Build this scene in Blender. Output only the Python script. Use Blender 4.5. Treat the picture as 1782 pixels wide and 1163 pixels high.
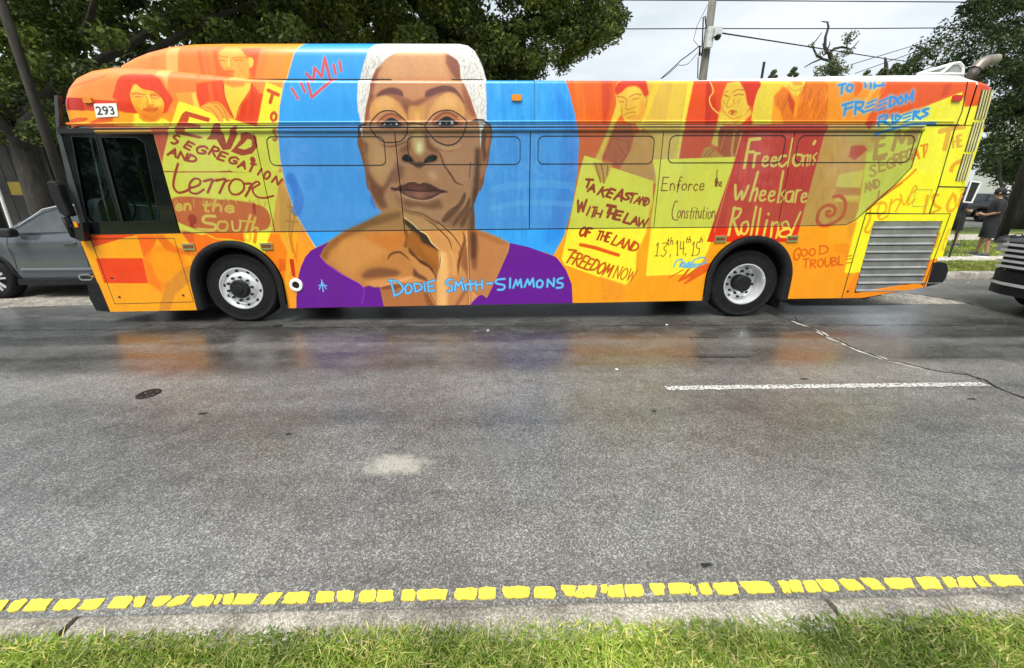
import bpy, bmesh, math, random
import numpy as np
from mathutils import Vector, Matrix
for o in list(bpy.data.objects): bpy.data.objects.remove(o)
R = math.radians
scene = bpy.context.scene; COL = scene.collection

# ---------------------------------------------------------------- camera, sky, sun, exposure
F_PX, PITCH, YAW, ROLL, CY, EYE = 643.0, R(16.2), R(1.1), R(-.2), 527.0, 1.75
fw = np.array([math.sin(YAW) * math.cos(PITCH), math.cos(YAW) * math.cos(PITCH), -math.sin(PITCH)])
rt = np.array([math.cos(YAW), -math.sin(YAW), 0.0]); up = np.cross(rt, fw)
rt, up = rt * math.cos(ROLL) + up * math.sin(ROLL), -rt * math.sin(ROLL) + up * math.cos(ROLL)
cam_d = bpy.data.cameras.new('camera'); cam = bpy.data.objects.new('camera', cam_d); COL.objects.link(cam)
cam.matrix_world = Matrix(((rt[0], up[0], -fw[0], 0), (rt[1], up[1], -fw[1], 0), (rt[2], up[2], -fw[2], EYE), (0, 0, 0, 1)))
cam_d.sensor_width = 36; cam_d.lens = F_PX / 1782 * 36; cam_d.shift_y = -(581.5 - CY) / 1782
cam_d.clip_start = .05; cam_d.clip_end = 2000
scene.camera = cam
scene.view_settings.view_transform = 'Standard'; scene.view_settings.look = 'None'
scene.view_settings.gamma = 1; scene.view_settings.use_curve_mapping = False
scene.view_settings.exposure = EXPOSURE = 0.80
SUN_EL, SUN_AZ = R(61), R(205)                    # soft sun behind the photographer, through thick cloud
world = bpy.data.worlds.new('World'); scene.world = world; world.use_nodes = True
wn = world.node_tree; wn.nodes.clear()
def wnode(t, **kw):
    n = wn.nodes.new(t)
    for k, v in kw.items(): setattr(n, k, v)
    return n
w_out = wnode('ShaderNodeOutputWorld'); w_bg = wnode('ShaderNodeBackground')
w_sky = wnode('ShaderNodeTexSky', sky_type='NISHITA', sun_disc=False, sun_elevation=SUN_EL, sun_rotation=SUN_AZ)
w_tc = wnode('ShaderNodeTexCoord'); w_map = wnode('ShaderNodeMapping'); w_map.inputs['Scale'].default_value = (1, 1, 3.2)
w_n = wnode('ShaderNodeTexNoise'); w_n.inputs['Scale'].default_value = 1.7; w_n.inputs['Detail'].default_value = 7; w_n.inputs['Roughness'].default_value = .55
w_r = wnode('ShaderNodeValToRGB')
w_r.color_ramp.elements[0].position = .36; w_r.color_ramp.elements[0].color = (3.8, 4.4, 4.75, 1)
w_r.color_ramp.elements[1].position = .66; w_r.color_ramp.elements[1].color = (6.3, 6.55, 6.7, 1)
w_m = wnode('ShaderNodeMixRGB'); w_m.inputs['Fac'].default_value = .9
L_ = wn.links.new
L_(w_tc.outputs['Generated'], w_map.inputs['Vector']); L_(w_map.outputs[0], w_n.inputs['Vector']); L_(w_n.outputs['Fac'], w_r.inputs['Fac'])
L_(w_sky.outputs[0], w_m.inputs['Color1']); L_(w_r.outputs[0], w_m.inputs['Color2']); L_(w_m.outputs[0], w_bg.inputs['Color']); L_(w_bg.outputs[0], w_out.inputs['Surface'])
w_bg.inputs['Strength'].default_value = .10
sun_d = bpy.data.lights.new('sun', 'SUN'); sun = bpy.data.objects.new('sun', sun_d); COL.objects.link(sun)
sun_d.energy = 3.0; sun_d.angle = R(30); sun_d.color = (1, .97, .92)
sd = Vector((math.sin(SUN_AZ) * math.cos(SUN_EL), math.cos(SUN_AZ) * math.cos(SUN_EL), math.sin(SUN_EL)))
sun.rotation_euler = sd.to_track_quat('Z', 'Y').to_euler(); sun.location = (0, -5, 20)

# ---------------------------------------------------------------- survey: photo pixels measured onto planes of the place
def ray(x, y): return fw + rt * (x - 891) / F_PX + up * (CY - y) / F_PX
def side(x, y, D=5.1):
    d = ray(x, y); t = D / d[1]; return (d[0] * t, EYE + d[2] * t)
def gnd(x, y, z=0.0):
    d = ray(x, y); t = (z - EYE) / d[2]; return (d[0] * t, d[1] * t)
def at(x, y, D):
    a, b = side(x, y, D); return Vector((a, D, b))

# ---------------------------------------------------------------- materials
MATS = {}
class N:
    def __init__(s, name):
        s.m = bpy.data.materials.new(name); s.m.use_nodes = True; s.t = s.m.node_tree; s.b = s.t.nodes['Principled BSDF']; s.o = s.t.nodes['Material Output']
        s.tc = s.t.nodes.new('ShaderNodeTexCoord')
    def n(s, ty, **kw):
        n = s.t.nodes.new(ty)
        for k, v in kw.items():
            if k[0] == '_': n.inputs[k[1:].replace('_', ' ')].default_value = v
            else: setattr(n, k, v)
        return n
    def l(s, a, b): s.t.links.new(a, b); return s
    def noise(s, scale, detail=4, rough=.55, vec=None, sc=None, dist=0):
        n = s.n('ShaderNodeTexNoise', _Scale=scale, _Detail=detail, _Roughness=rough, _Distortion=dist)
        v = vec or s.tc.outputs['Object']
        if sc:
            mp = s.n('ShaderNodeMapping', _Scale=sc); s.l(v, mp.inputs['Vector']); v = mp.outputs[0]
        s.l(v, n.inputs['Vector']); return n.outputs['Fac']
    def ramp(s, src, stops):
        r = s.n('ShaderNodeValToRGB'); e = r.color_ramp.elements
        while len(e) < len(stops): e.new(.5)
        for i, (p, c) in enumerate(stops):
            e[i].position = p; e[i].color = (*c, 1) if isinstance(c, tuple) else (c, c, c, 1)
        s.l(src, r.inputs['Fac']); return r.outputs['Color']
    def mix(s, a, b, f, mode='MIX'):
        m = s.n('ShaderNodeMixRGB', blend_type=mode)
        for k, v in (('Color1', a), ('Color2', b), ('Fac', f)):
            if isinstance(v, (int, float)): m.inputs[k].default_value = v if k == 'Fac' else (v, v, v, 1)
            elif isinstance(v, tuple): m.inputs[k].default_value = (*v, 1)
            else: s.l(v, m.inputs[k])
        return m.outputs[0]
    def math(s, op, a, b=0.0, clamp=False):
        m = s.n('ShaderNodeMath', operation=op, use_clamp=clamp)
        for i, v in enumerate((a, b)):
            if isinstance(v, (int, float)): m.inputs[i].default_value = v
            else: s.l(v, m.inputs[i])
        return m.outputs[0]
    def set(s, **kw):
        for k, v in kw.items():
            k = k.replace('_', ' ')
            if k == 'IOR Level': k = 'Specular IOR Level'
            i = s.b.inputs[k]
            if isinstance(v, (int, float)): i.default_value = v
            elif isinstance(v, tuple): i.default_value = (*v, 1) if len(v) == 3 and i.type == 'RGBA' else v
            else: s.l(v, i)
        return s
    def bump(s, h, strength=.3, dist=.01):
        b = s.n('ShaderNodeBump', _Strength=strength, _Distance=dist); s.l(h, b.inputs['Height']); s.l(b.outputs[0], s.b.inputs['Normal']); return s
def simple(name, col, rough=.5, metal=0, var=.18, scale=6, coat=0, bump=0, spec=.5):
    if name in MATS: return MATS[name]
    k = N(name); nz = k.noise(scale, 5)
    lo = tuple(c * (1 - var) for c in col); hi = tuple(min(1, c * (1 + var)) for c in col)
    k.set(Base_Color=k.ramp(nz, [(.3, lo), (.7, hi)]), Metallic=metal, IOR_Level=spec, Coat_Weight=coat, Coat_Roughness=.06)
    k.set(Roughness=k.math('ADD', k.math('MULTIPLY', nz, .16), rough - .08, True))
    if bump: k.bump(k.noise(scale * 12, 4), bump, .005)
    MATS[name] = k.m; return k.m

# ---------------------------------------------------------------- object helpers (all vertices given in place; a part is stored relative to its thing)
def thing(name, label, cat, loc=(0, 0, 0), group=None, kind=None):
    o = bpy.data.objects.new(name, None); COL.objects.link(o); o.location = loc; o.empty_display_size = .2
    if label: o['label'] = label
    if cat: o['category'] = cat
    if group: o['group'] = group
    if kind: o['kind'] = kind
    return o
def org(parent):
    v = Vector((0, 0, 0))
    while parent: v += Vector(parent.location); parent = parent.parent
    return v
def mesh(name, vs, fs, m, parent=None, smooth=False, label=None, cat=None, kind=None, group=None, uv=None, loc=None, auto=None):
    me = bpy.data.meshes.new(name); base = org(parent)
    if loc is not None: base = base + Vector(loc)
    P_ = [Vector(v) for v in vs]
    me.from_pydata([v - base for v in P_], [], fs); me.materials.append(m)
    if smooth: me.polygons.foreach_set('use_smooth', [True] * len(me.polygons))
    if uv:
        L = me.uv_layers.new(name='mural'); 
        for lp in me.loops:
            v = P_[lp.vertex_index]; L.data[lp.index].uv = uv(v)
    me.update()
    if auto is not None:
        bm = bmesh.new(); bm.from_mesh(me); bmesh.ops.recalc_face_normals(bm, faces=bm.faces); bm.to_mesh(me); bm.free()
        me.polygons.foreach_set('use_smooth', [True] * len(me.polygons)); me.set_sharp_from_angle(angle=R(auto))
    o = bpy.data.objects.new(name, me); COL.objects.link(o)
    if loc is not None: o.location = loc
    if parent: o.parent = parent
    for k, v in (('label', label), ('category', cat), ('kind', kind), ('group', group)):
        if v: o[k] = v
    return o
class MB:
    def __init__(s): s.v = []; s.f = []
    def add(s, vs, fs):
        n = len(s.v); s.v += [tuple(v) for v in vs]; s.f += [tuple(i + n for i in f) for f in fs]; return s
    def box(s, x0, x1, y0, y1, z0, z1):
        return s.add([(x0, y0, z0), (x1, y0, z0), (x1, y1, z0), (x0, y1, z0), (x0, y0, z1), (x1, y0, z1), (x1, y1, z1), (x0, y1, z1)],
                     [(0, 3, 2, 1), (4, 5, 6, 7), (0, 1, 5, 4), (1, 2, 6, 5), (2, 3, 7, 6), (3, 0, 4, 7)])
    def tube(s, pts, r, n=8, caps=True):
        pts = [Vector(p) for p in pts]; m = len(pts); rs = r if isinstance(r, (list, tuple)) else [r] * m; vs = []
        ref = None
        for i, p in enumerate(pts):
            d = (pts[min(i + 1, m - 1)] - pts[max(i - 1, 0)]).normalized()
            if ref is None: ref = Vector((0, 0, 1)) if abs(d.z) < .9 else Vector((1, 0, 0))
            a = d.cross(ref).normalized(); b = d.cross(a).normalized(); ref = -b if b.dot(ref) < 0 else b
            a = d.cross(ref).normalized(); b = a.cross(d).normalized()
            for k in range(n):
                t = 2 * math.pi * k / n; vs.append(p + a * math.cos(t) * rs[i] + b * math.sin(t) * rs[i])
        fs = [(i * n + k, i * n + (k + 1) % n, (i + 1) * n + (k + 1) % n, (i + 1) * n + k) for i in range(m - 1) for k in range(n)]
        if caps: fs += [tuple(range(n))[::-1], tuple((m - 1) * n + k for k in range(n))]
        return s.add(vs, fs)
    def lathe(s, prof, c, ax='y', n=32, closed=False):
        """prof: (radius, offset along the axis)"""
        vs = []
        for r_, h in prof:
            for k in range(n):
                t = 2 * math.pi * k / n; a, b = r_ * math.cos(t), r_ * math.sin(t)
                vs.append({'y': (c[0] + a, c[1] + h, c[2] + b), 'z': (c[0] + a, c[1] + b, c[2] + h), 'x': (c[0] + h, c[1] + a, c[2] + b)}[ax])
        m = len(prof); fs = [(i * n + k, i * n + (k + 1) % n, (i + 1) * n + (k + 1) % n, (i + 1) * n + k) for i in range(m - 1) for k in range(n)]
        if closed: fs += [tuple(range(n)), tuple((m - 1) * n + k for k in range(n))]
        return s.add(vs, fs)
    def prism(s, poly, d0, d1, ax='y'):
        """polygon of (a, b) pairs pushed from d0 to d1 along ax"""
        f = {'y': lambda a, b, d: (a, d, b), 'z': lambda a, b, d: (a, b, d), 'x': lambda a, b, d: (d, a, b)}[ax]
        n = len(poly); vs = [f(a, b, d0) for a, b in poly] + [f(a, b, d1) for a, b in poly]
        return s.add(vs, [tuple(range(n)), tuple(range(2 * n - 1, n - 1, -1))] + [(i, n + i, n + (i + 1) % n, (i + 1) % n) for i in range(n)])
    def loft(s, secs, caps=True, ring=True):
        n = len(secs[0]); vs = [p for q in secs for p in q]; e = n if ring else n - 1
        fs = [(i * n + k, i * n + (k + 1) % n, (i + 1) * n + (k + 1) % n, (i + 1) * n + k) for i in range(len(secs) - 1) for k in range(e)]
        if caps: fs += [tuple(range(n))[::-1], tuple((len(secs) - 1) * n + k for k in range(n))]
        return s.add(vs, fs)
    def build(s, name, m, parent=None, **kw): return mesh(name, s.v, s.f, m, parent, **kw)
def rrect(x0, x1, z0, z1, r, n=5):
    out = []
    for cx, cz, a in ((x1 - r, z1 - r, 0), (x0 + r, z1 - r, 90), (x0 + r, z0 + r, 180), (x1 - r, z0 + r, 270)):
        for i in range(n + 1):
            t = R(a + 90 * i / n); out.append((cx + r * math.cos(t), cz + r * math.sin(t)))
    return out
def interp(x, pts):
    return float(np.interp(x, [p[0] for p in pts], [p[1] for p in pts]))
# ---------------------------------------------------------------- mural painter (numpy brush strokes)
class Painter:
    """hand painting in code: polygons and brush strokes laid on a canvas in metres of the bus side"""
    def __init__(s, T, W, H, ppu):
        s.a = np.ones((H, W, 3), np.float32); s.T = T; s.W = W; s.H = H; s.k = ppu
        s.ox = s.oy = 0.0; s.s = 1.0; s.rng = np.random.default_rng(5)
        s.clip = None
    def fr(s, ox, oy, sc): s.ox, s.oy, s.s = ox, oy, sc
    def tr(s, pts):
        p = np.array(pts, np.float64) * s.s + (s.ox, s.oy)
        return s.T(p)
    @staticmethod
    def smooth(p, closed, n=6):
        m = len(p)
        if m < 3: return p
        out = []
        idx = range(m) if closed else range(m - 1)
        for i in idx:
            if closed: a, b, c, d = p[i - 1], p[i], p[(i + 1) % m], p[(i + 2) % m]
            else: a, b, c, d = p[max(i - 1, 0)], p[i], p[i + 1], p[min(i + 2, m - 1)]
            for t in np.linspace(0, 1, n, endpoint=False):
                out.append(.5 * ((2 * b) + (c - a) * t + (2 * a - 5 * b + 4 * c - d) * t * t + (3 * b - a - 3 * c + d) * t ** 3))
        if not closed: out.append(p[-1])
        return np.array(out)
    def _box(s, p, pad):
        x0 = int(max(0, np.floor(p[:, 0].min() - pad))); x1 = int(min(s.W, np.ceil(p[:, 0].max() + pad) + 1))
        y0 = int(max(0, np.floor(p[:, 1].min() - pad))); y1 = int(min(s.H, np.ceil(p[:, 1].max() + pad) + 1))
        return x0, x1, y0, y1
    @staticmethod
    def _blur(m, r):
        r = int(max(1, round(r)))
        for _ in range(2):
            for ax in (0, 1):
                n = m.shape[ax]
                pad = [(0, 0), (0, 0)]; pad[ax] = (r + 1, r)
                c = np.cumsum(np.pad(m, pad, mode='edge'), axis=ax, dtype=np.float64)
                if ax == 0: m = (c[2 * r + 1:] - c[:-2 * r - 1]) / (2 * r + 1)
                else: m = (c[:, 2 * r + 1:] - c[:, :-2 * r - 1]) / (2 * r + 1)
        return m.astype(np.float32)
    def _mix(s, box, m, col, mode='n'):
        x0, x1, y0, y1 = box
        if s.clip is not None: m = m * s.clip[y0:y1, x0:x1]
        c = np.array(col, np.float32) / 255
        v = s.a[y0:y1, x0:x1]
        if mode == 'n': v += (c - v) * m[..., None]
        else: v *= 1 + (c - 1) * m[..., None]
    def mask(s, p, blur=0):
        pad = 2 + 2.5 * blur
        x0, x1, y0, y1 = box = s._box(p, pad)
        if x1 <= x0 or y1 <= y0: return box, None
        ss = 2 if (x1 - x0) * (y1 - y0) < 900000 else 1
        h, w = (y1 - y0) * ss, (x1 - x0) * ss
        ys = y0 + (np.arange(h) + .5) / ss
        m = np.zeros((h, w), np.float32)
        q = np.roll(p, -1, 0)
        for r, y in enumerate(ys):
            c = (p[:, 1] <= y) != (q[:, 1] <= y)
            if not c.any(): continue
            A, B = p[c], q[c]
            xs = np.sort(A[:, 0] + (y - A[:, 1]) * (B[:, 0] - A[:, 0]) / (B[:, 1] - A[:, 1]))
            xs = (xs - x0) * ss
            for i in range(0, len(xs) - 1, 2):
                a, b = max(xs[i], 0), min(xs[i + 1], w)
                if b <= a: continue
                ia, ib = int(a), int(b)
                if ia == ib: m[r, min(ia, w - 1)] += b - a
                else:
                    m[r, ia] += ia + 1 - a
                    m[r, ia + 1:ib] = 1
                    if ib < w: m[r, ib] += b - ib
        m = np.minimum(m, 1)
        if ss == 2: m = m.reshape(y1 - y0, 2, x1 - x0, 2).mean((1, 3))
        if blur > .5: m = s._blur(m, blur)
        return box, m
    def poly(s, pts, col, blur=0, al=1, sm=False, mode='n'):
        p = s.tr(pts)
        if sm: p = s.smooth(p, True)
        box, m = s.mask(p, blur * s.k)
        if m is not None: s._mix(box, m * al, col, mode)
    def stroke(s, pts, w, col, al=1, sm=True, soft=.7, taper=False, dry=0, closed=False, mode='n'):
        p = s.tr(pts)
        if closed: p = s.smooth(p, True); p = np.vstack([p, p[:1]])
        elif sm: p = s.smooth(p, False, 5)
        w = w * s.s * s.k
        soft = max(soft, .7)
        x0, x1, y0, y1 = box = s._box(p, w / 2 + soft + 2)
        if x1 <= x0 or y1 <= y0: return
        m = np.zeros((y1 - y0, x1 - x0), np.float32)
        n = len(p) - 1
        for i in range(n):
            a, b = p[i], p[i + 1]
            wi = w
            if taper: wi = w * (1 - abs(2 * (i + .5) / n - 1) ** 2.5 * .85)
            r = wi / 2 + soft + 1
            bx0 = int(max(x0, min(a[0], b[0]) - r)); bx1 = int(min(x1, max(a[0], b[0]) + r + 1))
            by0 = int(max(y0, min(a[1], b[1]) - r)); by1 = int(min(y1, max(a[1], b[1]) + r + 1))
            if bx1 <= bx0 or by1 <= by0: continue
            Y, X = np.mgrid[by0:by1, bx0:bx1]
            dx, dy = b - a; L = dx * dx + dy * dy + 1e-9
            t = np.clip(((X + .5 - a[0]) * dx + (Y + .5 - a[1]) * dy) / L, 0, 1)
            d = np.hypot(X + .5 - a[0] - t * dx, Y + .5 - a[1] - t * dy)
            v = np.clip((wi / 2 - d) / soft + .5, 0, 1)
            sl = m[by0 - y0:by1 - y0, bx0 - x0:bx1 - x0]
            np.maximum(sl, v, out=sl)
        if dry:
            nz = s.noise[y0:y1, x0:x1]
            m = m * np.clip(1 - dry * (nz - .35) * 2.2, 0, 1)
        s._mix(box, m * al, col, mode)
    def text(s, txt, p0, p1, h, w, col, slant=0, al=1, dry=0, jit=.04, gap=.25, up=None):
        """hand lettering: baseline p0->p1, letter height h, pen width w"""
        p0 = np.array(p0, float); p1 = np.array(p1, float)
        adv = [FONT[c][0] if c in FONT else .6 for c in txt]
        tot = sum(adv) + gap * (len(txt) - 1)
        d = (p1 - p0) / tot
        L = np.linalg.norm(d); u = d / L
        n = np.array([u[1], -u[0]]) if up is None else np.array(up, float)
        x = 0.
        for c, a in zip(txt, adv):
            if c in FONT:
                hs = h * (1 + s.rng.uniform(-jit, jit) * 1.5); jy = s.rng.uniform(-jit, jit) * h; js = slant + s.rng.uniform(-jit, jit)
                for st in FONT[c][1]:
                    pts = [tuple(p0 + u * ((x + qx * a) * L + js * qy * hs) + n * (qy * hs + jy)) for qx, qy in st]
                    s.stroke(pts, w, col, al=al, sm=len(pts) > 2 and c in CURV, dry=dry)
            x += a + gap

CURV = set('BCDGJOPQRSU0123589abcdefghijlmnopqrstuy,;3')
FONT = {
 'A': (.9, [[(0, 0), (.5, 1), (1, 0)], [(.2, .38), (.8, .38)]]),
 'B': (.75, [[(0, 0), (0, 1)], [(0, 1), (.7, .95), (.8, .75), (.1, .53)], [(.1, .53), (.9, .45), (1, .18), (0, 0)]]),
 'C': (.75, [[(1, .85), (.6, 1), (.1, .75), (0, .4), (.3, .03), (1, .12)]]),
 'D': (.85, [[(0, 0), (0.05, 1)], [(0, 1), (.7, .85), (1, .5), (.75, .15), (0, 0)]]),
 'E': (.65, [[(1, 1), (0, 1)], [(0, 1), (0, 0)], [(0, 0), (1, 0)], [(0, .52), (.85, .52)]]),
 'F': (.65, [[(1, 1), (0, 1)], [(0, 1), (0, 0)], [(0, .52), (.8, .52)]]),
 'G': (.85, [[(1, .85), (.6, 1), (.1, .75), (0, .4), (.35, .02), (.95, .15), (1, .45), (.6, .45)]]),
 'H': (.8, [[(0, 0), (0, 1)], [(1, 0), (1, 1)], [(0, .5), (1, .5)]]),
 'I': (.15, [[(.5, 0), (.5, 1)]]),
 'K': (.75, [[(0, 0), (0, 1)], [(.95, 1), (.05, .45)], [(.2, .55), (1, 0)]]),
 'L': (.6, [[(0, 1), (0, 0)], [(0, 0), (1, 0)]]),
 'M': (1.0, [[(0, 0), (.15, 1), (.5, .3), (.85, 1), (1, 0)]]),
 'N': (.8, [[(0, 0), (0, 1), (1, 0), (1, 1)]]),
 'O': (.85, [[(.5, 1), (.08, .75), (.05, .3), (.5, 0), (.95, .3), (.92, .75), (.5, 1)]]),
 'P': (.7, [[(0, 0), (0, 1)], [(0, 1), (.9, .9), (.9, .6), (0, .45)]]),
 'R': (.75, [[(0, 0), (0, 1)], [(0, 1), (.85, .92), (.85, .62), (.05, .5)], [(.15, .5), (1, 0)]]),
 'S': (.7, [[(.95, .88), (.5, 1), (.08, .78), (.5, .53), (.95, .28), (.5, 0), (0, .12)]]),
 'T': (.8, [[(0, 1), (1, 1)], [(.5, 1), (.45, 0)]]),
 'U': (.75, [[(0, 1), (.03, .3), (.45, 0), (.95, .3), (1, 1)]]),
 'W': (1.1, [[(0, 1), (.22, 0), (.5, .8), (.76, 0), (1, 1)]]),
 'Y': (.8, [[(0, 1), (.5, .5)], [(1, 1), (.4, 0)]]),
 '-': (.5, [[(0, .45), (1, .45)]]), ',': (.2, [[(.6, .1), (.2, -.2)]]), '!': (.2, [[(.8, 1), (.5, .35)], [(.4, .08), (.4, .02)]]),
 "'": (.15, [[(.6, 1), (.4, .75)]]),
 '1': (.3, [[(0, .8), (.6, 1), (.5, 0)], [(0, 0), (1, 0)]]), '3': (.55, [[(0, 1), (.95, 1), (.4, .6), (.95, .35), (.5, 0), (0, .1)]]),
 '4': (.6, [[(.1, 1), (0, .45), (1, .5)], [(.8, 1), (.75, 0)]]), '5': (.55, [[(1, 1), (.2, 1), (.15, .6), (.9, .5), (.8, .1), (0, 0)]]),
 '2': (.7, [[(.02, .74), (.2, .95), (.55, 1), (.92, .86), (.95, .66), (.6, .35), (.0, .02)], [(0, .03), (1, .03)]]),
 '9': (.7, [[(.95, .66), (.75, .42), (.45, .37), (.1, .5), (.04, .72), (.25, .96), (.6, .99), (.92, .8), (.95, .5), (.8, .15), (.5, 0), (.1, .08)]]),
 'a': (.6, [[(.9, .5), (.3, .6), (0, .25), (.4, 0), (.85, .3), (.9, .58)], [(.9, .6), (1, 0)]]),
 'c': (.5, [[(1, .5), (.5, .62), (0, .3), (.4, 0), (1, .1)]]),
 'd': (.6, [[(.85, .45), (.3, .6), (0, .25), (.4, 0), (.85, .25)], [(1, 1.1), (.8, 0)]]),
 'e': (.55, [[(.05, .3), (.9, .36), (.75, .6), (.2, .55), (.05, .2), (.45, 0), (1, .12)]]),
 'f': (.45, [[(1, .95), (.6, 1), (.4, .7), (.3, -.15)], [(0, .55), (.9, .55)]]),
 'g': (.6, [[(.5, .55), (.1, .45), (.15, .2), (.7, .25), (.8, .5), (.5, .55)], [(.8, .2), (.7, -.25), (.1, -.25), (.2, -.05), (.7, .1)]]),
 'h': (.55, [[(.15, 1.1), (0, 0)], [(.05, .35), (.5, .6), (.9, .4), (.95, 0)]]),
 'i': (.12, [[(.5, .6), (.4, 0)], [(.7, .88), (.68, .83)]]),
 'l': (.12, [[(.8, 1.1), (.3, 0)]]),
 'm': (.8, [[(0, .6), (0, 0)], [(0, .4), (.3, .62), (.48, .4), (.45, 0)], [(.5, .4), (.8, .62), (1, .4), (.98, 0)]]),
 'n': (.55, [[(.05, .6), (0, 0)], [(.02, .38), (.5, .62), (.92, .42), (1, 0)]]),
 'o': (.58, [[(.5, .62), (.05, .45), (.08, .12), (.5, 0), (.95, .2), (.9, .5), (.5, .62)]]),
 'r': (.42, [[(.1, .6), (0, 0)], [(.05, .35), (.5, .6), (1, .52)]]),
 's': (.45, [[(.95, .55), (.4, .62), (.15, .45), (.8, .22), (.6, 0), (0, .06)]]),
 't': (.4, [[(.5, .95), (.4, .1), (.9, 0)], [(0, .6), (1, .62)]]),
 'u': (.55, [[(0, .6), (.1, .1), (.6, 0), (.9, .3)], [(.95, .62), (1, 0)]]),
 'w': (.8, [[(0, .62), (.2, 0), (.5, .5), (.75, 0), (1, .65)]]),
}

def paint_mural(P):
    H_, W_ = P.H, P.W
    r = P.rng
    # brushy noise, vertical streaks
    n = r.random((H_ // 3 + 2, W_ // 3 + 2)).astype(np.float32)
    n = Painter._blur(n, 1); n = (n - n.min()) / (n.max() - n.min())
    P.noise = np.repeat(np.repeat(n, 3, 0), 3, 1)[:H_, :W_]
    K = P.poly; S = P.stroke; X = P.text
    ORA = (253, 163, 66); MID = (249, 132, 66); RED = (232, 78, 48); DRD = (196, 56, 40)
    YEL = (252, 240, 78); YOL = (240, 204, 76); BLU = (74, 168, 246); PUR = (104, 28, 146)
    P.a[:] = np.array(ORA, np.float32) / 255
    P.fr(0, 0, 1)
    # ---------------- front quarter
    K([(80, 60), (300, 60), (300, 232), (80, 232)], (252, 152, 84))
    K([(95, 120), (200, 128), (170, 140), (130, 150), (100, 172)], (250, 140, 84), 2, .6)
    S([(102, 165), (115, 152), (150, 143), (180, 132)], 4, (240, 118, 70), .6)
    K([(95, 192), (240, 192), (330, 215), (330, 232), (95, 232)], (252, 170, 58), 1)
    K([(100, 168), (130, 170), (145, 171), (147, 193), (102, 190)], (196, 58, 46))
    K([(145, 172), (235, 178), (250, 197), (205, 196), (147, 192)], (216, 76, 46))
    K([(144, 171), (164, 172), (163, 178), (146, 179)], (240, 118, 50))
    for a, b in (((103, 215), (152, 207)), ((158, 214), (203, 207))):
        S([a, ((a[0] + b[0]) / 2, a[1] - 5), b], 7, (222, 88, 40), .9, taper=True)
    K([(100, 218), (300, 214), (300, 224), (100, 226)], (238, 90, 48), 1, .8)
    K([(200, 205), (240, 203), (300, 216), (260, 224), (200, 218)], (250, 190, 62), 1)
    # fairing
    P.fr(180, 70, .15713)
    K([(0, 0), (545, 0), (560, 330), (0, 330)], (252, 154, 92), 1)
    K([(330, 20), (430, 20), (450, 340), (350, 330)], (250, 140, 84), 4, .7)
    K([(540, 0), (690, 0), (720, 520), (640, 400), (560, 380)], (254, 184, 112), .6)
    K([(690, 0), (1240, 0), (1340, 420), (1340, 860), (1070, 760), (1020, 580), (720, 590)], (250, 138, 76), .6)
    for x in (930, 1120):
        K([(x, 60), (x + 55, 60), (x + 130, 420), (x + 80, 420)], (244, 112, 68), 1, .8)
    K([(1000, 60), (1060, 60), (1130, 420), (1080, 420)], (247, 124, 72), 1, .7)
    K([(720, 590), (1020, 580), (1040, 740), (840, 690), (780, 780), (740, 660)], (250, 150, 70), .5)
    K([(760, 600), (1010, 600), (1000, 720), (850, 700)], (244, 128, 60), 1, .6)
    # woman: hair, face
    K([(160, 430), (210, 380), (330, 370), (430, 375), (520, 375), (620, 430), (690, 540), (770, 650), (740, 720), (700, 800), (620, 810), (370, 810), (230, 760), (170, 680), (105, 640), (120, 560)], (236, 84, 58), .4, 1, True)
    K([(160, 690), (380, 700), (390, 820), (300, 800), (190, 760)], (222, 66, 48), 1.5, .8)
    for i in range(26):
        a = r.uniform(0, 1); b = r.uniform(0, 1)
        S([(150 + a * 500, 400 + b * 120), (120 + a * 560, 460 + b * 200), (130 + a * 590, 520 + b * 260)], 12, (246, 104, 70) if i % 2 else (214, 62, 44), .25, soft=3)
    K([(350, 485), (430, 540), (560, 570), (640, 640), (670, 700), (660, 780), (600, 860), (540, 920), (440, 880), (370, 790), (320, 700), (300, 630), (300, 575)], (248, 196, 76), .3, 1, True)
    K([(330, 680), (420, 780), (560, 800), (660, 700), (655, 800), (560, 910), (440, 880), (360, 780)], (244, 140, 52), 2, .85)
    K([(345, 500), (420, 560), (480, 640), (360, 620), (310, 580)], (255, 230, 110), 2, .8)
    for q in (((315, 600), (370, 585), (450, 605), (430, 635), (340, 630)), ((510, 610), (570, 595), (620, 620), (600, 650), (520, 640))):
        K(q, (232, 120, 56), .6, .9, True)
    S([(310, 592), (370, 574), (465, 602)], 8, (206, 96, 40), .65, soft=2); S([(505, 605), (570, 585), (640, 612)], 8, (206, 96, 40), .65, soft=2)
    S([(330, 560), (390, 548), (460, 570)], 7, (226, 140, 56), .6, soft=2); S([(520, 575), (580, 560), (640, 585)], 7, (226, 140, 56), .6, soft=2)
    K([(330, 640), (420, 650), (440, 720), (380, 740)], (238, 160, 62), 3, .6); K([(560, 660), (640, 650), (640, 720), (580, 740)], (255, 222, 104), 3, .7); K([(400, 800), (560, 850), (650, 770), (630, 860), (540, 915), (440, 880)], (230, 116, 46), 3, .6)
    S([(330, 618), (380, 610), (440, 620)], 8, (255, 236, 140), .8); S([(530, 628), (600, 630)], 8, (255, 236, 140), .8)
    S([(470, 625), (492, 680), (470, 712), (510, 724), (560, 716)], 8, (220, 116, 44), .7, soft=2); K([(490, 716), (550, 712), (560, 740), (480, 745)], (232, 140, 56), 1, .6)
    S([(500, 610), (520, 690)], 16, (255, 236, 110), .8)
    K([(430, 765), (500, 735), (560, 745), (610, 740), (590, 790), (540, 806), (470, 796)], (230, 112, 50), .8, .85, True)
    S([(440, 769), (520, 774), (600, 765)], 6, (190, 70, 30), .8)
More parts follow.
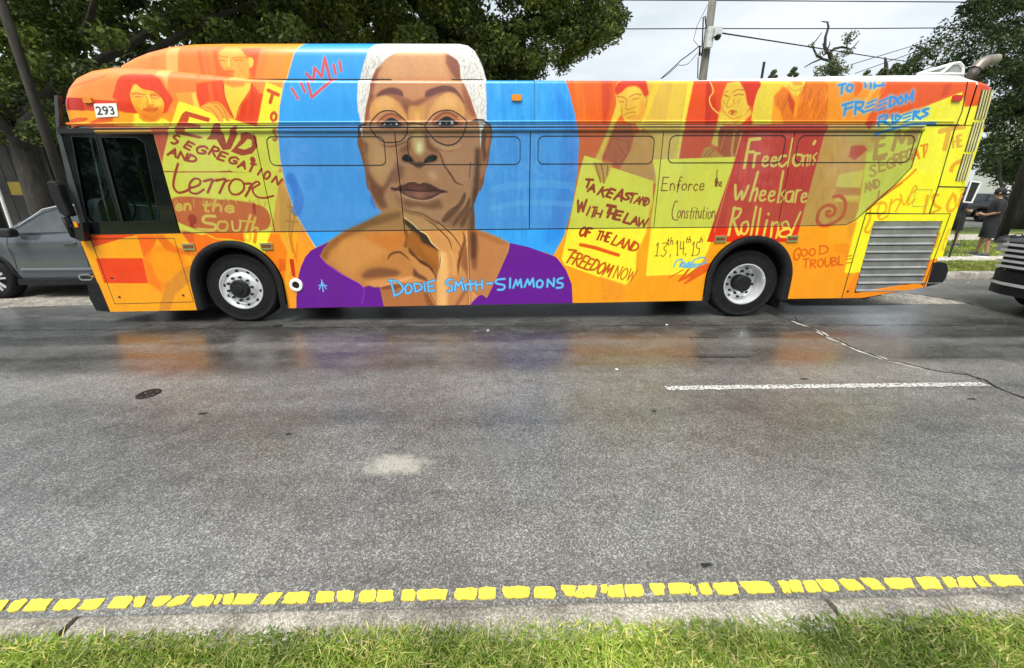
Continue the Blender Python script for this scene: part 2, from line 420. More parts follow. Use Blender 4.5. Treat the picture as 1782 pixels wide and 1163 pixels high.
    K([(330, 820), (380, 810), (420, 890), (500, 915), (600, 900), (640, 860), (740, 900), (730, 960), (330, 960)], YEL, .4)
    S([(340, 830), (350, 940)], 8, (230, 190, 60)); S([(395, 850), (470, 905), (600, 910)], 9, (220, 150, 50), .8); S([(640, 860), (700, 950)], 8, (226, 160, 50), .8)
    K([(640, 830), (810, 790), (830, 800), (760, 930)], (250, 160, 62), .6)
    K([(160, 780), (330, 830), (330, 950), (150, 940), (100, 880)], (250, 168, 58), 1)
    K([(800, 590), (1025, 575), (1075, 750), (980, 720), (830, 680)], (252, 196, 90), .6, .5)
    K([(980, 590), (1025, 575), (1080, 755), (1000, 730)], (254, 214, 96), .4)
    # man with sign: face, neck, jacket
    K([(1180, 60), (1500, 60), (1700, 120), (1640, 420), (1200, 420)], (247, 122, 70), 1, .7)
    K([(1230, 60), (1440, 60), (1520, 130), (1560, 240), (1575, 420), (1520, 440), (1380, 420), (1330, 350), (1260, 280), (1210, 180)], (252, 186, 92), .5, 1, True)
    K([(1560, 180), (1620, 170), (1635, 250), (1590, 300), (1565, 260)], (254, 210, 90), .4, 1, True)
    K([(1460, 60), (1700, 60), (1730, 330), (1640, 420), (1580, 300), (1600, 180), (1540, 150)], (244, 108, 66), .8)
    K([(1560, 190), (1612, 178), (1628, 245), (1588, 290)], (255, 214, 96), .3, 1, True)
    K([(1290, 300), (1400, 310), (1390, 420), (1320, 420), (1280, 350)], (244, 120, 66), 1.5, .8)
    K([(1380, 170), (1560, 160), (1560, 330), (1500, 420), (1400, 400), (1440, 300)], (246, 170, 88), 4, .7); K([(1240, 70), (1440, 70), (1500, 140), (1320, 140)], (255, 206, 116), 4, .6)
    S([(1200, 135), (1280, 158), (1320, 156)], 11, (226, 128, 52), .7, soft=2); S([(1370, 175), (1440, 165), (1540, 172)], 12, (226, 128, 52), .7, soft=2)
    S([(1220, 190), (1280, 200)], 10, (214, 110, 46), .8); S([(1390, 200), (1500, 195)], 12, (220, 124, 46), .8)
    S([(1345, 175), (1372, 240), (1360, 280), (1310, 282)], 8, (230, 136, 58), .7, soft=2)
    S([(1330, 170), (1330, 260)], 16, (255, 224, 120), .8)
    S([(1315, 322), (1370, 318), (1400, 334)], 8, (212, 100, 44), .8); S([(1430, 220), (1500, 330), (1560, 400)], 12, (236, 150, 70), .6)
    K([(1030, 480), (1320, 440), (1340, 640), (1440, 850), (1420, 850), (1300, 700), (1160, 680), (1070, 750), (1030, 620)], (238, 88, 58), .5)
    K([(1150, 470), (1200, 470), (1230, 680), (1180, 690)], (246, 118, 70), 1, .8); K([(1230, 460), (1300, 450), (1380, 720), (1420, 850), (1330, 760), (1280, 640)], (244, 104, 66), 1, .6)
    K([(1335, 480), (1440, 500), (1560, 470), (1640, 470), (1625, 560), (1520, 730), (1465, 890), (1430, 830), (1350, 640)], (254, 214, 88), .4)
    K([(1340, 440), (1570, 430), (1560, 510), (1440, 525), (1350, 490)], (246, 150, 78), 1, .9)
    S([(1330, 480), (1345, 630), (1440, 860)], 9, (206, 64, 36)); S([(1640, 480), (1620, 560), (1510, 730), (1465, 890)], 8, (214, 90, 44))
    K([(1640, 470), (1770, 600), (1750, 700), (1700, 960), (1600, 930), (1465, 890), (1520, 730), (1630, 560)], (240, 82, 44), .4)
    K([(1530, 700), (1600, 640), (1560, 900), (1510, 890)], (226, 62, 36), 1, .7); K([(1640, 540), (1690, 600), (1650, 920), (1600, 910)], (226, 66, 38), 1, .6)
    K([(1700, 60), (1782, 60), (1782, 500), (1740, 600), (1640, 470), (1640, 430)], (252, 150, 82), .8)
    K([(1640, 470), (1740, 540), (1730, 600)], (252, 140, 76), .5)
    # hand over the sign
    P.fr(180, 70, .15713)
    SIGN = [(840, 675), (1040, 740), (1110, 770), (1250, 860), (1440, 885), (1700, 960), (1782, 960), (1782, 1300), (640, 1300), (700, 1060), (760, 900)]
    K(SIGN, YEL, .3)
    P.fr(80, 60, .2469)
    K([(745, 655), (872, 665), (815, 895), (780, 780)], (226, 92, 62))
    K([(1550, 335), (1665, 380), (1640, 640), (1490, 640), (1520, 480)], YEL, .3)
    K([(930, 480), (1480, 650), (1640, 640), (1650, 780), (1690, 920), (1700, 1060), (830, 1060), (818, 900), (870, 680)], YEL, .2)
    K([(1560, 100), (1680, 100), (1640, 360), (1550, 330), (1510, 300)], (252, 160, 80), .5)
    K([(1660, 900), (1700, 1060), (1600, 1060)], (248, 160, 60), 1)
    # hand
    P.fr(180, 70, .15713)
    K([(1080, 740), (1150, 700), (1260, 680), (1330, 730), (1380, 810), (1400, 900), (1370, 900), (1330, 860), (1330, 915), (1290, 905), (1240, 850), (1150, 780)], (250, 176, 84), .3, 1, True)
    for q in ([(1150, 740), (1230, 800), (1280, 900)], [(1230, 720), (1290, 780), (1330, 860)], [(1270, 700), (1340, 780), (1370, 880)], [(1190, 690), (1280, 700)]):
        S(q, 9, (216, 110, 46), .8)
    # END
    P.fr(80, 60, .2469)
    BR = (186, 60, 34)
    def blk(q, c=BR, al=.95): K(q, c, 0, al)
    blk([(985, 540), (1155, 590), (1150, 622), (1010, 580), (1000, 620), (1090, 640), (1100, 668), (985, 655), (990, 690), (1110, 725), (1080, 735), (920, 700), (915, 655), (960, 560)], (200, 72, 36))
    blk([(1185, 630), (1225, 625), (1250, 700), (1270, 770), (1310, 660), (1350, 640), (1350, 700), (1300, 810), (1245, 815), (1200, 740), (1165, 740), (1130, 740), (1170, 690)])
    blk([(1370, 700), (1420, 688), (1480, 720), (1490, 790), (1450, 840), (1380, 855), (1300, 825), (1340, 780), (1370, 740)])
    K([(1420, 735), (1450, 745), (1450, 790), (1400, 812), (1350, 800), (1390, 770)], YEL, .3)
    # SEGREGATION AND
    for c, a, b, h in (('S', (880, 770), (925, 772), 60), ('E', (970, 795), (1010, 815), 50), ('G', (1050, 830), (1110, 848), 58), ('R', (1145, 842), (1190, 858), 65), ('E', (1205, 875), (1250, 890), 55), ('G', (1280, 900), (1330, 918), 50), ('A', (1350, 935), (1400, 945), 48), ('T', (1420, 965), (1455, 970), 55)):
        X(c, a, b, h, 15, BR, slant=.25, jit=.02)
    S([(1455, 880), (1458, 888)], 34, BR)
    X('AND', (855, 850), (1045, 905), 50, 15, BR, slant=.2)
    S([(838, 968), (950, 972), (1180, 972), (1300, 966)], 13, (190, 84, 34)); S([(1300, 970), (1440, 976)], 9, (190, 84, 34), dry=.8)
    # TO sign letters
    RO = (216, 88, 44)
    S([(1568, 395), (1635, 425)], 24, RO, sm=False); S([(1600, 410), (1580, 480)], 20, RO, sm=False)
    X('O', (1583, 610), (1620, 615), 62, 17, RO); X('S', (1600, 750), (1625, 752), 80, 14, (200, 110, 44))
    # ---- B frame
    P.fr(80, 300, .2469)
    K([(830, 0), (1690, 0), (1655, 60), (1610, 330), (1560, 480), (1530, 580), (1440, 520), (1330, 480), (1180, 480), (1100, 450), (940, 400)], YEL, .2)
    K([(1640, 80), (1700, 0), (1782, 180), (1782, 420), (1700, 800), (1690, 965), (1480, 965), (1500, 580), (1560, 480), (1600, 330)], (250, 176, 66), .8)
    K([(1480, 440), (1640, 430), (1700, 560), (1660, 965), (1480, 965)], (250, 138, 50), 1)
    K([(1640, 100), (1690, 120), (1740, 400), (1650, 430)], (226, 160, 66), 1, .8)
    for q in ([(1680, 60), (1720, 220), (1715, 420), (1740, 560)], [(1700, 240), (1760, 250)], [(1760, 260), (1730, 460), (1760, 600)], [(1690, 340), (1770, 350)]):
        S(q, 14, (206, 122, 46), .7)
    K([(1715, 610), (1745, 612), (1760, 740), (1735, 730)], (206, 52, 34)); K([(1640, 610), (1685, 612), (1690, 690), (1645, 700)], (228, 98, 46), .5, .8)
    S([(1770, 500), (1765, 640)], 8, (240, 120, 40), .8)
    # word terror
    P.fr(104, 70, .2692)
    S([(762, 800), (738, 890), (735, 950), (765, 985), (815, 975), (850, 950)], 15, BR)
    S([(850, 955), (900, 935), (905, 905), (870, 895), (838, 930), (842, 980), (885, 992), (930, 965)], 13, BR)
    S([(930, 912), (985, 900), (978, 930), (955, 985)], 15, BR); S([(980, 918), (1015, 900)], 11, BR)
    S([(1012, 908), (1068, 898), (1055, 935), (1032, 988)], 15, BR); S([(1060, 918), (1095, 905)], 11, BR)
    S([(1112, 908), (1092, 950), (1110, 992), (1155, 995), (1190, 960), (1180, 915), (1140, 898), (1112, 908)], 13, BR)
    S([(1188, 928), (1240, 930), (1222, 970), (1200, 1008)], 15, BR); S([(1222, 955), (1268, 915), (1290, 930), (1245, 962), (1268, 1008), (1320, 1020), (1380, 1006)], 12, BR)
    P.fr(80, 60, .2469)
    for c, a, b, h in (('I', (1485, 985), (1500, 990), 45), ('O', (1530, 1020), (1570, 1020), 55), ('N', (1590, 1040), (1632, 1060), 50)): X(c, a, b, h, 14, BR, slant=.25, jit=.02)
    P.fr(80, 300, .2469)
    # orange-brown patch, in the South
    K([(885, 190), (990, 170), (1200, 190), (1350, 200), (1480, 225), (1540, 250), (1575, 300), (1580, 360), (1540, 410), (1440, 425), (1150, 420), (1050, 400), (930, 350), (905, 280)], (226, 104, 50), .4, 1, True)
    for i in range(40):
        x = r.uniform(900, 1560); S([(x, r.uniform(180, 215)), (x + r.uniform(-15, 15), r.uniform(215, 240))], 8, YEL if i % 3 == 0 else (226, 104, 50), .55, dry=.7)
    SO = (246, 196, 74)
    X('en', (912, 270), (1015, 262), 70, 15, SO, slant=.1); X('the', (1105, 270), (1320, 280), 72, 17, SO, slant=.05)
    S([(1190, 310), (1120, 310), (1110, 350), (1190, 370), (1180, 405), (1070, 400)], 22, SO)
    S([(1270, 350), (1220, 350), (1210, 400), (1260, 410), (1280, 370), (1260, 345)], 15, SO)
    S([(1310, 345), (1320, 405), (1360, 405), (1370, 345)], 15, SO); S([(1440, 300), (1410, 400), (1395, 470)], 18, SO); S([(1360, 340), (1470, 350)], 13, SO)
    S([(1475, 320), (1450, 400), (1440, 480)], 17, SO); S([(1450, 400), (1490, 395), (1480, 490)], 16, SO)
    for q in ([(1190, 310), (1120, 310), (1110, 350), (1190, 370), (1180, 405), (1070, 400)], [(1310, 345), (1320, 405), (1360, 405), (1370, 345)]): S(q, 7, (255, 228, 120), .8)
    S([(1030, 325), (1032, 335)], 60, (186, 44, 36)); S([(1025, 370), (1028, 375)], 30, (190, 48, 36))
    K([(1455, 215), (1475, 220), (1480, 300), (1455, 290)], (190, 60, 40))
    # skirt front
    K([(240, 430), (1100, 430), (1060, 980), (420, 1000), (240, 470)], (253, 172, 62))
    K([(300, 440), (620, 440), (330, 528)], (226, 80, 44)); K([(290, 440), (650, 440), (600, 452), (300, 462)], (238, 84, 46), 0, .9)
    K([(640, 440), (760, 440), (780, 470), (720, 620), (690, 600)], (246, 110, 44), .6)
    K([(690, 600), (735, 560), (860, 470), (960, 560), (1010, 700), (830, 830), (730, 780)], (250, 146, 50), 3)
    K([(740, 560), (850, 540), (960, 640), (1000, 740), (860, 800), (740, 720)], (252, 164, 58), 5, .8)
    K([(760, 440), (830, 440), (900, 520), (1040, 560), (1060, 590), (960, 580), (850, 550)], (232, 112, 50), 1, .8)
    K([(350, 605), (680, 605), (720, 782), (410, 780)], (240, 78, 44)); K([(680, 605), (720, 780), (830, 860), (740, 640)], (248, 128, 48), 1, .8)
    K([(1050, 640), (960, 680), (850, 780), (790, 980), (870, 980), (910, 860), (1050, 740)], (214, 140, 62), 1, .75)
    K([(980, 400), (1040, 430), (1120, 440), (1100, 560), (1040, 540), (960, 430)], (214, 92, 56), .5, .9)
    K([(1040, 432), (1530, 432), (1530, 560), (1330, 470), (1180, 490), (1090, 560), (1060, 600)], (250, 122, 50), .8)
    K([(940, 360), (1050, 405), (1200, 470), (1340, 480), (1480, 540), (1540, 590), (1550, 520), (1600, 380), (1560, 400), (1440, 430), (1100, 440), (930, 400)], YEL, .6)
    K([(1120, 425), (1400, 425), (1400, 490), (1300, 470), (1200, 465)], (240, 112, 50), .6)
    S([(1400, 420), (1405, 470), (1435, 480), (1440, 430)], 18, SO); S([(1480, 420), (1470, 490)], 24, (240, 150, 50)); S([(466, 740), (470, 755)], 14, (255, 150, 110), .8)
    for i in range(10):
        a = r.uniform(0, 1); S([(940 + a * 130, 560 + r.uniform(-30, 30)), (1000 + a * 60, 640)], 10, (248, 150, 62), .3, soft=3)

    # ---------------- blue disc
    P.fr(0, 0, 1)
    DISC = [(520, 62), (508, 90), (496, 137), (487, 185), (484, 235), (488, 280), (498, 325), (514, 370), (533, 403), (556, 440), (600, 560), (900, 560), (963, 444), (982, 410), (996, 360), (1005, 300), (1008, 245), (1001, 200), (988, 150), (975, 120), (955, 62)]
    K([(p[0] + (-1.6 if p[0] < 700 else 1.6), p[1]) for p in DISC], (255, 208, 190), .5)
    K(DISC, BLU)
    for i in range(240):
        x = r.uniform(852, 1003) if i % 3 else r.uniform(490, 640); y = r.uniform(140, 400); l = r.uniform(15, 70)
        c = (60, 140, 232) if r.random() < .5 else (104, 190, 252)
        S([(x, y), (x + r.uniform(-2, 2), y + l)], r.uniform(1.5, 7) , c, .22 if x > 840 else .07, soft=2)
    K([(960, 140), (1000, 200), (1006, 300), (990, 370), (965, 430), (945, 420), (975, 330), (980, 230)], (58, 134, 228), 4, .5)
    S([(858, 330), (900, 322), (960, 320), (1003, 325)], 12, (110, 194, 252), .45, soft=3); S([(858, 362), (920, 352), (1000, 356)], 9, (110, 194, 252), .45, soft=3)
    S([(506, 310), (520, 345), (515, 368)], 16, (48, 116, 216), .6, soft=4); S([(647, 346), (652, 360)], 8, (50, 130, 226), .7)
    # crown
    P.fr(480, 60, .2357)
    CR = (226, 92, 96)
    for c, w, a in (((150, 190, 240), 30, .5), (CR, 16, 1)):
        S([(210, 280), (265, 340), (270, 235), (325, 305), (345, 160), (390, 330), (435, 325)], w, c, a, sm=False)
        S([(235, 350), (265, 465), (415, 335)], w, c, a, sm=False)
        for q in ([(118, 400), (163, 475)], [(182, 352), (214, 425)], [(412, 215), (430, 285)], [(455, 190), (470, 258)]): S(q, w, c, a, sm=False)

    # ---------------- portrait
    P.fr(600, 60, .15713)
    P.fr(600, 60, .15713)
    # hair mass, ears, face
    HAIR = [(240, 1150), (195, 1120), (185, 1000), (145, 850), (135, 700), (145, 530), (165, 420), (200, 280), (240, 150), (285, 60), (420, 20), (900, 10), (1240, 0), (1470, 60), (1570, 330), (1590, 485), (1560, 500), (1560, 520), (1570, 700), (1570, 950), (1530, 1090), (1480, 1100)]
    K(HAIR, (236, 232, 228))
    def y2(q): return [(a, b + 1018.3) for a, b in q]     # second close-up starts 160 px lower
    # left ear and right ear
    K(y2([(150, 60), (205, 60), (235, 430), (265, 700), (240, 650), (220, 480), (180, 330), (140, 190)]), (150, 90, 50), .3, 1, True)
    K(y2([(1500, 30), (1560, -30), (1625, 10), (1632, 120), (1610, 250), (1590, 400), (1550, 520), (1540, 620), (1500, 720), (1480, 700)]), (150, 92, 56), .3, 1)
    K(y2([(1560, 60), (1600, 60), (1610, 160), (1560, 330), (1570, 420), (1530, 560), (1500, 560), (1530, 250)]), (196, 122, 74), 1, .8, True)
    K(y2([(1540, 80), (1570, 70), (1550, 200), (1570, 300), (1540, 420), (1520, 200)]), (96, 56, 40), 1, .8)
    FACE = [(285, 470), (330, 370), (440, 260), (540, 185), (660, 145), (800, 130), (950, 135), (1080, 165), (1150, 205), (1240, 270), (1270, 330), (1280, 480), (1330, 560), (1390, 700), (1440, 850), (1490, 1000), (1500, 1100), (1508, 1260), (1490, 1480), (1490, 1720), (1430, 1890), (1440, 2040), (1440, 2160), (560, 2160), (440, 2010), (340, 1900), (270, 1720), (230, 1500), (200, 1200), (200, 1060), (215, 960), (235, 800), (275, 640)]
    SK = (208, 144, 96)
    K(FACE, SK, .25)
    clipm = P.mask(P.tr(FACE), .3 * P.k)
    full = np.zeros((H_, W_), np.float32); bx = clipm[0]; full[bx[2]:bx[3], bx[0]:bx[1]] = clipm[1]
    P.clip = full
    # forehead light, darker temples
    K([(420, 260), (700, 130), (1080, 170), (1120, 300), (1150, 480), (330, 480), (330, 380)], (226, 164, 112), 3)
    K([(560, 130), (1080, 130), (1110, 210), (520, 215)], (240, 190, 132), 2, .8)
    K([(1120, 200), (1200, 220), (1270, 290), (1280, 490), (1230, 490), (1170, 400), (1115, 300)], (160, 96, 70), 1.6, .9)
    K([(280, 480), (330, 370), (400, 330), (350, 420), (330, 560), (300, 650), (330, 690), (280, 760), (250, 960), (215, 970), (240, 780)], (150, 84, 56), 2, .85)
    K([(1300, 510), (1390, 700), (1450, 860), (1460, 920), (1390, 900), (1350, 800), (1330, 760), (1300, 620)], (164, 98, 66), 2, .8)
    # brow shadow band
    K([(330, 690), (420, 640), (560, 670), (650, 690), (760, 740), (890, 690), (980, 650), (1120, 630), (1240, 670), (1330, 790), (1360, 860), (1310, 800), (1150, 650), (1000, 680), (900, 740), (800, 790), (700, 800), (690, 900), (620, 760), (520, 690), (400, 680)], (152, 92, 62), 1.5, .6)
    K([(640, 770), (760, 760), (880, 730), (830, 800), (720, 810), (690, 880)], (160, 98, 64), 1.8, .5)
    S([(640, 740), (690, 830), (700, 930)], 20, (150, 92, 58), .45, soft=4)
    # lids: lit upper
    K([(280, 830), (330, 740), (430, 680), (530, 710), (610, 790), (680, 900), (690, 960), (640, 930), (560, 860), (440, 850), (330, 920), (290, 950)], (226, 162, 96), .8, 1, True)
    K([(930, 870), (990, 750), (1080, 670), (1160, 645), (1250, 690), (1320, 790), (1330, 860), (1310, 920), (1240, 870), (1120, 840), (1000, 870), (910, 960)], (228, 164, 98), .8, 1, True)
    K([(340, 740), (430, 690), (520, 720), (560, 800), (420, 830), (330, 860)], (240, 182, 112), 3, .6)
    K([(1020, 740), (1150, 660), (1240, 720), (1250, 810), (1100, 820), (1000, 850)], (240, 184, 116), 3, .6)
    # brows
    K([(380, 640), (440, 605), (520, 588), (600, 605), (640, 640), (642, 685), (560, 668), (460, 660), (350, 690)], (132, 76, 60), .5, .95, True)
    K([(892, 690), (896, 640), (930, 610), (1040, 575), (1120, 565), (1210, 590), (1280, 670), (1330, 770), (1240, 660), (1150, 632), (1040, 645), (960, 680)], (132, 78, 62), .5, .95, True)
    # nose bridge
    K([(720, 790), (820, 800), (900, 770), (890, 900), (880, 1000), (860, 1120), (760, 1120), (730, 1000), (700, 900)], (224, 162, 92), 2, .9)
    K([(770, 860), (830, 860), (850, 1100), (800, 1100)], (238, 180, 104), 2, .8)
    # eyes
    for (cx, cy, sx) in ((505, 985, 1), (1120, 970, 1.06)):
        K([(cx - 150 * sx, cy + 10), (cx - 80, cy - 80), (cx + 10, cy - 115), (cx + 100, cy - 75), (cx + 170 * sx, cy + 30), (cx + 60, cy + 70), (cx - 80, cy + 70)], (190, 118, 72), 1, .85, True)
        S([(cx - 140, cy - 10), (cx - 60, cy - 85), (cx + 30, cy - 105), (cx + 120, cy - 60)], 22, (150, 88, 54), .7, soft=2)
        K([(cx - 105 * sx, cy + 10), (cx - 50, cy - 35), (cx + 10, cy - 62), (cx + 80, cy - 30), (cx + 130 * sx, cy + 22), (cx + 60, cy + 42), (cx - 40, cy + 45)], (52, 48, 46), .3, 1, True)
        K([(cx - 88, cy + 28), (cx - 62, cy - 4), (cx - 48, cy + 26)], (240, 236, 225)); K([(cx + 48, cy + 24), (cx + 66, cy - 12), (cx + 92, cy + 20)], (240, 236, 225))
        S([(cx + 5, cy + 12), (cx + 6, cy + 14)], 12, (240, 240, 235))
        S([(cx - 120 * sx, cy + 25), (cx, cy + 55), (cx + 130, cy + 25)], 10, (110, 62, 44), .8)
    # eye bags / under eyes
    K(y2([(290, 30), (540, 60), (690, 40), (640, 140), (540, 190), (420, 170), (330, 110)]), (206, 138, 84), 2, .8)
    K(y2([(930, 30), (1330, 30), (1280, 130), (1200, 200), (1080, 200), (960, 120)]), (206, 138, 90), 2, .8)
    S(y2([(380, 190), (450, 220), (560, 215), (680, 170)]), 22, (160, 96, 56), .8, soft=2)
    S(y2([(1010, 195), (1100, 240), (1200, 240), (1280, 205)]), 20, (226, 168, 104), .8, soft=3); S(y2([(1040, 250), (1120, 280), (1220, 262)]), 12, (170, 106, 66), .6, soft=3)
    # cheeks
    K(y2([(215, 100), (300, 90), (400, 200), (540, 260), (560, 420), (490, 560), (420, 660), (340, 640), (280, 560), (240, 400)]), (216, 152, 90), 3)
    K(y2([(330, 200), (430, 240), (450, 400), (400, 560), (320, 500)]), (228, 166, 100), 5, .7)
    K(y2([(200, 150), (260, 200), (240, 330), (270, 500), (340, 620), (420, 680), (460, 620), (540, 450), (560, 520), (470, 680), (440, 760), (480, 900), (400, 920), (330, 820), (270, 700), (240, 560)]), (146, 86, 54), 2.5, .85)
    K(y2([(1060, 290), (1200, 300), (1380, 250), (1430, 400), (1400, 560), (1310, 640), (1200, 560), (1120, 450)]), (210, 146, 94), 4)
    S(y2([(1010, 240), (1060, 320), (1100, 430), (1170, 530), (1230, 620), (1310, 650)]), 24, (142, 82, 54), .85, soft=2.5, taper=True)
    S(y2([(1395, 400), (1385, 500), (1380, 570)]), 14, (140, 82, 56), .7, soft=2)
    # nose
    K(y2([(600, 240), (680, 190), (720, 90), (780, 20), (900, 20), (930, 150), (1000, 240), (1045, 300), (1050, 370), (1000, 410), (880, 430), (820, 440), (720, 420), (620, 400), (585, 330)]), (196, 130, 78), .8, 1, True)
    K(y2([(710, 100), (690, 200), (640, 230), (600, 260), (640, 290), (700, 270), (740, 200)]), (150, 90, 54), 2, .7)
    K(y2([(915, 80), (940, 180), (1010, 250), (1040, 300), (980, 290), (900, 240), (880, 100)]), (150, 92, 58), 2, .8)
    K(y2([(760, 60), (840, 50), (880, 120), (890, 260), (840, 330), (780, 300), (740, 200)]), (226, 176, 104), 3)
    K(y2([(800, 180), (850, 170), (850, 290), (800, 290)]), (255, 240, 170), 2.5, .9)
    K(y2([(630, 350), (660, 305), (720, 320), (760, 370), (780, 400), (820, 390), (870, 400), (900, 340), (960, 310), (1020, 330), (1010, 375), (900, 400), (860, 450), (820, 470), (780, 450), (740, 400), (650, 390)]), (104, 66, 46), 1.2, .8)
    K(y2([(637, 365), (650, 325), (700, 318), (750, 380), (700, 392)]), (46, 34, 30), .8, 1, True); K(y2([(880, 398), (920, 340), (980, 318), (1020, 340), (985, 385)]), (46, 34, 30), .8, 1, True)
    # philtrum / upper lip zone
    K(y2([(570, 440), (640, 420), (780, 470), (830, 480), (1000, 430), (1110, 470), (1150, 620), (1050, 680), (860, 600), (800, 610), (600, 640), (560, 600)]), (204, 138, 84), 2.5, .9)
    K(y2([(560, 360), (600, 420), (660, 440), (640, 560), (560, 640), (520, 620), (550, 480)]), (150, 92, 56), 3, .7)
    K(y2([(900, 500), (1000, 490), (1040, 580), (960, 600)]), (232, 176, 120), 3, .7)
    # lips
    K(y2([(540, 695), (620, 650), (700, 618), (770, 612), (820, 635), (870, 620), (950, 640), (1040, 690), (1130, 725), (1060, 745), (960, 800), (870, 822), (750, 800), (660, 760), (600, 715)]), (120, 70, 52), .4, 1)
    K(y2([(700, 650), (770, 640), (820, 660), (900, 650), (870, 715), (780, 710), (700, 690)]), (150, 90, 66), 2, .8)
    K(y2([(640, 715), (760, 720), (900, 725), (1060, 722), (960, 770), (880, 800), (760, 785), (680, 755)]), (166, 102, 76), 1, .9)
    K(y2([(740, 725), (900, 725), (880, 790), (780, 780)]), (192, 122, 88), 2.5, .8)
    S(y2([(570, 700), (700, 705), (850, 718), (1000, 712), (1120, 722)]), 9, (80, 44, 34), .9)
    S(y2([(640, 760), (750, 805), (870, 822), (980, 800), (1070, 750)]), 12, (222, 170, 124), .8); S(y2([(640, 650), (710, 614), (775, 608), (822, 632), (870, 614)]), 8, (224, 164, 116), .8)
    S(y2([(525, 690), (560, 700)]), 34, (96, 54, 38), .8, soft=3); S(y2([(1090, 718), (1135, 725)]), 24, (96, 54, 38), .8, soft=3)
    # chin
    K(y2([(640, 800), (760, 830), (900, 850), (1060, 800), (1100, 900), (960, 920), (800, 880), (700, 900), (640, 860)]), (150, 94, 60), 3, .85)
    K(y2([(520, 700), (600, 800), (620, 880), (560, 840), (520, 760)]), (158, 96, 60), 2.5, .8)
    K(y2([(440, 720), (540, 720), (600, 860), (500, 900), (450, 830)]), (206, 140, 84), 3, .8)
    K(y2([(1110, 600), (1300, 700), (1280, 800), (1120, 900), (1060, 860), (1130, 760)]), (202, 138, 84), 4, .8)
    # right side shade
    K(y2([(1450, 230), (1500, 250), (1490, 700), (1440, 870), (1440, 1146), (1380, 1146), (1400, 850), (1440, 500)]), (112, 70, 46), 3, .9)
    for q in ([(1330, 740), (1300, 830), (1200, 960), (1100, 1060)], [(1380, 800), (1350, 900), (1260, 1010), (1200, 1100)], [(1240, 890), (1160, 960), (1080, 1050)], [(1400, 900), (1330, 1020), (1290, 1110)]):
        S(y2(q), 50, (118, 72, 48), .75, soft=5, taper=True)
    K(y2([(1080, 1030), (1180, 930), (1420, 900), (1440, 1146), (1150, 1110)]), (150, 96, 60), 4, .5)
    K(y2([(560, 900), (640, 890), (700, 920), (560, 960)]), (140, 84, 52), 2, .5)
    P.clip = None
    # hair strokes
    cl = np.zeros((H_, W_), np.float32); b2, m2 = P.mask(P.tr(HAIR)); cl[b2[2]:b2[3], b2[0]:b2[1]] = m2
    P.clip = np.clip(cl - full, 0, 1)
    P.clip[int(P.T(np.array([[700., 250.]]))[0, 1]):] = 0
    for i in range(1500):
        side = r.random() < .45
        if side: x = r.uniform(150, 420); y = r.uniform(60, 1000)
        else: x = r.uniform(1100, 1565); y = r.uniform(60, 1000)
        l = r.uniform(15, 38); c = (150, 146, 150) if r.random() < .55 else (200, 176, 150) if r.random() < .5 else (255, 255, 255)
        S([(x, y), (x + r.uniform(-12, 12), y + l)], 5, c, .55, sm=False)
    K([(280, 40), (1300, 10), (1300, 110), (600, 110), (280, 160)], (255, 253, 248), 4, .6)
    P.clip = None
    for i in range(260):   # speckle on the forehead
        x = r.uniform(380, 1240); y = r.uniform(160, 480)
        S([(x, y), (x + 3, y + 3)], 5, (176, 112, 74), .3, sm=False)
    # white tips beside the ears
    K(y2([(1495, 0), (1545, 0), (1515, 60), (1505, 250), (1495, 120)]), (240, 236, 228)); K(y2([(165, 0), (205, 0), (188, 160), (178, 60)]), (240, 236, 228))
    # glasses
    S([(300, 960), (400, 860), (530, 848), (600, 890), (690, 980), (700, 1030), (680, 1110), (620, 1180), (540, 1195), (430, 1190), (340, 1120), (290, 1040)], 10, (40, 30, 28), closed=True)
    S([(900, 990), (980, 890), (1080, 845), (1200, 850), (1340, 950), (1345, 1010), (1300, 1130), (1220, 1210), (1120, 1225), (1010, 1180), (930, 1090), (895, 1030)], 10, (40, 30, 28), closed=True)
    S([(690, 990), (790, 985), (900, 1005)], 9, (60, 40, 30))
    K([(150, 1140), (155, 1010), (190, 990), (240, 990), (240, 1010), (190, 1020), (165, 1060)], (40, 34, 34))
    K([(1385, 970), (1450, 935), (1540, 940), (1620, 1010), (1630, 1060), (1580, 990), (1520, 965)], (40, 34, 34))
    # ---------------- shoulders (C3) : skin
    P.fr(500, 370, .15713)
    K([(120, 700), (200, 480), (330, 380), (460, 320), (640, 200), (850, 110), (1000, 30), (1114, -45), (1235, -64), (1286, -38), (1355, -6), (1534, 45), (1674, 115), (1833, 185), (2085, 185), (2200, 225), (2340, 280), (2460, 340), (2700, 400), (2850, 440), (3060, 520), (3160, 800), (3160, 1100), (120, 1100)], (204, 138, 76), .3)
    sh = [(1114, -45), (1018, 25), (850, 110), (640, 200), (450, 330), (380, 420), (360, 480), (460, 580), (840, 830), (1000, 830), (1100, 1100), (1833, 1100), (1833, 185), (1674, 115), (1534, 45), (1355, -6), (1286, -38), (1235, -64)]
    K(sh, (206, 140, 76), .3)
    K([(1000, 30), (640, 200), (440, 340), (360, 470), (420, 540), (480, 420), (640, 290), (900, 160), (1250, 60), (1270, -20)], (146, 92, 50), 2.5, .65)
    K([(620, 300), (900, 240), (1250, 220), (1290, 330), (1150, 430), (900, 560), (700, 700), (540, 600), (480, 480)], (218, 152, 84), 5, .9)
    K([(830, 240), (1290, 220), (1310, 340), (1150, 430), (930, 330)], (214, 124, 58), 4, .6)
    S([(1310, 210), (1330, 280), (1310, 370)], 40, (140, 86, 46), .8, soft=5)
    S([(1110, 520), (1150, 460), (1250, 440), (1350, 520)], 26, (128, 78, 46), .85, soft=3, taper=True)
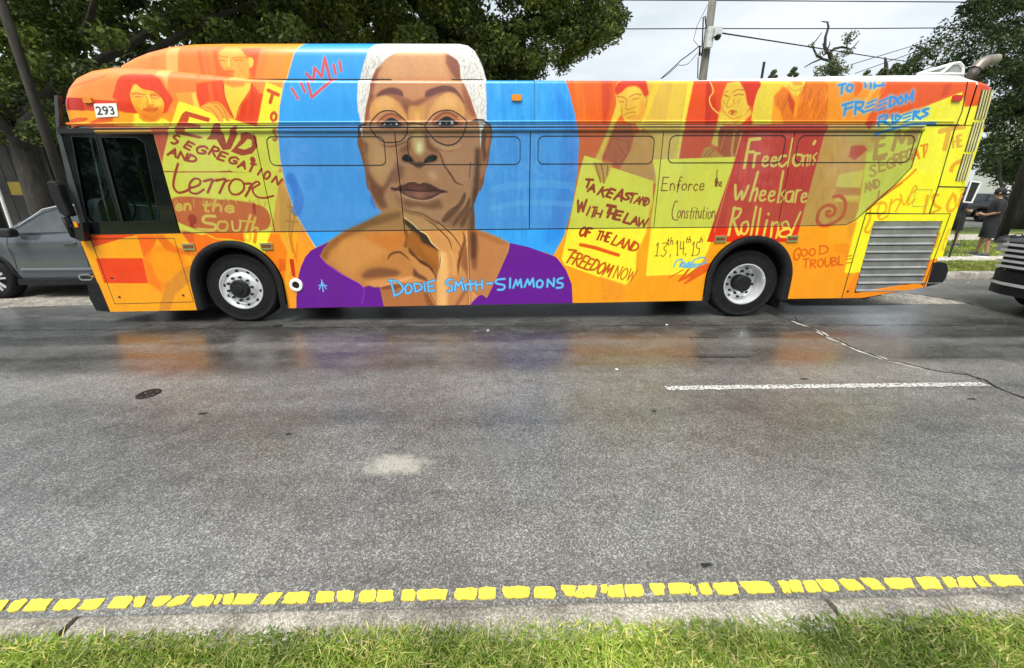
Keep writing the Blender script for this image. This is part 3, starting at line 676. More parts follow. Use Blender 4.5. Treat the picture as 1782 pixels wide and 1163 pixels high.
    K([(820, 700), (900, 630), (1060, 610), (1250, 650), (1200, 700), (1000, 720), (880, 730)], (140, 88, 56), 3, .8, True)
    K([(850, 770), (1100, 730), (1400, 700), (1520, 760), (1400, 790), (1130, 800), (980, 830)], (226, 158, 94), 2, .9)
    # chest below
    K([(1020, 830), (1130, 790), (1500, 770), (1570, 860), (1640, 1040), (1640, 1100), (1100, 1100)], (196, 126, 74), 1)
    K([(1020, 830), (1130, 800), (1300, 800), (1200, 850), (1050, 850)], (140, 84, 50), 1.5, .7)
    K([(1500, 860), (1560, 900), (1640, 1040), (1560, 1050)], (148, 90, 54), 2, .7)
    # ---------------- hand (C4)
    P.fr(660, 340, .17199)
    K([(-40, 110), (230, 130), (430, 350), (610, 560), (610, 1140), (-100, 1140), (-100, 400)], (206, 140, 78), 2, 0)
    # shadow between thumb and fingers
    K([(240, 230), (330, 290), (400, 350), (480, 400), (540, 480), (600, 540), (610, 690), (580, 830), (560, 760), (480, 680), (400, 620), (300, 540), (270, 450), (320, 360)], (176, 110, 54), 1.2)
    K([(255, 240), (340, 300), (400, 350), (480, 400), (540, 480), (595, 540), (560, 540), (440, 480), (400, 400), (330, 350), (250, 280)], (62, 44, 32), 1.8, .8)
    K([(410, 480), (560, 540), (600, 580), (605, 690), (560, 690), (440, 560)], (196, 124, 58), 2.5, .7)
    K([(290, 520), (330, 560), (400, 640), (480, 680), (540, 740), (582, 830), (575, 860), (530, 770), (430, 710), (330, 610), (300, 570)], (98, 58, 34), 1.2, .85)
    K([(300, 600), (350, 620), (420, 690), (500, 730), (560, 810), (590, 1120), (560, 1110), (500, 1000), (480, 910), (420, 860), (340, 830), (345, 730)], (214, 148, 86), 1)
    K([(345, 730), (400, 790), (480, 840), (490, 870), (400, 840), (340, 810)], (116, 72, 42), 1.5, .8)
    K([(0, 920), (130, 870), (330, 820), (330, 840), (130, 900), (0, 930)], (240, 176, 108), 1, .8)
    # fingers
    FN = [(235, 140), (330, 170), (440, 190), (560, 260), (640, 300), (760, 345), (850, 365), (890, 380), (905, 560), (905, 800), (925, 930), (960, 960), (1000, 1020), (905, 1130), (590, 1130), (580, 860), (590, 760), (615, 690), (603, 620), (600, 540), (530, 480), (480, 400), (400, 350), (340, 290), (240, 210)]
    K(FN, (222, 156, 92), .3)
    K([(230, 130), (330, 160), (440, 180), (560, 250), (640, 290), (560, 300), (450, 220), (330, 200), (240, 170)], (164, 104, 66), 1.4, .6)
    K([(610, 560), (680, 580), (700, 800), (690, 1130), (590, 1130), (585, 850), (615, 690)], (244, 186, 116), 3, .95)
    K([(600, 560), (620, 640), (618, 700), (590, 800), (590, 900), (600, 760), (640, 690), (630, 600)], (250, 206, 140), 1.5, .9)
    S([(242, 215), (340, 290), (400, 350), (480, 398), (530, 480), (600, 540)], 9, (255, 224, 160), .9)
    S([(440, 230), (540, 290), (600, 340), (690, 430), (720, 490), (735, 550)], 12, (130, 78, 46), .85, taper=True)
    S([(580, 250), (640, 310), (740, 400), (800, 480), (830, 540), (815, 620)], 14, (126, 74, 44), .85, taper=True)
    S([(850, 370), (865, 460), (840, 530), (820, 620), (800, 700), (800, 800)], 34, (140, 84, 50), .8, soft=3, taper=True)
    K([(860, 480), (905, 560), (910, 800), (920, 1120), (900, 1120), (880, 800), (820, 700), (830, 560)], (160, 98, 60), 2.5, .8)
    K([(700, 820), (860, 780), (900, 1000), (880, 1130), (700, 1130)], (208, 140, 84), 4, .7)
    S([(770, 1130), (850, 1000), (890, 930)], 40, (160, 100, 64), .6, soft=6)
    S([(720, 560), (760, 660), (760, 800)], 30, (236, 174, 108), .6, soft=6); S([(700, 400), (790, 440), (820, 510)], 34, (230, 164, 100), .6, soft=5)
    # neck right
    K([(890, 345), (980, 345), (1100, 380), (1200, 420), (1310, 480), (1320, 500), (1100, 1035), (1060, 1005), (1000, 1015), (930, 930), (905, 800), (900, 500)], (204, 138, 84), .5)
    K([(900, 350), (980, 350), (1000, 500), (980, 740), (950, 760), (920, 600)], (140, 86, 52), 3, .8)
    K([(930, 380), (975, 380), (970, 640), (940, 640)], (92, 56, 36), 3, .7)
    K([(990, 350), (1310, 480), (1240, 500), (1080, 430), (1000, 400)], (170, 108, 64), 3, .6)
    S([(880, 350), (900, 700), (915, 1130)], 5, (246, 214, 160), .8)
    # deepen the modelling of the skin before the clothes go on
    sk = full.copy(); P.fr(500, 370, .15713)
    for q in (sh,):
        b3, m3 = P.mask(P.tr(q)); v3 = sk[b3[2]:b3[3], b3[0]:b3[1]]; np.maximum(v3, m3, out=v3)
    P.fr(660, 340, .17199)
    for q in (FN, [(890, 345), (980, 345), (1100, 380), (1200, 420), (1310, 480), (1320, 500), (1100, 1035), (1060, 1005), (1000, 1015), (930, 930), (905, 800), (900, 500)]):
        b3, m3 = P.mask(P.tr(q)); v3 = sk[b3[2]:b3[3], b3[0]:b3[1]]; np.maximum(v3, m3, out=v3)
    mid = np.array((.74, .51, .33), np.float32)
    tone = np.clip((P.a - mid) * 1.26 + mid - np.array((.05, .035, .02), np.float32), 0, 1); grey = tone.mean(-1, keepdims=True)
    tone = tone * .90 + grey * .10 + np.array((.015, -.004, -.004), np.float32)
    P.a += sk[..., None] * (tone - P.a)
    for q, w in (([(440, 230), (540, 290), (600, 340), (690, 430), (722, 490), (735, 560)], 9), ([(580, 250), (640, 310), (740, 400), (800, 480), (832, 545)], 10), ([(800, 560), (812, 640), (800, 760)], 9), ([(235, 140), (330, 165), (440, 190), (560, 262), (640, 302), (760, 345)], 8), ([(610, 560), (618, 640), (614, 700), (590, 770), (582, 860)], 8), ([(480, 870), (500, 960), (560, 1080), (590, 1130)], 8), ([(905, 400), (905, 600), (912, 800), (930, 930), (1000, 1015)], 8)):
        S(q, w, (92, 54, 32), .75, soft=1.2, taper=True)
    # ---------------- purple top
    K([(905, 1125), (950, 1070), (1000, 1020), (1040, 1005), (1090, 1040), (1200, 810), (1310, 560), (1322, 482), (1500, 520), (1640, 570), (1780, 620), (1880, 720), (1950, 900), (1965, 1140)], PUR, .15)
    P.fr(500, 370, .15713)
    K([(100, 1100), (100, 940), (125, 700), (150, 600), (200, 490), (260, 420), (330, 385), (460, 325), (400, 400), (360, 480), (430, 560), (620, 690), (790, 780), (850, 830), (900, 810), (960, 830), (1020, 830), (1050, 960), (1080, 1100)], PUR, .15)
    for i in range(46):
        t = i / 45; x = 330 + t * 500
        yb = 500 + (x - 360) * .68
        S([(x, yb), (x - 18 + t * 16, 1060)], 4, (140, 62, 178) if i % 2 else (78, 14, 118), .55, sm=False)
    S([(360, 480), (460, 590), (620, 690), (790, 780), (845, 840), (850, 900), (825, 1000)], 6, (190, 110, 210), .8)
    S([(850, 830), (900, 812), (960, 830), (1020, 828), (1050, 960), (1080, 1080)], 5, (90, 30, 110), .7)
    LB = (120, 200, 250)
    S([(380, 745), (398, 875)], 14, LB, sm=False); S([(345, 805), (438, 808)], 12, LB, sm=False); S([(355, 850), (385, 765), (430, 845)], 12, LB, sm=False)
    # name
    P.fr(660, 340, .17199)
    for c, w in (((60, 110, 170), 30), (LB, 19)):
        S([(115, 860), (155, 1015)], w, c, sm=False); S([(95, 862), (180, 870), (240, 930), (215, 985), (150, 1018)], w, c)
        S([(290, 900), (265, 930), (270, 985), (310, 985), (330, 935), (300, 898)], w, c)
        S([(350, 892), (368, 975)], w, c, sm=False); S([(350, 892), (410, 900), (430, 940), (370, 975)], w, c)
        S([(452, 885), (465, 970)], w, c, sm=False); S([(560, 860), (490, 880), (500, 970), (565, 962)], w, c, sm=False); S([(495, 925), (550, 915)], w, c, sm=False)
        S([(735, 850), (690, 860), (680, 895), (730, 920), (735, 960), (690, 970)], w, c)
        S([(765, 965), (775, 870), (800, 920), (830, 870), (850, 960)], w, c, sm=False); S([(868, 900), (878, 955)], w, c, sm=False); S([(845, 840), (848, 846)], w, c)
        S([(915, 860), (930, 960)], w, c, sm=False); S([(880, 900), (970, 895)], w, c, sm=False); S([(975, 870), (985, 955)], w, c, sm=False); S([(985, 905), (1045, 900)], w, c, sm=False); S([(1040, 860), (1045, 945)], w, c, sm=False)
        S([(1090, 893), (1145, 888)], w, c, sm=False)
        S([(1270, 845), (1190, 855), (1185, 890), (1265, 910), (1255, 950), (1200, 955)], w, c)
        S([(1325, 840), (1322, 935)], w, c, sm=False); S([(1355, 935), (1385, 855), (1400, 910), (1430, 850), (1440, 930)], w, c, sm=False)
        S([(1470, 925), (1500, 850), (1520, 905), (1555, 840), (1565, 925)], w, c, sm=False)
        S([(1625, 855), (1595, 880), (1600, 925), (1640, 925), (1655, 880), (1625, 855)], w, c); S([(1700, 925), (1705, 850), (1765, 920), (1768, 840)], w, c, sm=False)
        S([(1855, 835), (1810, 850), (1805, 880), (1855, 895), (1845, 930), (1795, 935)], w, c)

    # ---------------- right half
    P.fr(0, 0, 1)
    R_ = lambda q, c, b=0, a=1: K(q, c, b, a)
    half = np.zeros((H_, W_), np.float32)
    dm = P.mask(P.tr(DISC)); tot = np.ones((H_, W_), np.float32)
    bb = dm[0]; tot[bb[2]:bb[3], bb[0]:bb[1]] -= dm[1]
    cut = int(P.T(np.array([[940., 300.]]))[0, 0]); tot[:, :cut] = 0
    pp = P.mask(P.tr([(880, 560), (890, 430), (940, 432), (968, 447), (985, 470), (995, 495), (998, 560)]))
    bb = pp[0]; tot[bb[2]:bb[3], bb[0]:bb[1]] *= 1 - pp[1]
    P.clip = tot
    R_([(960, 400), (1480, 390), (1500, 560), (960, 560)], (253, 168, 62))
    R_([(985, 130), (1215, 130), (1180, 400), (980, 400)], (236, 108, 52))
    P.fr(1000, 130, .16336)
    R_([(0, 40), (60, 40), (160, 530), (40, 530)], (242, 128, 54), 3, .8); R_([(290, 40), (400, 40), (390, 300), (330, 530), (300, 530)], (208, 68, 46), 2, .8)
    for i in range(30):
        x = r.uniform(40, 420); S([(x, 60), (x + 20, 500)], r.uniform(5, 18), (222, 86, 44) if i % 2 else (246, 128, 60), .25, soft=3)
    # man by the column
    R_([(770, 40), (1280, 40), (1200, 540), (1100, 900), (1090, 1163), (820, 1163), (830, 960), (820, 640), (640, 520), (700, 470)], (228, 186, 84), .5)
    R_([(860, 40), (940, 40), (760, 480), (700, 620), (640, 520), (740, 420)], YOL, .5); R_([(1060, 40), (1180, 40), (1120, 540), (960, 540)], (236, 200, 84), .6)
    R_([(1190, 40), (1275, 40), (1200, 540), (1120, 940), (1060, 940), (1130, 500)], (244, 222, 84), .5)
    S([(1200, 60), (1160, 350), (1130, 520), (1080, 900)], 14, (214, 176, 70), .7); S([(1272, 60), (1195, 540), (1095, 930)], 10, (250, 214, 130), .9)
    R_([(450, 270), (490, 300), (500, 420), (430, 520), (360, 700), (290, 880), (300, 940), (200, 940), (290, 740), (380, 520), (440, 330)], (236, 204, 80), .4)
    R_([(430, 540), (600, 530), (640, 700), (560, 880), (480, 1000), (340, 900), (300, 900), (380, 700)], (196, 104, 66), .5)
    R_([(640, 640), (700, 600), (830, 640), (830, 960), (1000, 940), (830, 1140), (560, 1080), (480, 1010), (600, 800)], (216, 158, 84), .6)
    for q in ([(400, 640), (370, 760), (310, 900)], [(440, 690), (520, 700), (560, 720)], [(470, 760), (540, 860)], [(580, 700), (560, 850), (500, 920)]): S(q, 12, (164, 78, 50), .6)
    R_([(440, 250), (430, 160), (440, 80), (500, 50), (760, 50), (790, 200), (760, 260), (730, 220), (680, 130), (540, 150), (500, 200)], (218, 68, 44), .4)
    R_([(455, 210), (500, 190), (550, 140), (640, 120), (700, 150), (740, 230), (780, 230), (775, 340), (745, 420), (700, 480), (620, 520), (530, 500), (500, 420), (480, 330), (455, 270)], (234, 186, 76), .4)
    R_([(560, 130), (660, 130), (720, 200), (560, 240)], (242, 208, 90), 2, .8)
    R_([(700, 240), (745, 300), (745, 400), (700, 480), (620, 510), (560, 490), (700, 400)], (232, 158, 72), 2, .8)
    for q, w in (([(460, 240), (500, 235), (550, 262)], 13), ([(590, 235), (650, 205), (710, 215)], 14), ([(480, 285), (530, 290)], 12), ([(620, 265), (680, 250)], 12), ([(560, 270), (545, 350), (560, 375), (640, 350)], 10), ([(530, 430), (580, 405), (650, 400)], 11), ([(560, 460), (640, 435)], 9), ([(500, 350), (520, 480), (620, 525), (720, 480)], 8), ([(745, 230), (770, 260), (750, 340)], 10)):
        S(q, w * .8, (192, 104, 46), .75, soft=1.2)
    S([(440, 120), (460, 80), (500, 65)], 9, (244, 170, 90)); S([(440, 210), (450, 290)], 8, (250, 214, 100))
    # red column and woman
    P.fr(1220, 130, .16336)
    R_([(-70, 40), (700, 40), (640, 560), (480, 560), (440, 620), (360, 940), (-240, 940), (-180, 560)], (232, 88, 50), .4)
    R_([(60, 40), (110, 40), (110, 700), (60, 760), (40, 500)], (196, 56, 44), .8, .9)
    R_([(140, 200), (180, 400), (180, 540), (90, 560), (110, 300)], (204, 60, 44), 2, .8); R_([(-130, 560), (150, 540), (130, 760), (20, 800), (-20, 930), (-240, 930)], (226, 88, 56), .6)
    R_([(640, 40), (900, 40), (860, 130), (770, 230), (760, 400), (740, 540), (540, 540), (560, 330), (600, 200)], (232, 206, 78), .5)
    R_([(840, 40), (1150, 40), (1090, 140), (1050, 220), (980, 220), (930, 140), (870, 130)], (238, 208, 84), .4)
    R_([(940, 40), (1110, 40), (1070, 110), (990, 110)], (226, 150, 66), .5); S([(930, 120), (1000, 175), (1090, 130)], 10, (220, 150, 60), .8)
    R_([(880, 130), (930, 170), (1000, 300), (990, 430), (1030, 540), (880, 540), (850, 400), (790, 330), (780, 230)], (232, 128, 50), .5)
    R_([(930, 180), (1000, 300), (980, 440), (920, 260)], (206, 74, 36), .8)
    R_([(1140, 40), (1370, 40), (1390, 300), (1340, 540), (1000, 540), (1030, 330), (1080, 170)], (228, 124, 50), .5)
    for i in range(46):
        x = r.uniform(1060, 1370); y = r.uniform(60, 420); S([(x, y), (x - r.uniform(10, 50), y + r.uniform(50, 120))], r.uniform(8, 20), (196, 92, 38) if i % 2 else (246, 156, 66), .5, taper=True)
    for i in range(14):
        x = r.uniform(800, 960); y = r.uniform(200, 420); S([(x, y), (x + r.uniform(-30, 30), y + 70)], 9, (186, 88, 36), .5, taper=True)
    R_([(1300, 40), (1782, 40), (1782, 560), (1320, 560), (1380, 300), (1390, 140)], (246, 156, 54), .6)
    R_([(0, 900), (0, 860), (40, 780), (120, 760), (190, 840), (300, 880), (370, 880), (330, 1000), (60, 1000)], (206, 150, 72), .6)
    R_([(190, 440), (250, 440), (200, 780), (110, 740)], (232, 200, 84), .4); R_([(190, 560), (440, 560), (400, 880), (250, 880), (180, 800)], (190, 92, 60), .6)
    S([(360, 600), (330, 800), (340, 870)], 26, (222, 186, 80), .7); S([(430, 620), (400, 760), (370, 880)], 22, (222, 186, 80), .7); S([(270, 600), (210, 800)], 14, (212, 160, 70), .6)
    S([(100, 80), (130, 180), (90, 250), (110, 340), (180, 410)], 13, (246, 200, 100))
    R_([(240, 180), (280, 90), (420, 60), (470, 170), (490, 300), (520, 350), (460, 450), (360, 510), (270, 480), (210, 380), (215, 280)], (234, 194, 80), .4)
    R_([(410, 60), (630, 60), (640, 120), (590, 230), (550, 340), (500, 320), (480, 200), (440, 120)], (214, 66, 48), .4)
    R_([(200, 380), (250, 430), (360, 520), (460, 440), (530, 360), (540, 420), (420, 540), (250, 540), (180, 420)], (238, 208, 84), .5, .9)
    for q, w in (([(340, 190), (390, 160), (460, 165)], 12), ([(350, 225), (400, 210), (450, 215)], 14), ([(245, 215), (290, 235)], 16), ([(250, 190), (280, 175)], 10), ([(310, 240), (275, 310), (280, 350), (330, 330)], 9), ([(350, 260), (350, 320)], 9), ([(290, 400), (320, 380), (380, 395), (330, 430), (290, 400)], 10), ([(225, 330), (240, 390), (330, 470), (430, 440)], 7), ([(390, 300), (420, 260)], 8), ([(240, 270), (250, 320)], 8)):
        S(q, w * .8, (180, 92, 44), .75, soft=1.2)
    R_([(310, 385), (370, 390), (330, 425)], (200, 70, 44), 0, .9)
    S([(650, 110), (600, 200), (570, 330), (540, 480)], 12, (248, 210, 90))
    for q in ([(0, 930), (60, 830), (130, 780)], [(20, 990), (80, 860), (150, 800)], [(60, 960), (110, 870)]): S(q, 11, (168, 96, 46), .8)
    # signs
    P.fr(960, 300, .2469)
    R_([(230, -120), (330, -90), (440, -30), (715, 60), (715, 200), (690, 330), (650, 500), (590, 720), (515, 800), (340, 740), (90, 650), (70, 610), (130, 330), (190, 30)], YEL, .2)
    R_([(715, -90), (1300, -110), (1200, 250), (1100, 560), (1010, 715), (665, 730), (690, 400), (740, 60)], YEL, .2)
    R_([(600, 560), (665, 430), (700, 200), (700, 400), (660, 735), (520, 800), (590, 720)], (248, 172, 62), .5); R_([(340, 730), (520, 790), (520, 900), (360, 900)], (244, 156, 66), 1, .7)
    S([(915, -90), (870, 400)], 9, (240, 244, 120), .7, sm=False)
    R_([(290, -70), (430, -70), (400, 20), (370, 80), (340, 60), (310, -10)], (222, 170, 76), .5)
    for q in ([(310, -60), (330, 10), (345, 70)], [(350, -60), (365, 20), (370, 75)], [(395, -50), (390, 20)]): S(q, 9, (170, 100, 46), .8)
    BRN = (176, 62, 34)
    # TAKE A STAND (letters one by one along the falling line)
    for c, a, b, h, w in (('T', (228, 105), (275, 108), 55, 17), ('A', (255, 132), (300, 138), 50, 16), ('K', (325, 155), (365, 172), 62, 16), ('E', (385, 168), (415, 178), 60, 17), ('A', (440, 190), (492, 200), 78, 17), ('S', (500, 185), (540, 198), 50, 16), ('T', (535, 210), (580, 215), 65, 13), ('A', (580, 218), (620, 225), 52, 12), ('N', (615, 220), (648, 232), 52, 13), ('D', (655, 235), (685, 230), 55, 12)): X(c, a, b, h, w, BRN, slant=.25, jit=.01)
    for c, a, b, h, w in (('W', (175, 280), (235, 275), 78, 17), ('I', (245, 300), (250, 301), 60, 14), ('T', (270, 315), (300, 318), 72, 13), ('H', (300, 312), (340, 318), 50, 14), ('T', (375, 280), (430, 290), 50, 24), ('H', (395, 315), (432, 322), 60, 20), ('E', (440, 328), (480, 335), 60, 18), ('L', (505, 350), (545, 362), 65, 18), ('A', (555, 365), (600, 370), 55, 16), ('W', (600, 378), (665, 385), 60, 13)): X(c, a, b, h, w, BRN, slant=.22, jit=.01)
    X('OF', (190, 445), (265, 455), 62, 17, BRN, slant=.25); X('THE', (310, 470), (400, 488), 62, 13, BRN, slant=.22); X('LAND', (420, 505), (590, 562), 66, 14, (200, 80, 34), slant=.25)
    S([(205, 510), (300, 530), (380, 555), (470, 583)], 26, (232, 92, 34))
    X('FREEDOM', (108, 635), (400, 735), 88, 14, (206, 92, 36), slant=.25); X('NOW', (430, 745), (570, 770), 88, 10, (214, 120, 46), slant=.25)
    S([(120, 545), (175, 550)], 14, (206, 92, 36)); 
    BW = (140, 70, 34)
    X('E', (775, 128), (815, 128), 92, 7, BW, slant=.12); X('nforce', (835, 128), (1072, 126), 75, 7, BW, slant=.1, up=(0, -1)); S([(895, 110), (905, 40), (925, 35)], 6, BW)
    S([(1168, -20), (1160, 100)], 6, BW); X('the', (1150, 98), (1200, 100), 55, 6, BW, jit=.01)
    S([(888, 205), (870, 210), (850, 280), (858, 330), (890, 335)], 7, BW); X('onstitution', (885, 322), (1150, 325), 82, 6, BW, slant=.12, jit=.05)
    X('13', (730, 590), (805, 590), 90, 6, BW, slant=.12); X('th', (815, 510), (855, 505), 45, 6, BW, slant=.2); S([(838, 580), (834, 596)], 6, BW); X('14', (880, 585), (935, 580), 95, 6, BW, slant=.12); X('th', (945, 495), (980, 495), 40, 6, BW, slant=.2); S([(948, 570), (942, 590)], 6, BW)
    X('15', (985, 585), (1040, 580), 92, 6, BW, slant=.18); X('h', (1045, 492), (1062, 492), 30, 6, BW, slant=.2)
    K_ = (230, 102, 44)
    S([(825, 745), (930, 685)], 8, K_, sm=False); R_([(885, 770), (960, 680), (980, 676), (930, 740), (1030, 665), (1140, 630), (1130, 680), (950, 785), (925, 785), (985, 735), (900, 772)], K_)
    S([(860, 670), (880, 625), (920, 615), (905, 660), (935, 630), (930, 670), (970, 630), (960, 665), (1010, 615), (1070, 600), (1085, 625), (1020, 665), (940, 670)], 9, (96, 170, 226)); S([(900, 665), (1090, 640)], 10, (96, 170, 226), .9); R_([(930, 640), (1010, 635), (1020, 668), (920, 670)], (120, 190, 236), .5, .8)
    # tan field and END SEGREGATION ghost sign
    P.fr(0, 0, 1)
    P.clip = tot
    R_([(1440, 216), (1750, 216), (1750, 420), (1385, 420)], (228, 168, 78), 0)
    for i in range(50):
        y = r.uniform(225, 400); x = r.uniform(1442, 1500) - (y - 221) * .2
        S([(x, y), (x, y + 20)], r.uniform(2, 8), (214, 140, 62) if i % 2 else (236, 184, 90), .3, soft=3)
    R_([(1385, 396), (1480, 396), (1476, 440), (1450, 470), (1440, 560), (1380, 560)], (252, 166, 62), 0)
    P.fr(1220, 90, .3154)
    R_([(980, 330), (1440, 220), (1640, 290), (1500, 920), (800, 1000), (870, 880), (900, 700), (930, 480)], (246, 240, 78), .4)
    R_([(930, 420), (1210, 420), (1200, 560), (1000, 900), (880, 920), (905, 640)], (232, 226, 84), 1, .9)
    R_([(800, 430), (1000, 420), (940, 560), (830, 520)], (216, 176, 80), 1.5, .8)
    R_([(830, 520), (900, 515), (920, 540), (850, 600), (815, 580)], (214, 84, 52), .5)
    GH = (206, 160, 80)
    S([(1010, 470), (950, 480)], 26, GH, sm=False); S([(975, 470), (960, 590), (1020, 570)], 26, GH, sm=False); S([(970, 525), (1010, 515)], 20, GH)
    S([(1060, 540), (1085, 440), (1110, 500), (1140, 440)], 22, GH, sm=False); K([(1140, 420), (1215, 410), (1190, 500), (1140, 520)], GH, .5)
    for c, a, h in (('S', (935, 690), 60), ('E', (985, 660), 60), ('G', (1030, 648), 55), ('R', (1070, 628), 60), ('E', (1105, 610), 55), ('G', (1135, 600), 55), ('A', (1170, 595), 60), ('T', (1215, 585), 60)): X(c, a, (a[0] + 34, a[1] - 8), h, 12, GH if a[0] < 1150 else (236, 150, 50), slant=.2)
    S([(1250, 515), (1240, 560)], 7, (236, 150, 50)); X('AND', (908, 775), (990, 745), 45, 10, GH, slant=.15)
    S([(985, 770), (975, 815)], 12, GH)
    # big T, THE, OF ghost
    G2 = (226, 178, 72)
    S([(1320, 440), (1400, 420), (1450, 415)], 26, G2); S([(1370, 430), (1345, 535)], 28, G2); X('HE', (1392, 530), (1440, 520), 60, 12, G2, slant=.15)
    S([(1440, 600), (1390, 630), (1380, 690), (1430, 700)], 24, (240, 172, 66)); S([(1500, 590), (1490, 640)], 12, G2, .6); S([(1480, 600), (1510, 598)], 8, G2, .6)
    # TO THE FREEDOM RIDERS corner colours
    R_([(700, 150), (1500, 150), (1500, 190), (1440, 225), (1270, 290), (1200, 330), (1100, 350), (960, 400), (700, 400)], (240, 150, 60), 1)
    R_([(1010, 150), (1640, 150), (1620, 290), (1450, 305), (1440, 225), (1270, 290), (1100, 340), (970, 400), (920, 420), (900, 400), (940, 330), (980, 250)], (228, 96, 52), .6)
    R_([(830, 150), (900, 150), (890, 210), (850, 250)], (226, 104, 54), 1, .8)
    R_([(960, 170), (990, 170), (880, 340), (850, 350)], (244, 184, 76), 1, .8); R_([(990, 230), (1020, 190), (940, 330), (905, 350)], (244, 184, 76), 1, .6)
    R_([(1345, 180), (1390, 165), (1360, 240), (1320, 255)], (206, 76, 46), 1, .8); R_([(1540, 180), (1610, 180), (1590, 215), (1540, 210)], (200, 70, 52), 1, .6)
    R_([(1440, 222), (1455, 300), (1410, 400), (1215, 400), (1100, 400), (960, 405), (1000, 380), (1200, 330), (1270, 290)], (242, 232, 78), .4)
    R_([(905, 395), (945, 380), (930, 420), (915, 430)], (206, 60, 40), .5)
    # lower end: terror is our
    P.fr(1220, 300, .3154)
    R_([(915, 205), (1000, 150), (1180, 0), (1640, 0), (1370, 470), (860, 555), (790, 555), (820, 400), (835, 300), (900, 240)], (250, 242, 70), .3)
    S([(915, 205), (1010, 120), (1120, 45), (1185, -15)], 12, (240, 150, 50)); S([(925, 200), (1010, 130), (1110, 60)], 6, (206, 120, 44))
    G3 = (240, 178, 60)
    S([(1000, 165), (940, 190), (930, 260), (905, 320), (930, 330), (950, 290)], 15, G3); S([(980, 240), (1020, 210), (1015, 170), (985, 180), (975, 230), (990, 260), (1030, 240)], 11, G3)
    S([(1050, 150), (1035, 225)], 11, G3); S([(1045, 180), (1075, 150), (1100, 160), (1075, 215)], 11, G3); S([(1100, 120), (1120, 180), (1150, 130), (1190, 90), (1180, 75), (1160, 110), (1140, 180), (1180, 150)], 9, G3)
    S([(1250, 130), (1230, 225)], 16, G3); S([(1310, 125), (1280, 130), (1290, 180), (1320, 200), (1270, 225)], 15, G3)
    S([(1390, 120), (1360, 180), (1370, 215), (1410, 190), (1400, 130)], 18, G3); S([(1450, 120), (1430, 180), (1440, 215)], 16, G3)
    S([(1400, 310), (1370, 330), (1340, 420), (1380, 420)], 16, (246, 206, 66)); S([(1355, 370), (1390, 365)], 12, (246, 206, 66)); S([(1310, 340), (1290, 410)], 24, (240, 190, 62))
    R_([(400, 400), (560, 395), (840, 300), (830, 420), (780, 560), (820, 560), (760, 720), (300, 720)], (252, 162, 60), .4, 0)
    R_([(430, 296), (800, 296), (860, 270), (825, 400), (790, 555), (860, 560), (820, 700), (380, 710)], (253, 164, 62), .4)
    R_([(700, 300), (860, 270), (825, 395), (700, 390)], (248, 176, 66), 2, .6); R_([(740, 395), (830, 395), (810, 460), (740, 440)], (246, 146, 56), 1, .6)
    R_([(860, 550), (1230, 600), (1260, 480), (1372, 470), (1340, 500), (1240, 640), (800, 720), (770, 700)], (252, 150, 56), .2)
    R_([(760, 12), (905, -15), (880, 90), (745, 85)], (236, 214, 84), .6, .9); R_([(745, 80), (880, 85), (880, 125), (740, 125)], (214, 140, 64), .6, .9); R_([(740, 130), (880, 130), (870, 170), (740, 160)], (238, 206, 80), .6, .9); R_([(760, 165), (870, 165), (850, 260), (740, 250)], (214, 140, 64), 1, .8)
    R_([(790, 160), (870, 150), (850, 300), (820, 390)], (222, 150, 66), 2, .5)
    # red sign
    P.fr(0, 0, 1)
    RS = [(1296, 221), (1345, 216), (1440, 216), (1385, 421), (1230, 421), (1272, 300)]
    R_(RS, (226, 62, 48))
    for i in range(60):
        t = r.uniform(0, 1); y = r.uniform(222, 380); x = 1296 + t * 135 - (y - 221) * .27
        S([(x, y), (x - 4, y + r.uniform(12, 40))], r.uniform(1.5, 5), (240, 92, 56) if i % 2 else (196, 44, 40), .4, soft=2)
    S([(1292, 232), (1243, 405)], 1.2, (252, 180, 110), .8, sm=False)
    FY = (244, 214, 92)
    P.fr(1220, 90, .3154)
    S([(325, 480), (270, 485), (262, 520), (240, 640)], 17, FY, sm=False); S([(255, 555), (290, 552)], 16, FY)
    S([(300, 560), (290, 635)], 16, FY); S([(298, 585), (310, 562), (325, 562)], 12, FY)
    def e_(x, y, k=1): S([(x, y - 22 * k), (x + 22 * k, y - 28 * k), (x + 24 * k, y - 42 * k), (x + 8 * k, y - 40 * k), (x, y - 10 * k), (x + 10 * k, y), (x + 24 * k, y - 6 * k)], 12, FY)
    e_(340, 632, 1.2); e_(388, 632, 1.15)
    S([(470, 575), (440, 580), (430, 615), (450, 632), (475, 610)], 13, FY); S([(508, 480), (482, 630)], 14, FY)
    S([(555, 570), (520, 570), (510, 610), (530, 630), (560, 600), (560, 572)], 13, FY)
    S([(570, 575), (562, 630)], 9, FY); S([(570, 580), (590, 572), (585, 630)], 9, FY); S([(592, 580), (606, 572), (598, 625)], 9, FY); S([(640, 560), (620, 580), (630, 600), (618, 622)], 9, FY); S([(630, 495), (624, 508)], 16, FY)
    S([(190, 735), (195, 815), (225, 770), (230, 815), (262, 740)], 14, FY); S([(315, 665), (270, 822)], 14, FY); S([(280, 780), (305, 755), (312, 770), (298, 822)], 13, FY)
    e_(325, 822, 1.25); e_(375, 825, 1.25); S([(455, 660), (425, 832)], 13, FY); S([(465, 765), (445, 785), (458, 808), (440, 830)], 10, FY)
    S([(505, 770), (475, 780), (470, 820), (495, 825), (512, 775), (505, 830)], 12, FY); S([(530, 765), (520, 830)], 12, FY); S([(528, 785), (540, 765), (552, 765)], 10, FY); e_(555, 830, 1.1)
    P.fr(1220, 300, .3154)
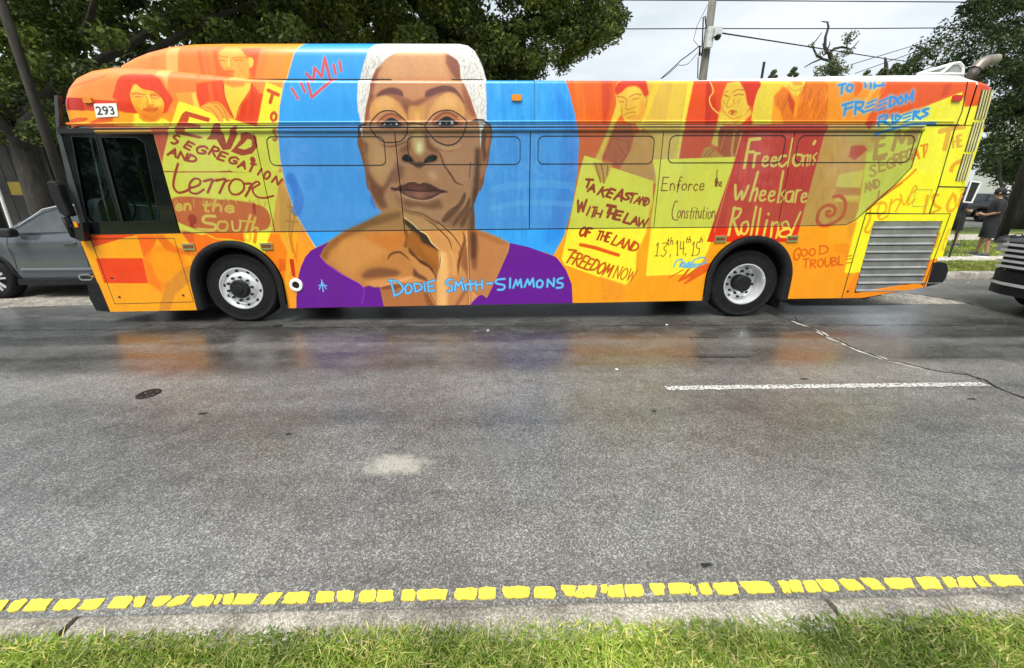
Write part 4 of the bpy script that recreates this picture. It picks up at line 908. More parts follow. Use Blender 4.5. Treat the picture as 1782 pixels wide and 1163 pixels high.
    S([(185, 195), (152, 345)], 16, FY, sm=False); S([(180, 200), (220, 205), (205, 245), (170, 265)], 14, FY); S([(180, 265), (205, 340), (215, 330)], 16, FY)
    S([(255, 270), (228, 285), (222, 330), (245, 338), (262, 300), (255, 270)], 13, FY); S([(305, 190), (275, 345)], 13, FY); S([(330, 200), (305, 350)], 13, FY); S([(365, 265), (345, 350)], 14, FY); S([(372, 228), (374, 232)], 13, FY)
    S([(395, 275), (385, 355)], 14, FY); S([(395, 290), (425, 275), (425, 320), (415, 360)], 13, FY)
    S([(475, 270), (450, 280), (455, 305), (485, 300), (475, 270)], 12, FY); S([(480, 305), (500, 330), (470, 355), (435, 350), (440, 325), (480, 310)], 14, FY); S([(550, 220), (505, 320)], 12, FY, sm=False); S([(492, 340), (494, 344)], 13, FY)
    P.clip = tot
    P.fr(1380, 300, .19774)
    S([(360, 215), (420, 210), (465, 270), (440, 380), (350, 450), (260, 470), (215, 420), (240, 330), (310, 290), (370, 310), (360, 370), (310, 385), (300, 350), (325, 345)], 32, (216, 92, 48))
    P.clip = tot
    OT = (224, 102, 46)
    X('G', (0, 770), (50, 775), 110, 16, OT, slant=.1); X('OO', (70, 740), (195, 735), 62, 14, OT, slant=.1); X('D', (235, 720), (310, 710), 78, 14, OT, slant=.1)
    X('TROUBL', (90, 845), (440, 815), 75, 14, OT, slant=.1)
    for y in (740, 765, 800): S([(470, y), (520, y - 8)], 9, OT, sm=False)
    # TO THE FREEDOM RIDERS, airbrushed
    P.fr(1220, 90, .3154)
    BL2 = (66, 146, 216)
    for col, w, al, sf in (((150, 200, 236), 26, .45, 8), (BL2, 12, 1, .7)):
        kw = dict(al=al, soft=sf)
        def Z(q, ww=w): S(q, ww, col, sm=len(q) > 3, **kw)
        Z([(760, 185), (800, 175)]); Z([(780, 180), (775, 232)]); Z([(818, 178), (803, 205), (825, 220), (835, 190), (818, 178)])
        Z([(905, 165), (908, 195)]); Z([(940, 165), (935, 200)]); Z([(955, 200), (962, 165)]); Z([(962, 190), (1005, 185), (1010, 165)])
        Z([(780, 295), (840, 278)]); Z([(800, 290), (790, 350)]); Z([(795, 320), (835, 305)])
        Z([(855, 275), (850, 345)]); Z([(855, 280), (895, 280), (885, 305), (855, 312)]); Z([(860, 310), (900, 335)])
        for x0, y0 in ((905, 270), (970, 262)):
            Z([(x0 + 15, y0 + 15), (x0 + 62, y0 - 5)], w * .8); Z([(x0 + 5, y0 + 38), (x0 + 52, y0 + 20)], w * .8); Z([(x0, y0 + 62), (x0 + 48, y0 + 46)], w * .8)
        Z([(1045, 250), (1040, 305)]); Z([(1045, 250), (1075, 258), (1070, 285), (1040, 305)]); Z([(1100, 245), (1085, 270), (1095, 290), (1115, 270), (1100, 245)])
        Z([(1130, 280), (1130, 235), (1150, 262), (1170, 215), (1165, 270)], w)
        Z([(985, 360), (975, 410)]); Z([(985, 360), (1025, 352), (1015, 380), (980, 385)]); Z([(1000, 385), (1040, 405)]); Z([(1055, 350), (1055, 400)])
        Z([(1075, 350), (1070, 395)]); Z([(1075, 350), (1105, 360), (1070, 395)]); Z([(1115, 350), (1160, 335)], w * .7); Z([(1115, 368), (1155, 355)], w * .7); Z([(1115, 388), (1155, 374)], w * .7)
        Z([(1175, 330), (1170, 375)]); Z([(1175, 332), (1205, 330), (1175, 350)]); Z([(1180, 350), (1210, 372)]); Z([(1255, 315), (1222, 325), (1250, 345), (1215, 362)])
        Z([(965, 455), (1060, 425), (1150, 403), (1290, 396)])
    P.clip = None
    # gentle brush grain everywhere
    g = r.random((H_ // 2 + 1, W_ // 2 + 1)).astype(np.float32); g = np.repeat(np.repeat(g, 2, 0), 2, 1)[:H_, :W_] - .5
    v = r.random((H_ // 40 + 2, W_ // 5 + 2)).astype(np.float32); v = np.repeat(np.repeat(v, 40, 0), 5, 1)[:H_, :W_]; v = Painter._blur(v, 5) - .5
    P.a *= (1 + g * .06 + v * .06)[..., None]
    np.clip(P.a, 0, 1, out=P.a)
# ---------------------------------------------------------------- the mural as paint on the bus side (metres -> canvas)
MX0, MX1, MZ0, MZ1, PPM = -5.95, 6.55, .1, 3.75, 190
def _T(p):
    q = [side(a, b) for a, b in p]; return np.array([((x - MX0) * PPM, (MZ1 - z) * PPM) for x, z in q])
_P = Painter(_T, int((MX1 - MX0) * PPM), int((MZ1 - MZ0) * PPM), PPM / 131.0)
_P.s = 1
paint_mural(_P)
img = bpy.data.images.new('mural_paint', _P.W, _P.H)
_rgba = np.ones((_P.H, _P.W, 4), np.float32); _rgba[..., :3] = _P.a[::-1]
img.pixels.foreach_set(_rgba.ravel()); img.update(); img.pack()
def muv(v): return ((v[0] - MX0) / (MX1 - MX0), (v[2] - MZ0) / (MZ1 - MZ0))
def mural_mat(name, tint, rough, coat, bump=.0):
    k = N(name); uvn = k.n('ShaderNodeUVMap', uv_map='mural'); t = k.n('ShaderNodeTexImage', image=img, extension='EXTEND'); k.l(uvn.outputs[0], t.inputs[0])
    hs = k.n('ShaderNodeHueSaturation', _Saturation=1.05 if coat < .5 else .98); k.l(t.outputs[0], hs.inputs['Color'])
    dirt = k.ramp(k.noise(2.5, 6, .6, sc=(1, 1, .35)), [(.3, .93), (.65, 1.0)])
    c = k.mix(k.mix(hs.outputs[0], tint, 1, 'MULTIPLY'), dirt, 1, 'MULTIPLY')
    k.set(Base_Color=c, Roughness=rough, Coat_Weight=coat, Coat_Roughness=.04)
    k.bump(k.noise(1.3, 2), .12, .03)
    return k.m
M_MUR = mural_mat('painted_vinyl', .90, .42, .25)
M_FILM = mural_mat('perforated_film_on_glass', (.56, .64, .70), .30, .8)
M_BLK = simple('black_rubber', (.012, .012, .013), .62, var=.3, scale=14, bump=.15, spec=.25)
M_GAP = simple('dark_gap', (.012, .011, .011), .8, var=.2)
M_TRIM = simple('black_trim', (.014, .015, .016), .35, var=.2, scale=3)
M_TYRE = simple('tyre_rubber', (.010, .010, .011), .8, var=.4, scale=9, bump=.3, spec=.22)
M_ALU = simple('polished_aluminium', (.78, .79, .80), .30, metal=.55, var=.1, scale=4)
M_CHROME = simple('chrome', (.75, .76, .78), .12, metal=1, var=.05)
M_STEEL = simple('brushed_steel', (.42, .42, .41), .36, metal=.75, var=.25, scale=5)
M_WHITE = simple('white_roof_paint', (.80, .81, .80), .4, var=.05, scale=2)
M_AMBER = simple('amber_lens', (.75, .25, .015), .2, var=.15, coat=.6)
M_REDL = simple('red_lens', (.55, .015, .01), .2, var=.15, coat=.6)
M_DKSEAT = simple('dark_seat_fabric', (.03, .035, .045), .8, var=.3)
M_INNER = simple('bus_interior_grey', (.20, .23, .23), .6, var=.2)
def glass(name, tint, alpha, rough=.02):
    k = N(name); k.b.inputs['Roughness'].default_value = rough
    tr = k.n('ShaderNodeBsdfTransparent'); tr.inputs[0].default_value = (*tint, 1); gl = k.n('ShaderNodeBsdfGlossy', _Roughness=rough)
    fr = k.n('ShaderNodeFresnel', _IOR=1.5); df = k.n('ShaderNodeBsdfDiffuse'); df.inputs[0].default_value = (.03, .045, .045, 1)
    mx = k.n('ShaderNodeMixShader'); mx.inputs[0].default_value = alpha; k.l(tr.outputs[0], mx.inputs[1]); k.l(df.outputs[0], mx.inputs[2])
    m2 = k.n('ShaderNodeMixShader'); gm = k.n('ShaderNodeNewGeometry'); k.l(k.math('MULTIPLY', k.math('ADD', k.math('MULTIPLY', fr.outputs[0], .9), .02, True), k.math('SUBTRACT', 1.0, gm.outputs['Backfacing'])), m2.inputs[0]); k.l(mx.outputs[0], m2.inputs[1]); k.l(gl.outputs[0], m2.inputs[2]); k.l(m2.outputs[0], k.o.inputs['Surface'])
    return k.m
M_GLASS = glass('tinted_glass', (.26, .34, .33), .10); M_WSCR = glass('windscreen_glass', (.55, .62, .60), .10); M_CARGL = glass('car_glass', (.30, .36, .36), .2)
M_DKGL = simple('black_glass', (.006, .007, .008), .10, var=.1)

# ---- ground materials
def m_asphalt():
    k = N('worn_wet_asphalt'); O = k.tc.outputs['Object']
    sx = k.n('ShaderNodeSeparateXYZ'); k.l(O, sx.inputs[0])
    vo = k.n('ShaderNodeTexVoronoi', _Scale=150.0); k.l(O, vo.inputs['Vector'])
    vo2 = k.n('ShaderNodeTexVoronoi', _Scale=300.0); k.l(O, vo2.inputs['Vector'])
    st = k.n('ShaderNodeSeparateXYZ'); k.l(vo.outputs['Color'], st.inputs[0]); st2 = k.n('ShaderNodeSeparateXYZ'); k.l(vo2.outputs['Color'], st2.inputs[0])
    stones = k.ramp(st.outputs[0], [(0, .055), (.4, .125), (.75, .25), (.96, .60)])
    fines = k.ramp(st2.outputs[1], [(0, .065), (.6, .16), (1, .36)])
    c = k.mix(stones, fines, .5)
    big = k.noise(.55, 5, .6); streak = k.noise(1.0, 6, .65, sc=(.16, 1.6, 1))
    c = k.mix(c, k.ramp(big, [(.3, .78), (.7, 1.18)]), 1, 'MULTIPLY')
    c = k.mix(c, k.ramp(streak, [(.33, .62), (.5, 1.0), (.72, 1.16)]), .8, 'MULTIPLY')
    c = k.mix(c, k.ramp(k.noise(5, 8, .75), [(.36, .80), (.64, 1.16)]), 1, 'MULTIPLY'); c = k.mix(c, k.ramp(k.noise(24, 4, .7), [(.3, .86), (.7, 1.10)]), 1, 'MULTIPLY')
    tint = k.ramp(k.noise(.35, 3), [(.35, (1.06, 1.0, .91)), (.65, (.98, 1.0, .98))]); c = k.mix(c, tint, 1, 'MULTIPLY')
    # pale chalky stains and dark spots with their own shapes
    for (px, py), rx, ry, col, am in (((688, 808), .27, .12, (.58, .56, .47), .8), ((733, 609), .28, .12, (.34, .34, .31), .6), ((860, 785), .3, .14, (.26, .26, .24), .35), ((1240, 620), .6, .05, (.02, .02, .02), .5), ((100, 625), 1.4, .10, (.03, .03, .03), .5), ((1680, 585), 1.6, .08, (.03, .03, .03), .45), ((130, 590), 2.2, .12, (.03, .03, .03), .35), ((1330, 575), 1.2, .1, (.03, .03, .03), .4), ((1655, 622), .9, .05, (.03, .03, .03), .5)):
        gx, gy = gnd(px, py)
        dx = k.math('DIVIDE', k.math('SUBTRACT', sx.outputs[0], gx), rx); dy = k.math('DIVIDE', k.math('SUBTRACT', sx.outputs[1], gy), ry)
        d = k.math('SQRT', k.math('ADD', k.math('MULTIPLY', dx, dx), k.math('MULTIPLY', dy, dy)))
        d = k.math('ADD', d, k.math('MULTIPLY', k.math('SUBTRACT', k.noise(12, 7, .8), .5), 1.9))
        f = k.math('MULTIPLY', k.ramp(d, [(.45, 1.0), (1.0, 0.0)]), am)
        f = k.math('MULTIPLY', f, k.ramp(st.outputs[1], [(0, .4), (.6, 1.0)]))
        c = k.mix(c, col, f)
    # wet wheel tracks in the bus lane, drying between them
    wob = k.math('ADD', sx.outputs[1], k.math('MULTIPLY', k.math('SUBTRACT', k.noise(1.1, 4, .6, sc=(.5, 1, 1)), .5), .32))
    sc = k.math('DIVIDE', wob, 10.0)
    wet = k.ramp(sc, [(0, .08), (.15, .25), (.22, .48), (.26, .62), (.30, .50), (.335, .24), (.35, .45), (.365, .88), (.40, .92), (.425, .6), (.435, .97), (.48, 1.0), (.51, .9), (.58, .65), (1.0, .5)])
    # ramp holds 15 stops
    patch = k.noise(2.2, 6, .65, sc=(.5, 1.3, 1)); wet2 = k.math('MULTIPLY', wet, k.ramp(patch, [(.28, .55), (.55, 1.0)]), True)
    c = k.mix(c, .28, wet2, 'MULTIPLY')
    k.set(Base_Color=c, Roughness=k.math('SUBTRACT', .58, k.math('MULTIPLY', wet2, .36)), IOR_Level=.5, Coat_Weight=k.math('MULTIPLY', wet2, .62), Coat_Roughness=.21)
    h = k.math('ADD', k.math('MULTIPLY', vo.outputs['Distance'], .6), k.math('MULTIPLY', vo2.outputs['Distance'], .4))
    b = k.n('ShaderNodeBump', _Distance=.006); k.l(k.math('SUBTRACT', .60, k.math('MULTIPLY', wet2, .50)), b.inputs['Strength']); k.l(h, b.inputs['Height']); k.l(b.outputs[0], k.b.inputs['Normal'])
    return k.m
def m_concrete(name, base=.36, sc=1.0, stain=.5):
    k = N(name); O = k.tc.outputs['Object']
    vo = k.n('ShaderNodeTexVoronoi', _Scale=90.0 * sc); k.l(O, vo.inputs['Vector']); s1 = k.n('ShaderNodeSeparateXYZ'); k.l(vo.outputs['Color'], s1.inputs[0])
    c = k.ramp(s1.outputs[0], [(0, (base * .62, base * .57, base * .48)), (.5, (base * .95, base * .9, base * .8)), (1, (base * 1.7, base * 1.62, base * 1.48))])
    c = k.mix(c, k.ramp(k.noise(3, 7, .65), [(.32, 1 - stain), (.62, 1.1)]), 1, 'MULTIPLY')
    c = k.mix(c, k.ramp(k.noise(.8, 4), [(.3, (.9, .86, .78)), (.7, (1.05, 1.05, 1.02))]), 1, 'MULTIPLY')
    k.set(Base_Color=c, Roughness=.85); k.bump(k.noise(70, 5, .7), .5, .006); return k.m
def m_leaf(name, lo, hi, sp=.35, dead=None):
    k = N(name); g = k.n('ShaderNodeNewGeometry')
    c = k.ramp(g.outputs['Random Per Island'], [(0, lo), (.75, hi), (.97, tuple(min(1, a * 1.7) for a in hi))] if not dead else [(0, lo), (.68, hi), (.8, dead), (1, tuple(a * 1.3 for a in dead))])
    c = k.mix(c, k.ramp(k.noise(1.1, 3), [(.38, (.42, .48, .42)), (.62, (1.45, 1.4, 1.1))]), 1, 'MULTIPLY')
    k.set(Base_Color=c, Roughness=.5, IOR_Level=.35)
    tl = k.n('ShaderNodeBsdfTranslucent'); k.l(c, tl.inputs[0]); mx = k.n('ShaderNodeMixShader'); mx.inputs[0].default_value = sp
    k.l(k.b.outputs[0], mx.inputs[1]); k.l(tl.outputs[0], mx.inputs[2]); k.l(mx.outputs[0], k.o.inputs['Surface']); return k.m
def m_bark(name, a, b):
    k = N(name); nz = k.noise(9, 7, .7, sc=(1, 1, .18)); k.set(Base_Color=k.ramp(nz, [(.3, a), (.7, b)]), Roughness=.9); k.bump(nz, .8, .03); return k.m
def m_turf(name):
    k = N(name); n1 = k.noise(60, 6, .7); c = k.ramp(n1, [(.3, (.06, .085, .018)), (.55, (.18, .23, .05)), (.8, (.34, .37, .11))])
    c = k.mix(c, k.ramp(k.noise(.7, 5), [(.35, (.8, .85, .7)), (.65, (1.2, 1.15, 1.0))]), 1, 'MULTIPLY'); k.set(Base_Color=c, Roughness=.9); k.bump(n1, .8, .04); return k.m
M_ASPH = m_asphalt(); M_KERB = m_concrete('kerb_concrete', .33, 2.0, .68); M_CONC = m_concrete('old_concrete', .27, .5, .5); M_WALK = m_concrete('pavement_concrete', .42, .4, .25)
M_TURF = m_turf('turf'); M_GRASS = m_leaf('grass_blades', (.10, .18, .025), (.33, .46, .08), .4, dead=(.52, .48, .22)); M_LAWN = m_leaf('lawn_blades', (.13, .19, .03), (.30, .37, .08), .3, dead=(.40, .37, .17))
M_OAK = m_leaf('oak_leaves', (.035, .055, .014), (.135, .175, .045), .3); M_OAK2 = m_leaf('dark_tree_leaves', (.014, .028, .010), (.055, .085, .026), .25); M_FAR = m_leaf('far_leaves', (.05, .062, .04), (.10, .12, .06), .3)
M_BARK = m_bark('oak_bark', (.018, .016, .013), (.07, .062, .05)); M_POLE = m_bark('weathered_pole', (.10, .095, .082), (.22, .205, .18)); M_DKPOLE = m_bark('creosoted_pole', (.012, .010, .009), (.035, .030, .026))
def m_paint_line(name, col, wear):
    k = N(name); nz = k.noise(46, 8, .8); c = k.mix(col, tuple(a * .78 for a in col), k.ramp(k.noise(14, 5), [(.4, 0.0), (.7, 1.0)]))
    c = k.mix(c, (.07, .07, .065), k.ramp(nz, [(wear, 1.0), (wear + .05, 0.0)])); k.set(Base_Color=c, Roughness=.6); k.bump(nz, .5, .003); return k.m
M_YEL = m_paint_line('yellow_thermoplastic', (.84, .66, .07), .36); M_WLINE = m_paint_line('worn_white_paint', (.60, .60, .57), .46)
# ================================================================ the bus
BX = (.3, 0)
bus = thing('city_bus', 'long city bus covered in a mural of an older woman in round glasses', 'bus', (0.3, 6.3, 0))
YN, YF = 5.1, 7.55            # near and far side planes
S = lambda x, y: side(x, y, YN)
def plate(name, px, m, parent, y0=YN, depth=.05, uv=None, world=False, label=None, bev=0):
    pts = px if world else [S(*p) for p in px]
    return MB().prism(pts, y0, y0 + depth).build(name, m, parent, uv=uv, label=label)
def arc(cx, cz, r, a0, a1, n=18): return [(cx + r * math.cos(R(a0 + (a1 - a0) * i / n)), cz + r * math.sin(R(a0 + (a1 - a0) * i / n))) for i in range(n + 1)]
WL, WR = (-3.72, .50), (3.47, .50)
# -- upper body: cove above the windows, front dome and rear corner
TOP = [(95, 170), (96, 160), (99, 149), (105, 139), (117, 128), (140, 119), (180, 114), (250, 117), (330, 125), (440, 136), (500, 137.5), (900, 138.5), (1300, 139), (1684, 140), (1684.5, 140), (1712, 141), (1724, 144), (1731, 149), (1735.5, 156), (1737, 166)]
TOPW = [S(*p) for p in TOP]
def zb_at(px): 
    return None
BOT = [(95, 221.5), (500, 219), (1000, 217.5), (1660, 217.5), (1737, 218)]
BOTW = [S(*p) for p in BOT]
def section(x, zb, zt, inset, rc):
    """near half, bottom to top then over to the middle; painted wall with a rounded shoulder"""
    pts = [(YN + inset, zb), (YN + inset, zb + (zt - zb) * .35), (YN + inset, zt - rc)]
    for i in range(1, 7):
        t = R(90 * i / 6); pts.append((YN + inset + rc * (1 - math.cos(t)) * 1.15, zt - rc + rc * math.sin(t)))
    return pts
def wall_loft(name, x0, x1, xs, inset_fn, rc_fn, mat):
    secs = []
    for x in xs:
        zt = interp(x, TOPW); zb = interp(x, BOTW); rc = min(rc_fn(x), (zt - zb) * .6)
        zt = 1.75 + (zt - 1.75) * (1 + (inset_fn(x) + max(0, rc - .05) * .8) / 5.1); secs.append([(x, y, z) for y, z in section(x, zb, zt, inset_fn(x), rc)])
    b = MB().loft(secs, caps=False, ring=False)
    return b.build(name, mat, bus, uv=muv, auto=35)
xf = TOPW[0][0]; xr = TOPW[-1][0]; xj = S(1684, 200)[0]
def nose(x):
    t = max(0, (xf + .30 - x) / .30); a = .11 * (1 - math.sqrt(max(0, 1 - min(1, t) ** 2)))
    t = max(0, (x - (xr - .22)) / .22); return a + .07 * (1 - math.sqrt(max(0, 1 - min(1, t) ** 2)))
def rcf(x): return interp(x, [(xf, .30), (S(180, 115)[0], .20), (S(440, 136)[0], .05), (xr - .3, .05), (xr, .10)])
xs1 = sorted(set([xf + .30 * (1 - math.cos(R(90 * i / 8))) for i in range(9)] + [p[0] for p in TOPW if p[0] < xj - .02] + list(np.linspace(xf + .35, xj - .008, 24))))
wall_loft('upper_side_panel', xf, xj, xs1, nose, rcf, M_MUR)
xs2 = sorted(set([xj + .012] + [p[0] for p in TOPW if p[0] > xj + .02] + [xr - .22 * (1 - math.sin(R(90 * i / 7))) for i in range(8)]))
wall_loft('rear_corner_panel', xj, xr, xs2, nose, rcf, M_MUR)
# -- white roof (crown) and shell closing the body
RX = [xf + .02, xf + .08, xf + .2, xf + .35] + list(np.linspace(xf + .6, xr - .4, 14)) + [xr - .2, xr - .08, xr - .02]
secs = []
for x in RX:
    zt = interp(x, TOPW); i = nose(x); rc = min(rcf(x), .28); k = min(1, (x - xf) / 2.2); k2 = min(1, (xr - x) / .35)
    y0 = YN + i + rc * 1.15 + .004; h = .10 * max(0, min(1, (x - 2.0) / 2.6)) * k2 + .02
    pr = [(y0, zt - .02), (y0 + .02, zt + h * .35), (y0 + .10, zt + h * .8), (y0 + .3, zt + h), (6.3, zt + h + .03)]
    secs.append([(x, y, z) for y, z in pr] + [(x, 12.65 - y, z) for y, z in pr[::-1][1:]])
MB().loft(secs, caps=False, ring=False).build('roof', M_WHITE, bus, auto=40)
# far side wall, rear wall, floor pan, core
b = MB(); b.box(xf + .3, xr - .2, YF - .05, YF, .30, 2.6).box(xf + .35, xr - .25, YF - .09, YF - .04, 2.6, 3.1)
b.build('far_side_wall', simple('bus_orange', (.78, .32, .06), .45), bus)
core0 = S(312, 405)[0]
b = MB(); b.box(core0 + .02, xr - .10, YN + .06, YF - .06, 1.26, 3.02)
b.box(WL[0] + .68, WR[0] - .68, YN + .06, YF - .06, .34, 1.26); b.box(WR[0] + .68, S(1475, 500)[0], YN + .06, YF - .06, .36, 1.26)
b.box(xf + .25, WL[0] - .68, YN + .06, YF - .06, .30, .40); b.box(WL[0] - .68, WR[0] + .68, YN + .55, YF - .55, .45, 1.26); b.box(xf + .2, core0, YN + .06, YF - .06, 1.0, 1.08)
b.box(S(1480, 500)[0], S(1640, 450)[0], YN + .06, YF - .06, .62, 1.26)
b.build('body_core', M_GAP, bus)
b = MB()
for cx, w in ((-3.72, .1), (3.47, .16)): b.tube([(cx, YN + .3, .5), (cx, YF - .3, .5)], w, 10)
b.box(-2.6, 2.4, 5.6, 7.0, .26, .36); b.box(-4.6, -4.4, 5.5, 5.6, .12, .4)
b.build('chassis', M_BLK, bus)
# rear wall
b = MB().prism([(YN + .2, 1.0), (YF - .2, 1.0), (YF - .2, 3.0), (YN + .2, 3.0)], xr - .06, xr - .01, ax='x'); b.build('rear_wall', simple('bus_orange', (.78, .32, .06), .45), bus)
MB().box(xr - .02, xr, 5.6, 7.1, 1.1, 2.2).build('engine_door', M_TRIM, bus)
for y in (5.42, 7.2): MB().lathe([(0, .03), (.05, .03), (.06, 0)], (xr - .012, y, 1.55), 'x', 14).build('tail_light', M_REDL, bus)
# -- raised roof fairing
FT = [(176, 113.5), (200, 100), (225, 90), (265, 80), (310, 76), (360, 75), (600, 74.5), (796, 75), (812, 78), (824, 87), (833, 102), (840, 118), (846, 138)]
fins = lambda x: max(.035, interp(x, [(S(176, 113)[0], .24), (S(300, 120)[0], .15), (S(440, 136)[0], .045)]))
FW = [S(*p) for p in FT]; secs = []; fx0, fx1 = FW[0][0], FW[-1][0]
for x in sorted(set([p[0] for p in FW] + list(np.linspace(fx0 + .15, fx1 - .25, 16)))):
    zt = interp(x, FW); zb = interp(x, TOPW) - .06; h = max(.02, zt - zb); rc = min(.20, h * .55)
    ins = fins(x); kz = 1 + (ins + rc * .9) / 5.1; zt = 1.75 + (zt - 1.75) * kz; zb = zb if ins < .05 else zb + .02; pr = [(YN + ins, zb), (YN + ins, zb + h * .25), (YN + ins + .01, zt - rc)]
    for i in range(1, 8):
        t = R(90 * i / 7); pr.append((YN + ins + .01 + rc * 1.25 * (1 - math.cos(t)), zt - rc + rc * math.sin(t)))
    pr.append((6.0, zt + .02)); secs.append([(x, y, z) for y, z in pr] + [(x, 12.6 - y, z) for y, z in pr[::-1]])
MB().loft(secs, caps=True, ring=False).build('roof_fairing', M_MUR, bus, uv=muv, auto=40)
# thin gap between fairing and body
def strip(pts, w, y, m, name, parent, depth=.004, closed=False, world=False):
    P_ = pts if world else [S(*p) for p in pts]; n = len(P_); L = []; Rr = []
    for i, p in enumerate(P_):
        a = P_[i - 1] if (i or closed) else p; c = P_[(i + 1) % n] if (i < n - 1 or closed) else p
        d = Vector((c[0] - a[0], c[1] - a[1])).normalized(); q = Vector((-d.y, d.x)) * w / 2; L.append((p[0] + q.x, p[1] + q.y)); Rr.append((p[0] - q.x, p[1] - q.y))
    vs = [(a, y, b_) for a, b_ in L] + [(a, y, b_) for a, b_ in Rr] + [(a, y + depth, b_) for a, b_ in L] + [(a, y + depth, b_) for a, b_ in Rr]
    fs = []
    for i in range(n if closed else n - 1):
        j = (i + 1) % n; fs += [(i, j, n + j, n + i), (2 * n + i, i, n + i, 3 * n + i) if 0 else (i, 2 * n + i, 2 * n + j, j), (n + i, n + j, 3 * n + j, 3 * n + i)]
    return mesh(name, vs, fs, m, parent)
strip([(400, 136.2), (440, 137), (500, 137.2), (680, 137.4)], .012, YN + .027, M_GAP, 'fairing_seal', bus)
strip([(785, 137.6), (840, 137.8)], .010, YN + .027, M_GAP, 'fairing_seal', bus)
strip([(1684, 142), (1674, 194), (1661, 226), (1633, 323), (1617, 372)], .012, YN - .0025, M_GAP, 'door_seam', bus)
strip([(930, 138), (930.6, 208)], .008, YN - .0025, simple('seam_dark_blue', (.05, .16, .30), .5), 'panel_seam', bus)  # dark blue strip along the panel joint
# -- drip rail with two grooves, running the whole side
PROF = [(0, 0), (0, -.006), (.008, -.016), (.022, -.018), (.026, .0), (.030, .004), (.034, -.012), (.048, -.026), (.066, -.022), (.082, -.004), (.088, .010), (.092, .012)]
xs = list(np.linspace(xf + .02, S(1608, 225)[0], 30)); secs = []
for x in xs:
    zt = interp(x, BOTW) + .002; i = nose(x); secs.append([(x, YN + .002 + i + dy, zt - dz) for dz, dy in PROF] + [(x, YN + i + .04, zt - .092), (x, YN + i + .04, zt)])
MB().loft(secs).build('drip_rail', M_FILM, bus, uv=muv)
strip([(100, 221.2), (500, 218.4), (1000, 217.3), (1668, 217.3)], .010, YN - .010, M_GAP, 'gutter_groove', bus)
strip([(100, 224.9), (500, 222.3), (1000, 221.2), (1606, 221.3)], .010, YN - .019, M_GAP, 'gutter_groove', bus)
strip([(270, 231.2), (500, 230.6), (1000, 229.6), (1604, 229.8)], .010, YN - .002, M_GAP, 'gutter_groove', bus)
lipz = lambda x: interp(x, [S(104, 215.2), S(500, 212.6), S(1000, 211), S(1662, 211)])
MB().loft([[(x, YN + .001, lipz(x) + .012), (x, YN - .010, lipz(x) + .002), (x, YN - .012, lipz(x) - .004), (x, YN - .004, lipz(x) - .02), (x, YN + .001, lipz(x) - .022)] for x in np.linspace(S(116, 215)[0], S(1660, 211)[0], 24)], ring=False).build('gutter_lip', M_MUR, bus)
for o in [bpy.data.objects['gutter_lip']]:
    me = o.data; L = me.uv_layers.new(name='mural'); base = org(o)
    for lp in me.loops: L.data[lp.index].uv = muv(me.vertices[lp.vertex_index].co + base)
# -- side windows under perforated film
def win(a, b, c=None):
    pass
ztop = lambda x: x
seam = [((265, 231.8), (313, 405)), ((441, 231.2), (478, 403)), ((686.5, 230.6), (704, 401.5)), ((923, 230.2), (921, 398.5)), ((1155, 230.2), (1138, 396.5)), ((1384, 230.2), (1354, 394.5))]
g = .006
VENT = [(466, 672, 238, 288), (708, 905, 238, 286.5), (941, 1135, 237, 285.5), (1167, 1360, 236, 283.5), (1392, 1581, 236, 283)]
for i in range(6):
    (ax, ay), (bx, by) = seam[i]; t, u = S(ax, ay), S(bx, by)
    if i < 5:
        (cx, cy), (dx, dy) = seam[i + 1]; v, w = S(cx, cy), S(dx, dy)
        poly = [(t[0] + g, t[1]), (u[0] + g, u[1]), (w[0] - g, w[1]), (v[0] - g, v[1])]
    else:
        poly = [(t[0] + g, t[1]), (u[0] + g, u[1])] + [S(*q) for q in ((1472, 391), (1489, 383), (1505, 370), (1530, 347), (1556, 323), (1575, 306), (1586, 292), (1594, 270), (1606, 230.4))]
    o = plate('window', poly, M_FILM, bus, uv=muv, world=True, y0=YN + .004, depth=.03)
    if i >= 1:
        x0, x1, y0, y1 = VENT[i - 1]; a = S(x0, y0); c = S(x0 + (5 if x0 < 900 else -5), y1); d = S(x1, y1)
        rr = rrect(min(a[0], c[0]), d[0], c[1], a[1], .07)
        strip(rr, .010, YN + .0005, M_GAP, 'vent_frame', o, closed=True, world=True)
strip([(160, 408), (477, 403.4), (921, 398.6), (1354, 394.6), (1472, 391.4), (1489, 383.2), (1556, 323.3), (1586, 292), (1606, 226)], .009, YN + .001, M_GAP, 'sill_seam', bus)
# -- lower skirt
def skirt(name, px, uvf=muv, **kw): return plate(name, px, M_MUR, bus, uv=uvf, world=True, **kw)
rA = .63; aL0 = WL[0] - rA; zc = .55
sillz = lambda x: interp(x, [S(150, 408.6), S(477, 404.2), S(921, 399.4), S(1354, 395.4), S(1472, 392.2)])
P1 = [S(143, 410.5), S(165, 409.5), (core0 - .01, sillz(core0))] + [(x, sillz(x)) for x in (-3.6, -3.72)]
xm = WL[0]
left = [S(137, 412.5), S(160, 409.5), (xm, sillz(xm))] + arc(xm, zc, rA, 90, 180, 14)[0:] + [(xm - rA, .20), S(191, 543)]
skirt('front_skirt_panel', left)
xr1 = WR[0]
mid = [(xm, sillz(xm)), (xr1, sillz(xr1))] + arc(xr1, .59, .615, 90, 180, 14) + [(xr1 - .615, .275), (xm + rA, .215)] + arc(xm, zc, rA, 0, 90, 14)
skirt('side_skirt_panel', mid)
rear = [(xr1, sillz(xr1)), S(1472, 392.2), S(1489, 384), S(1507, 369), S(1464, 519), (xr1 + .615, .29)] + arc(xr1, .59, .615, 0, 90, 14)
skirt('rear_skirt_panel', rear)
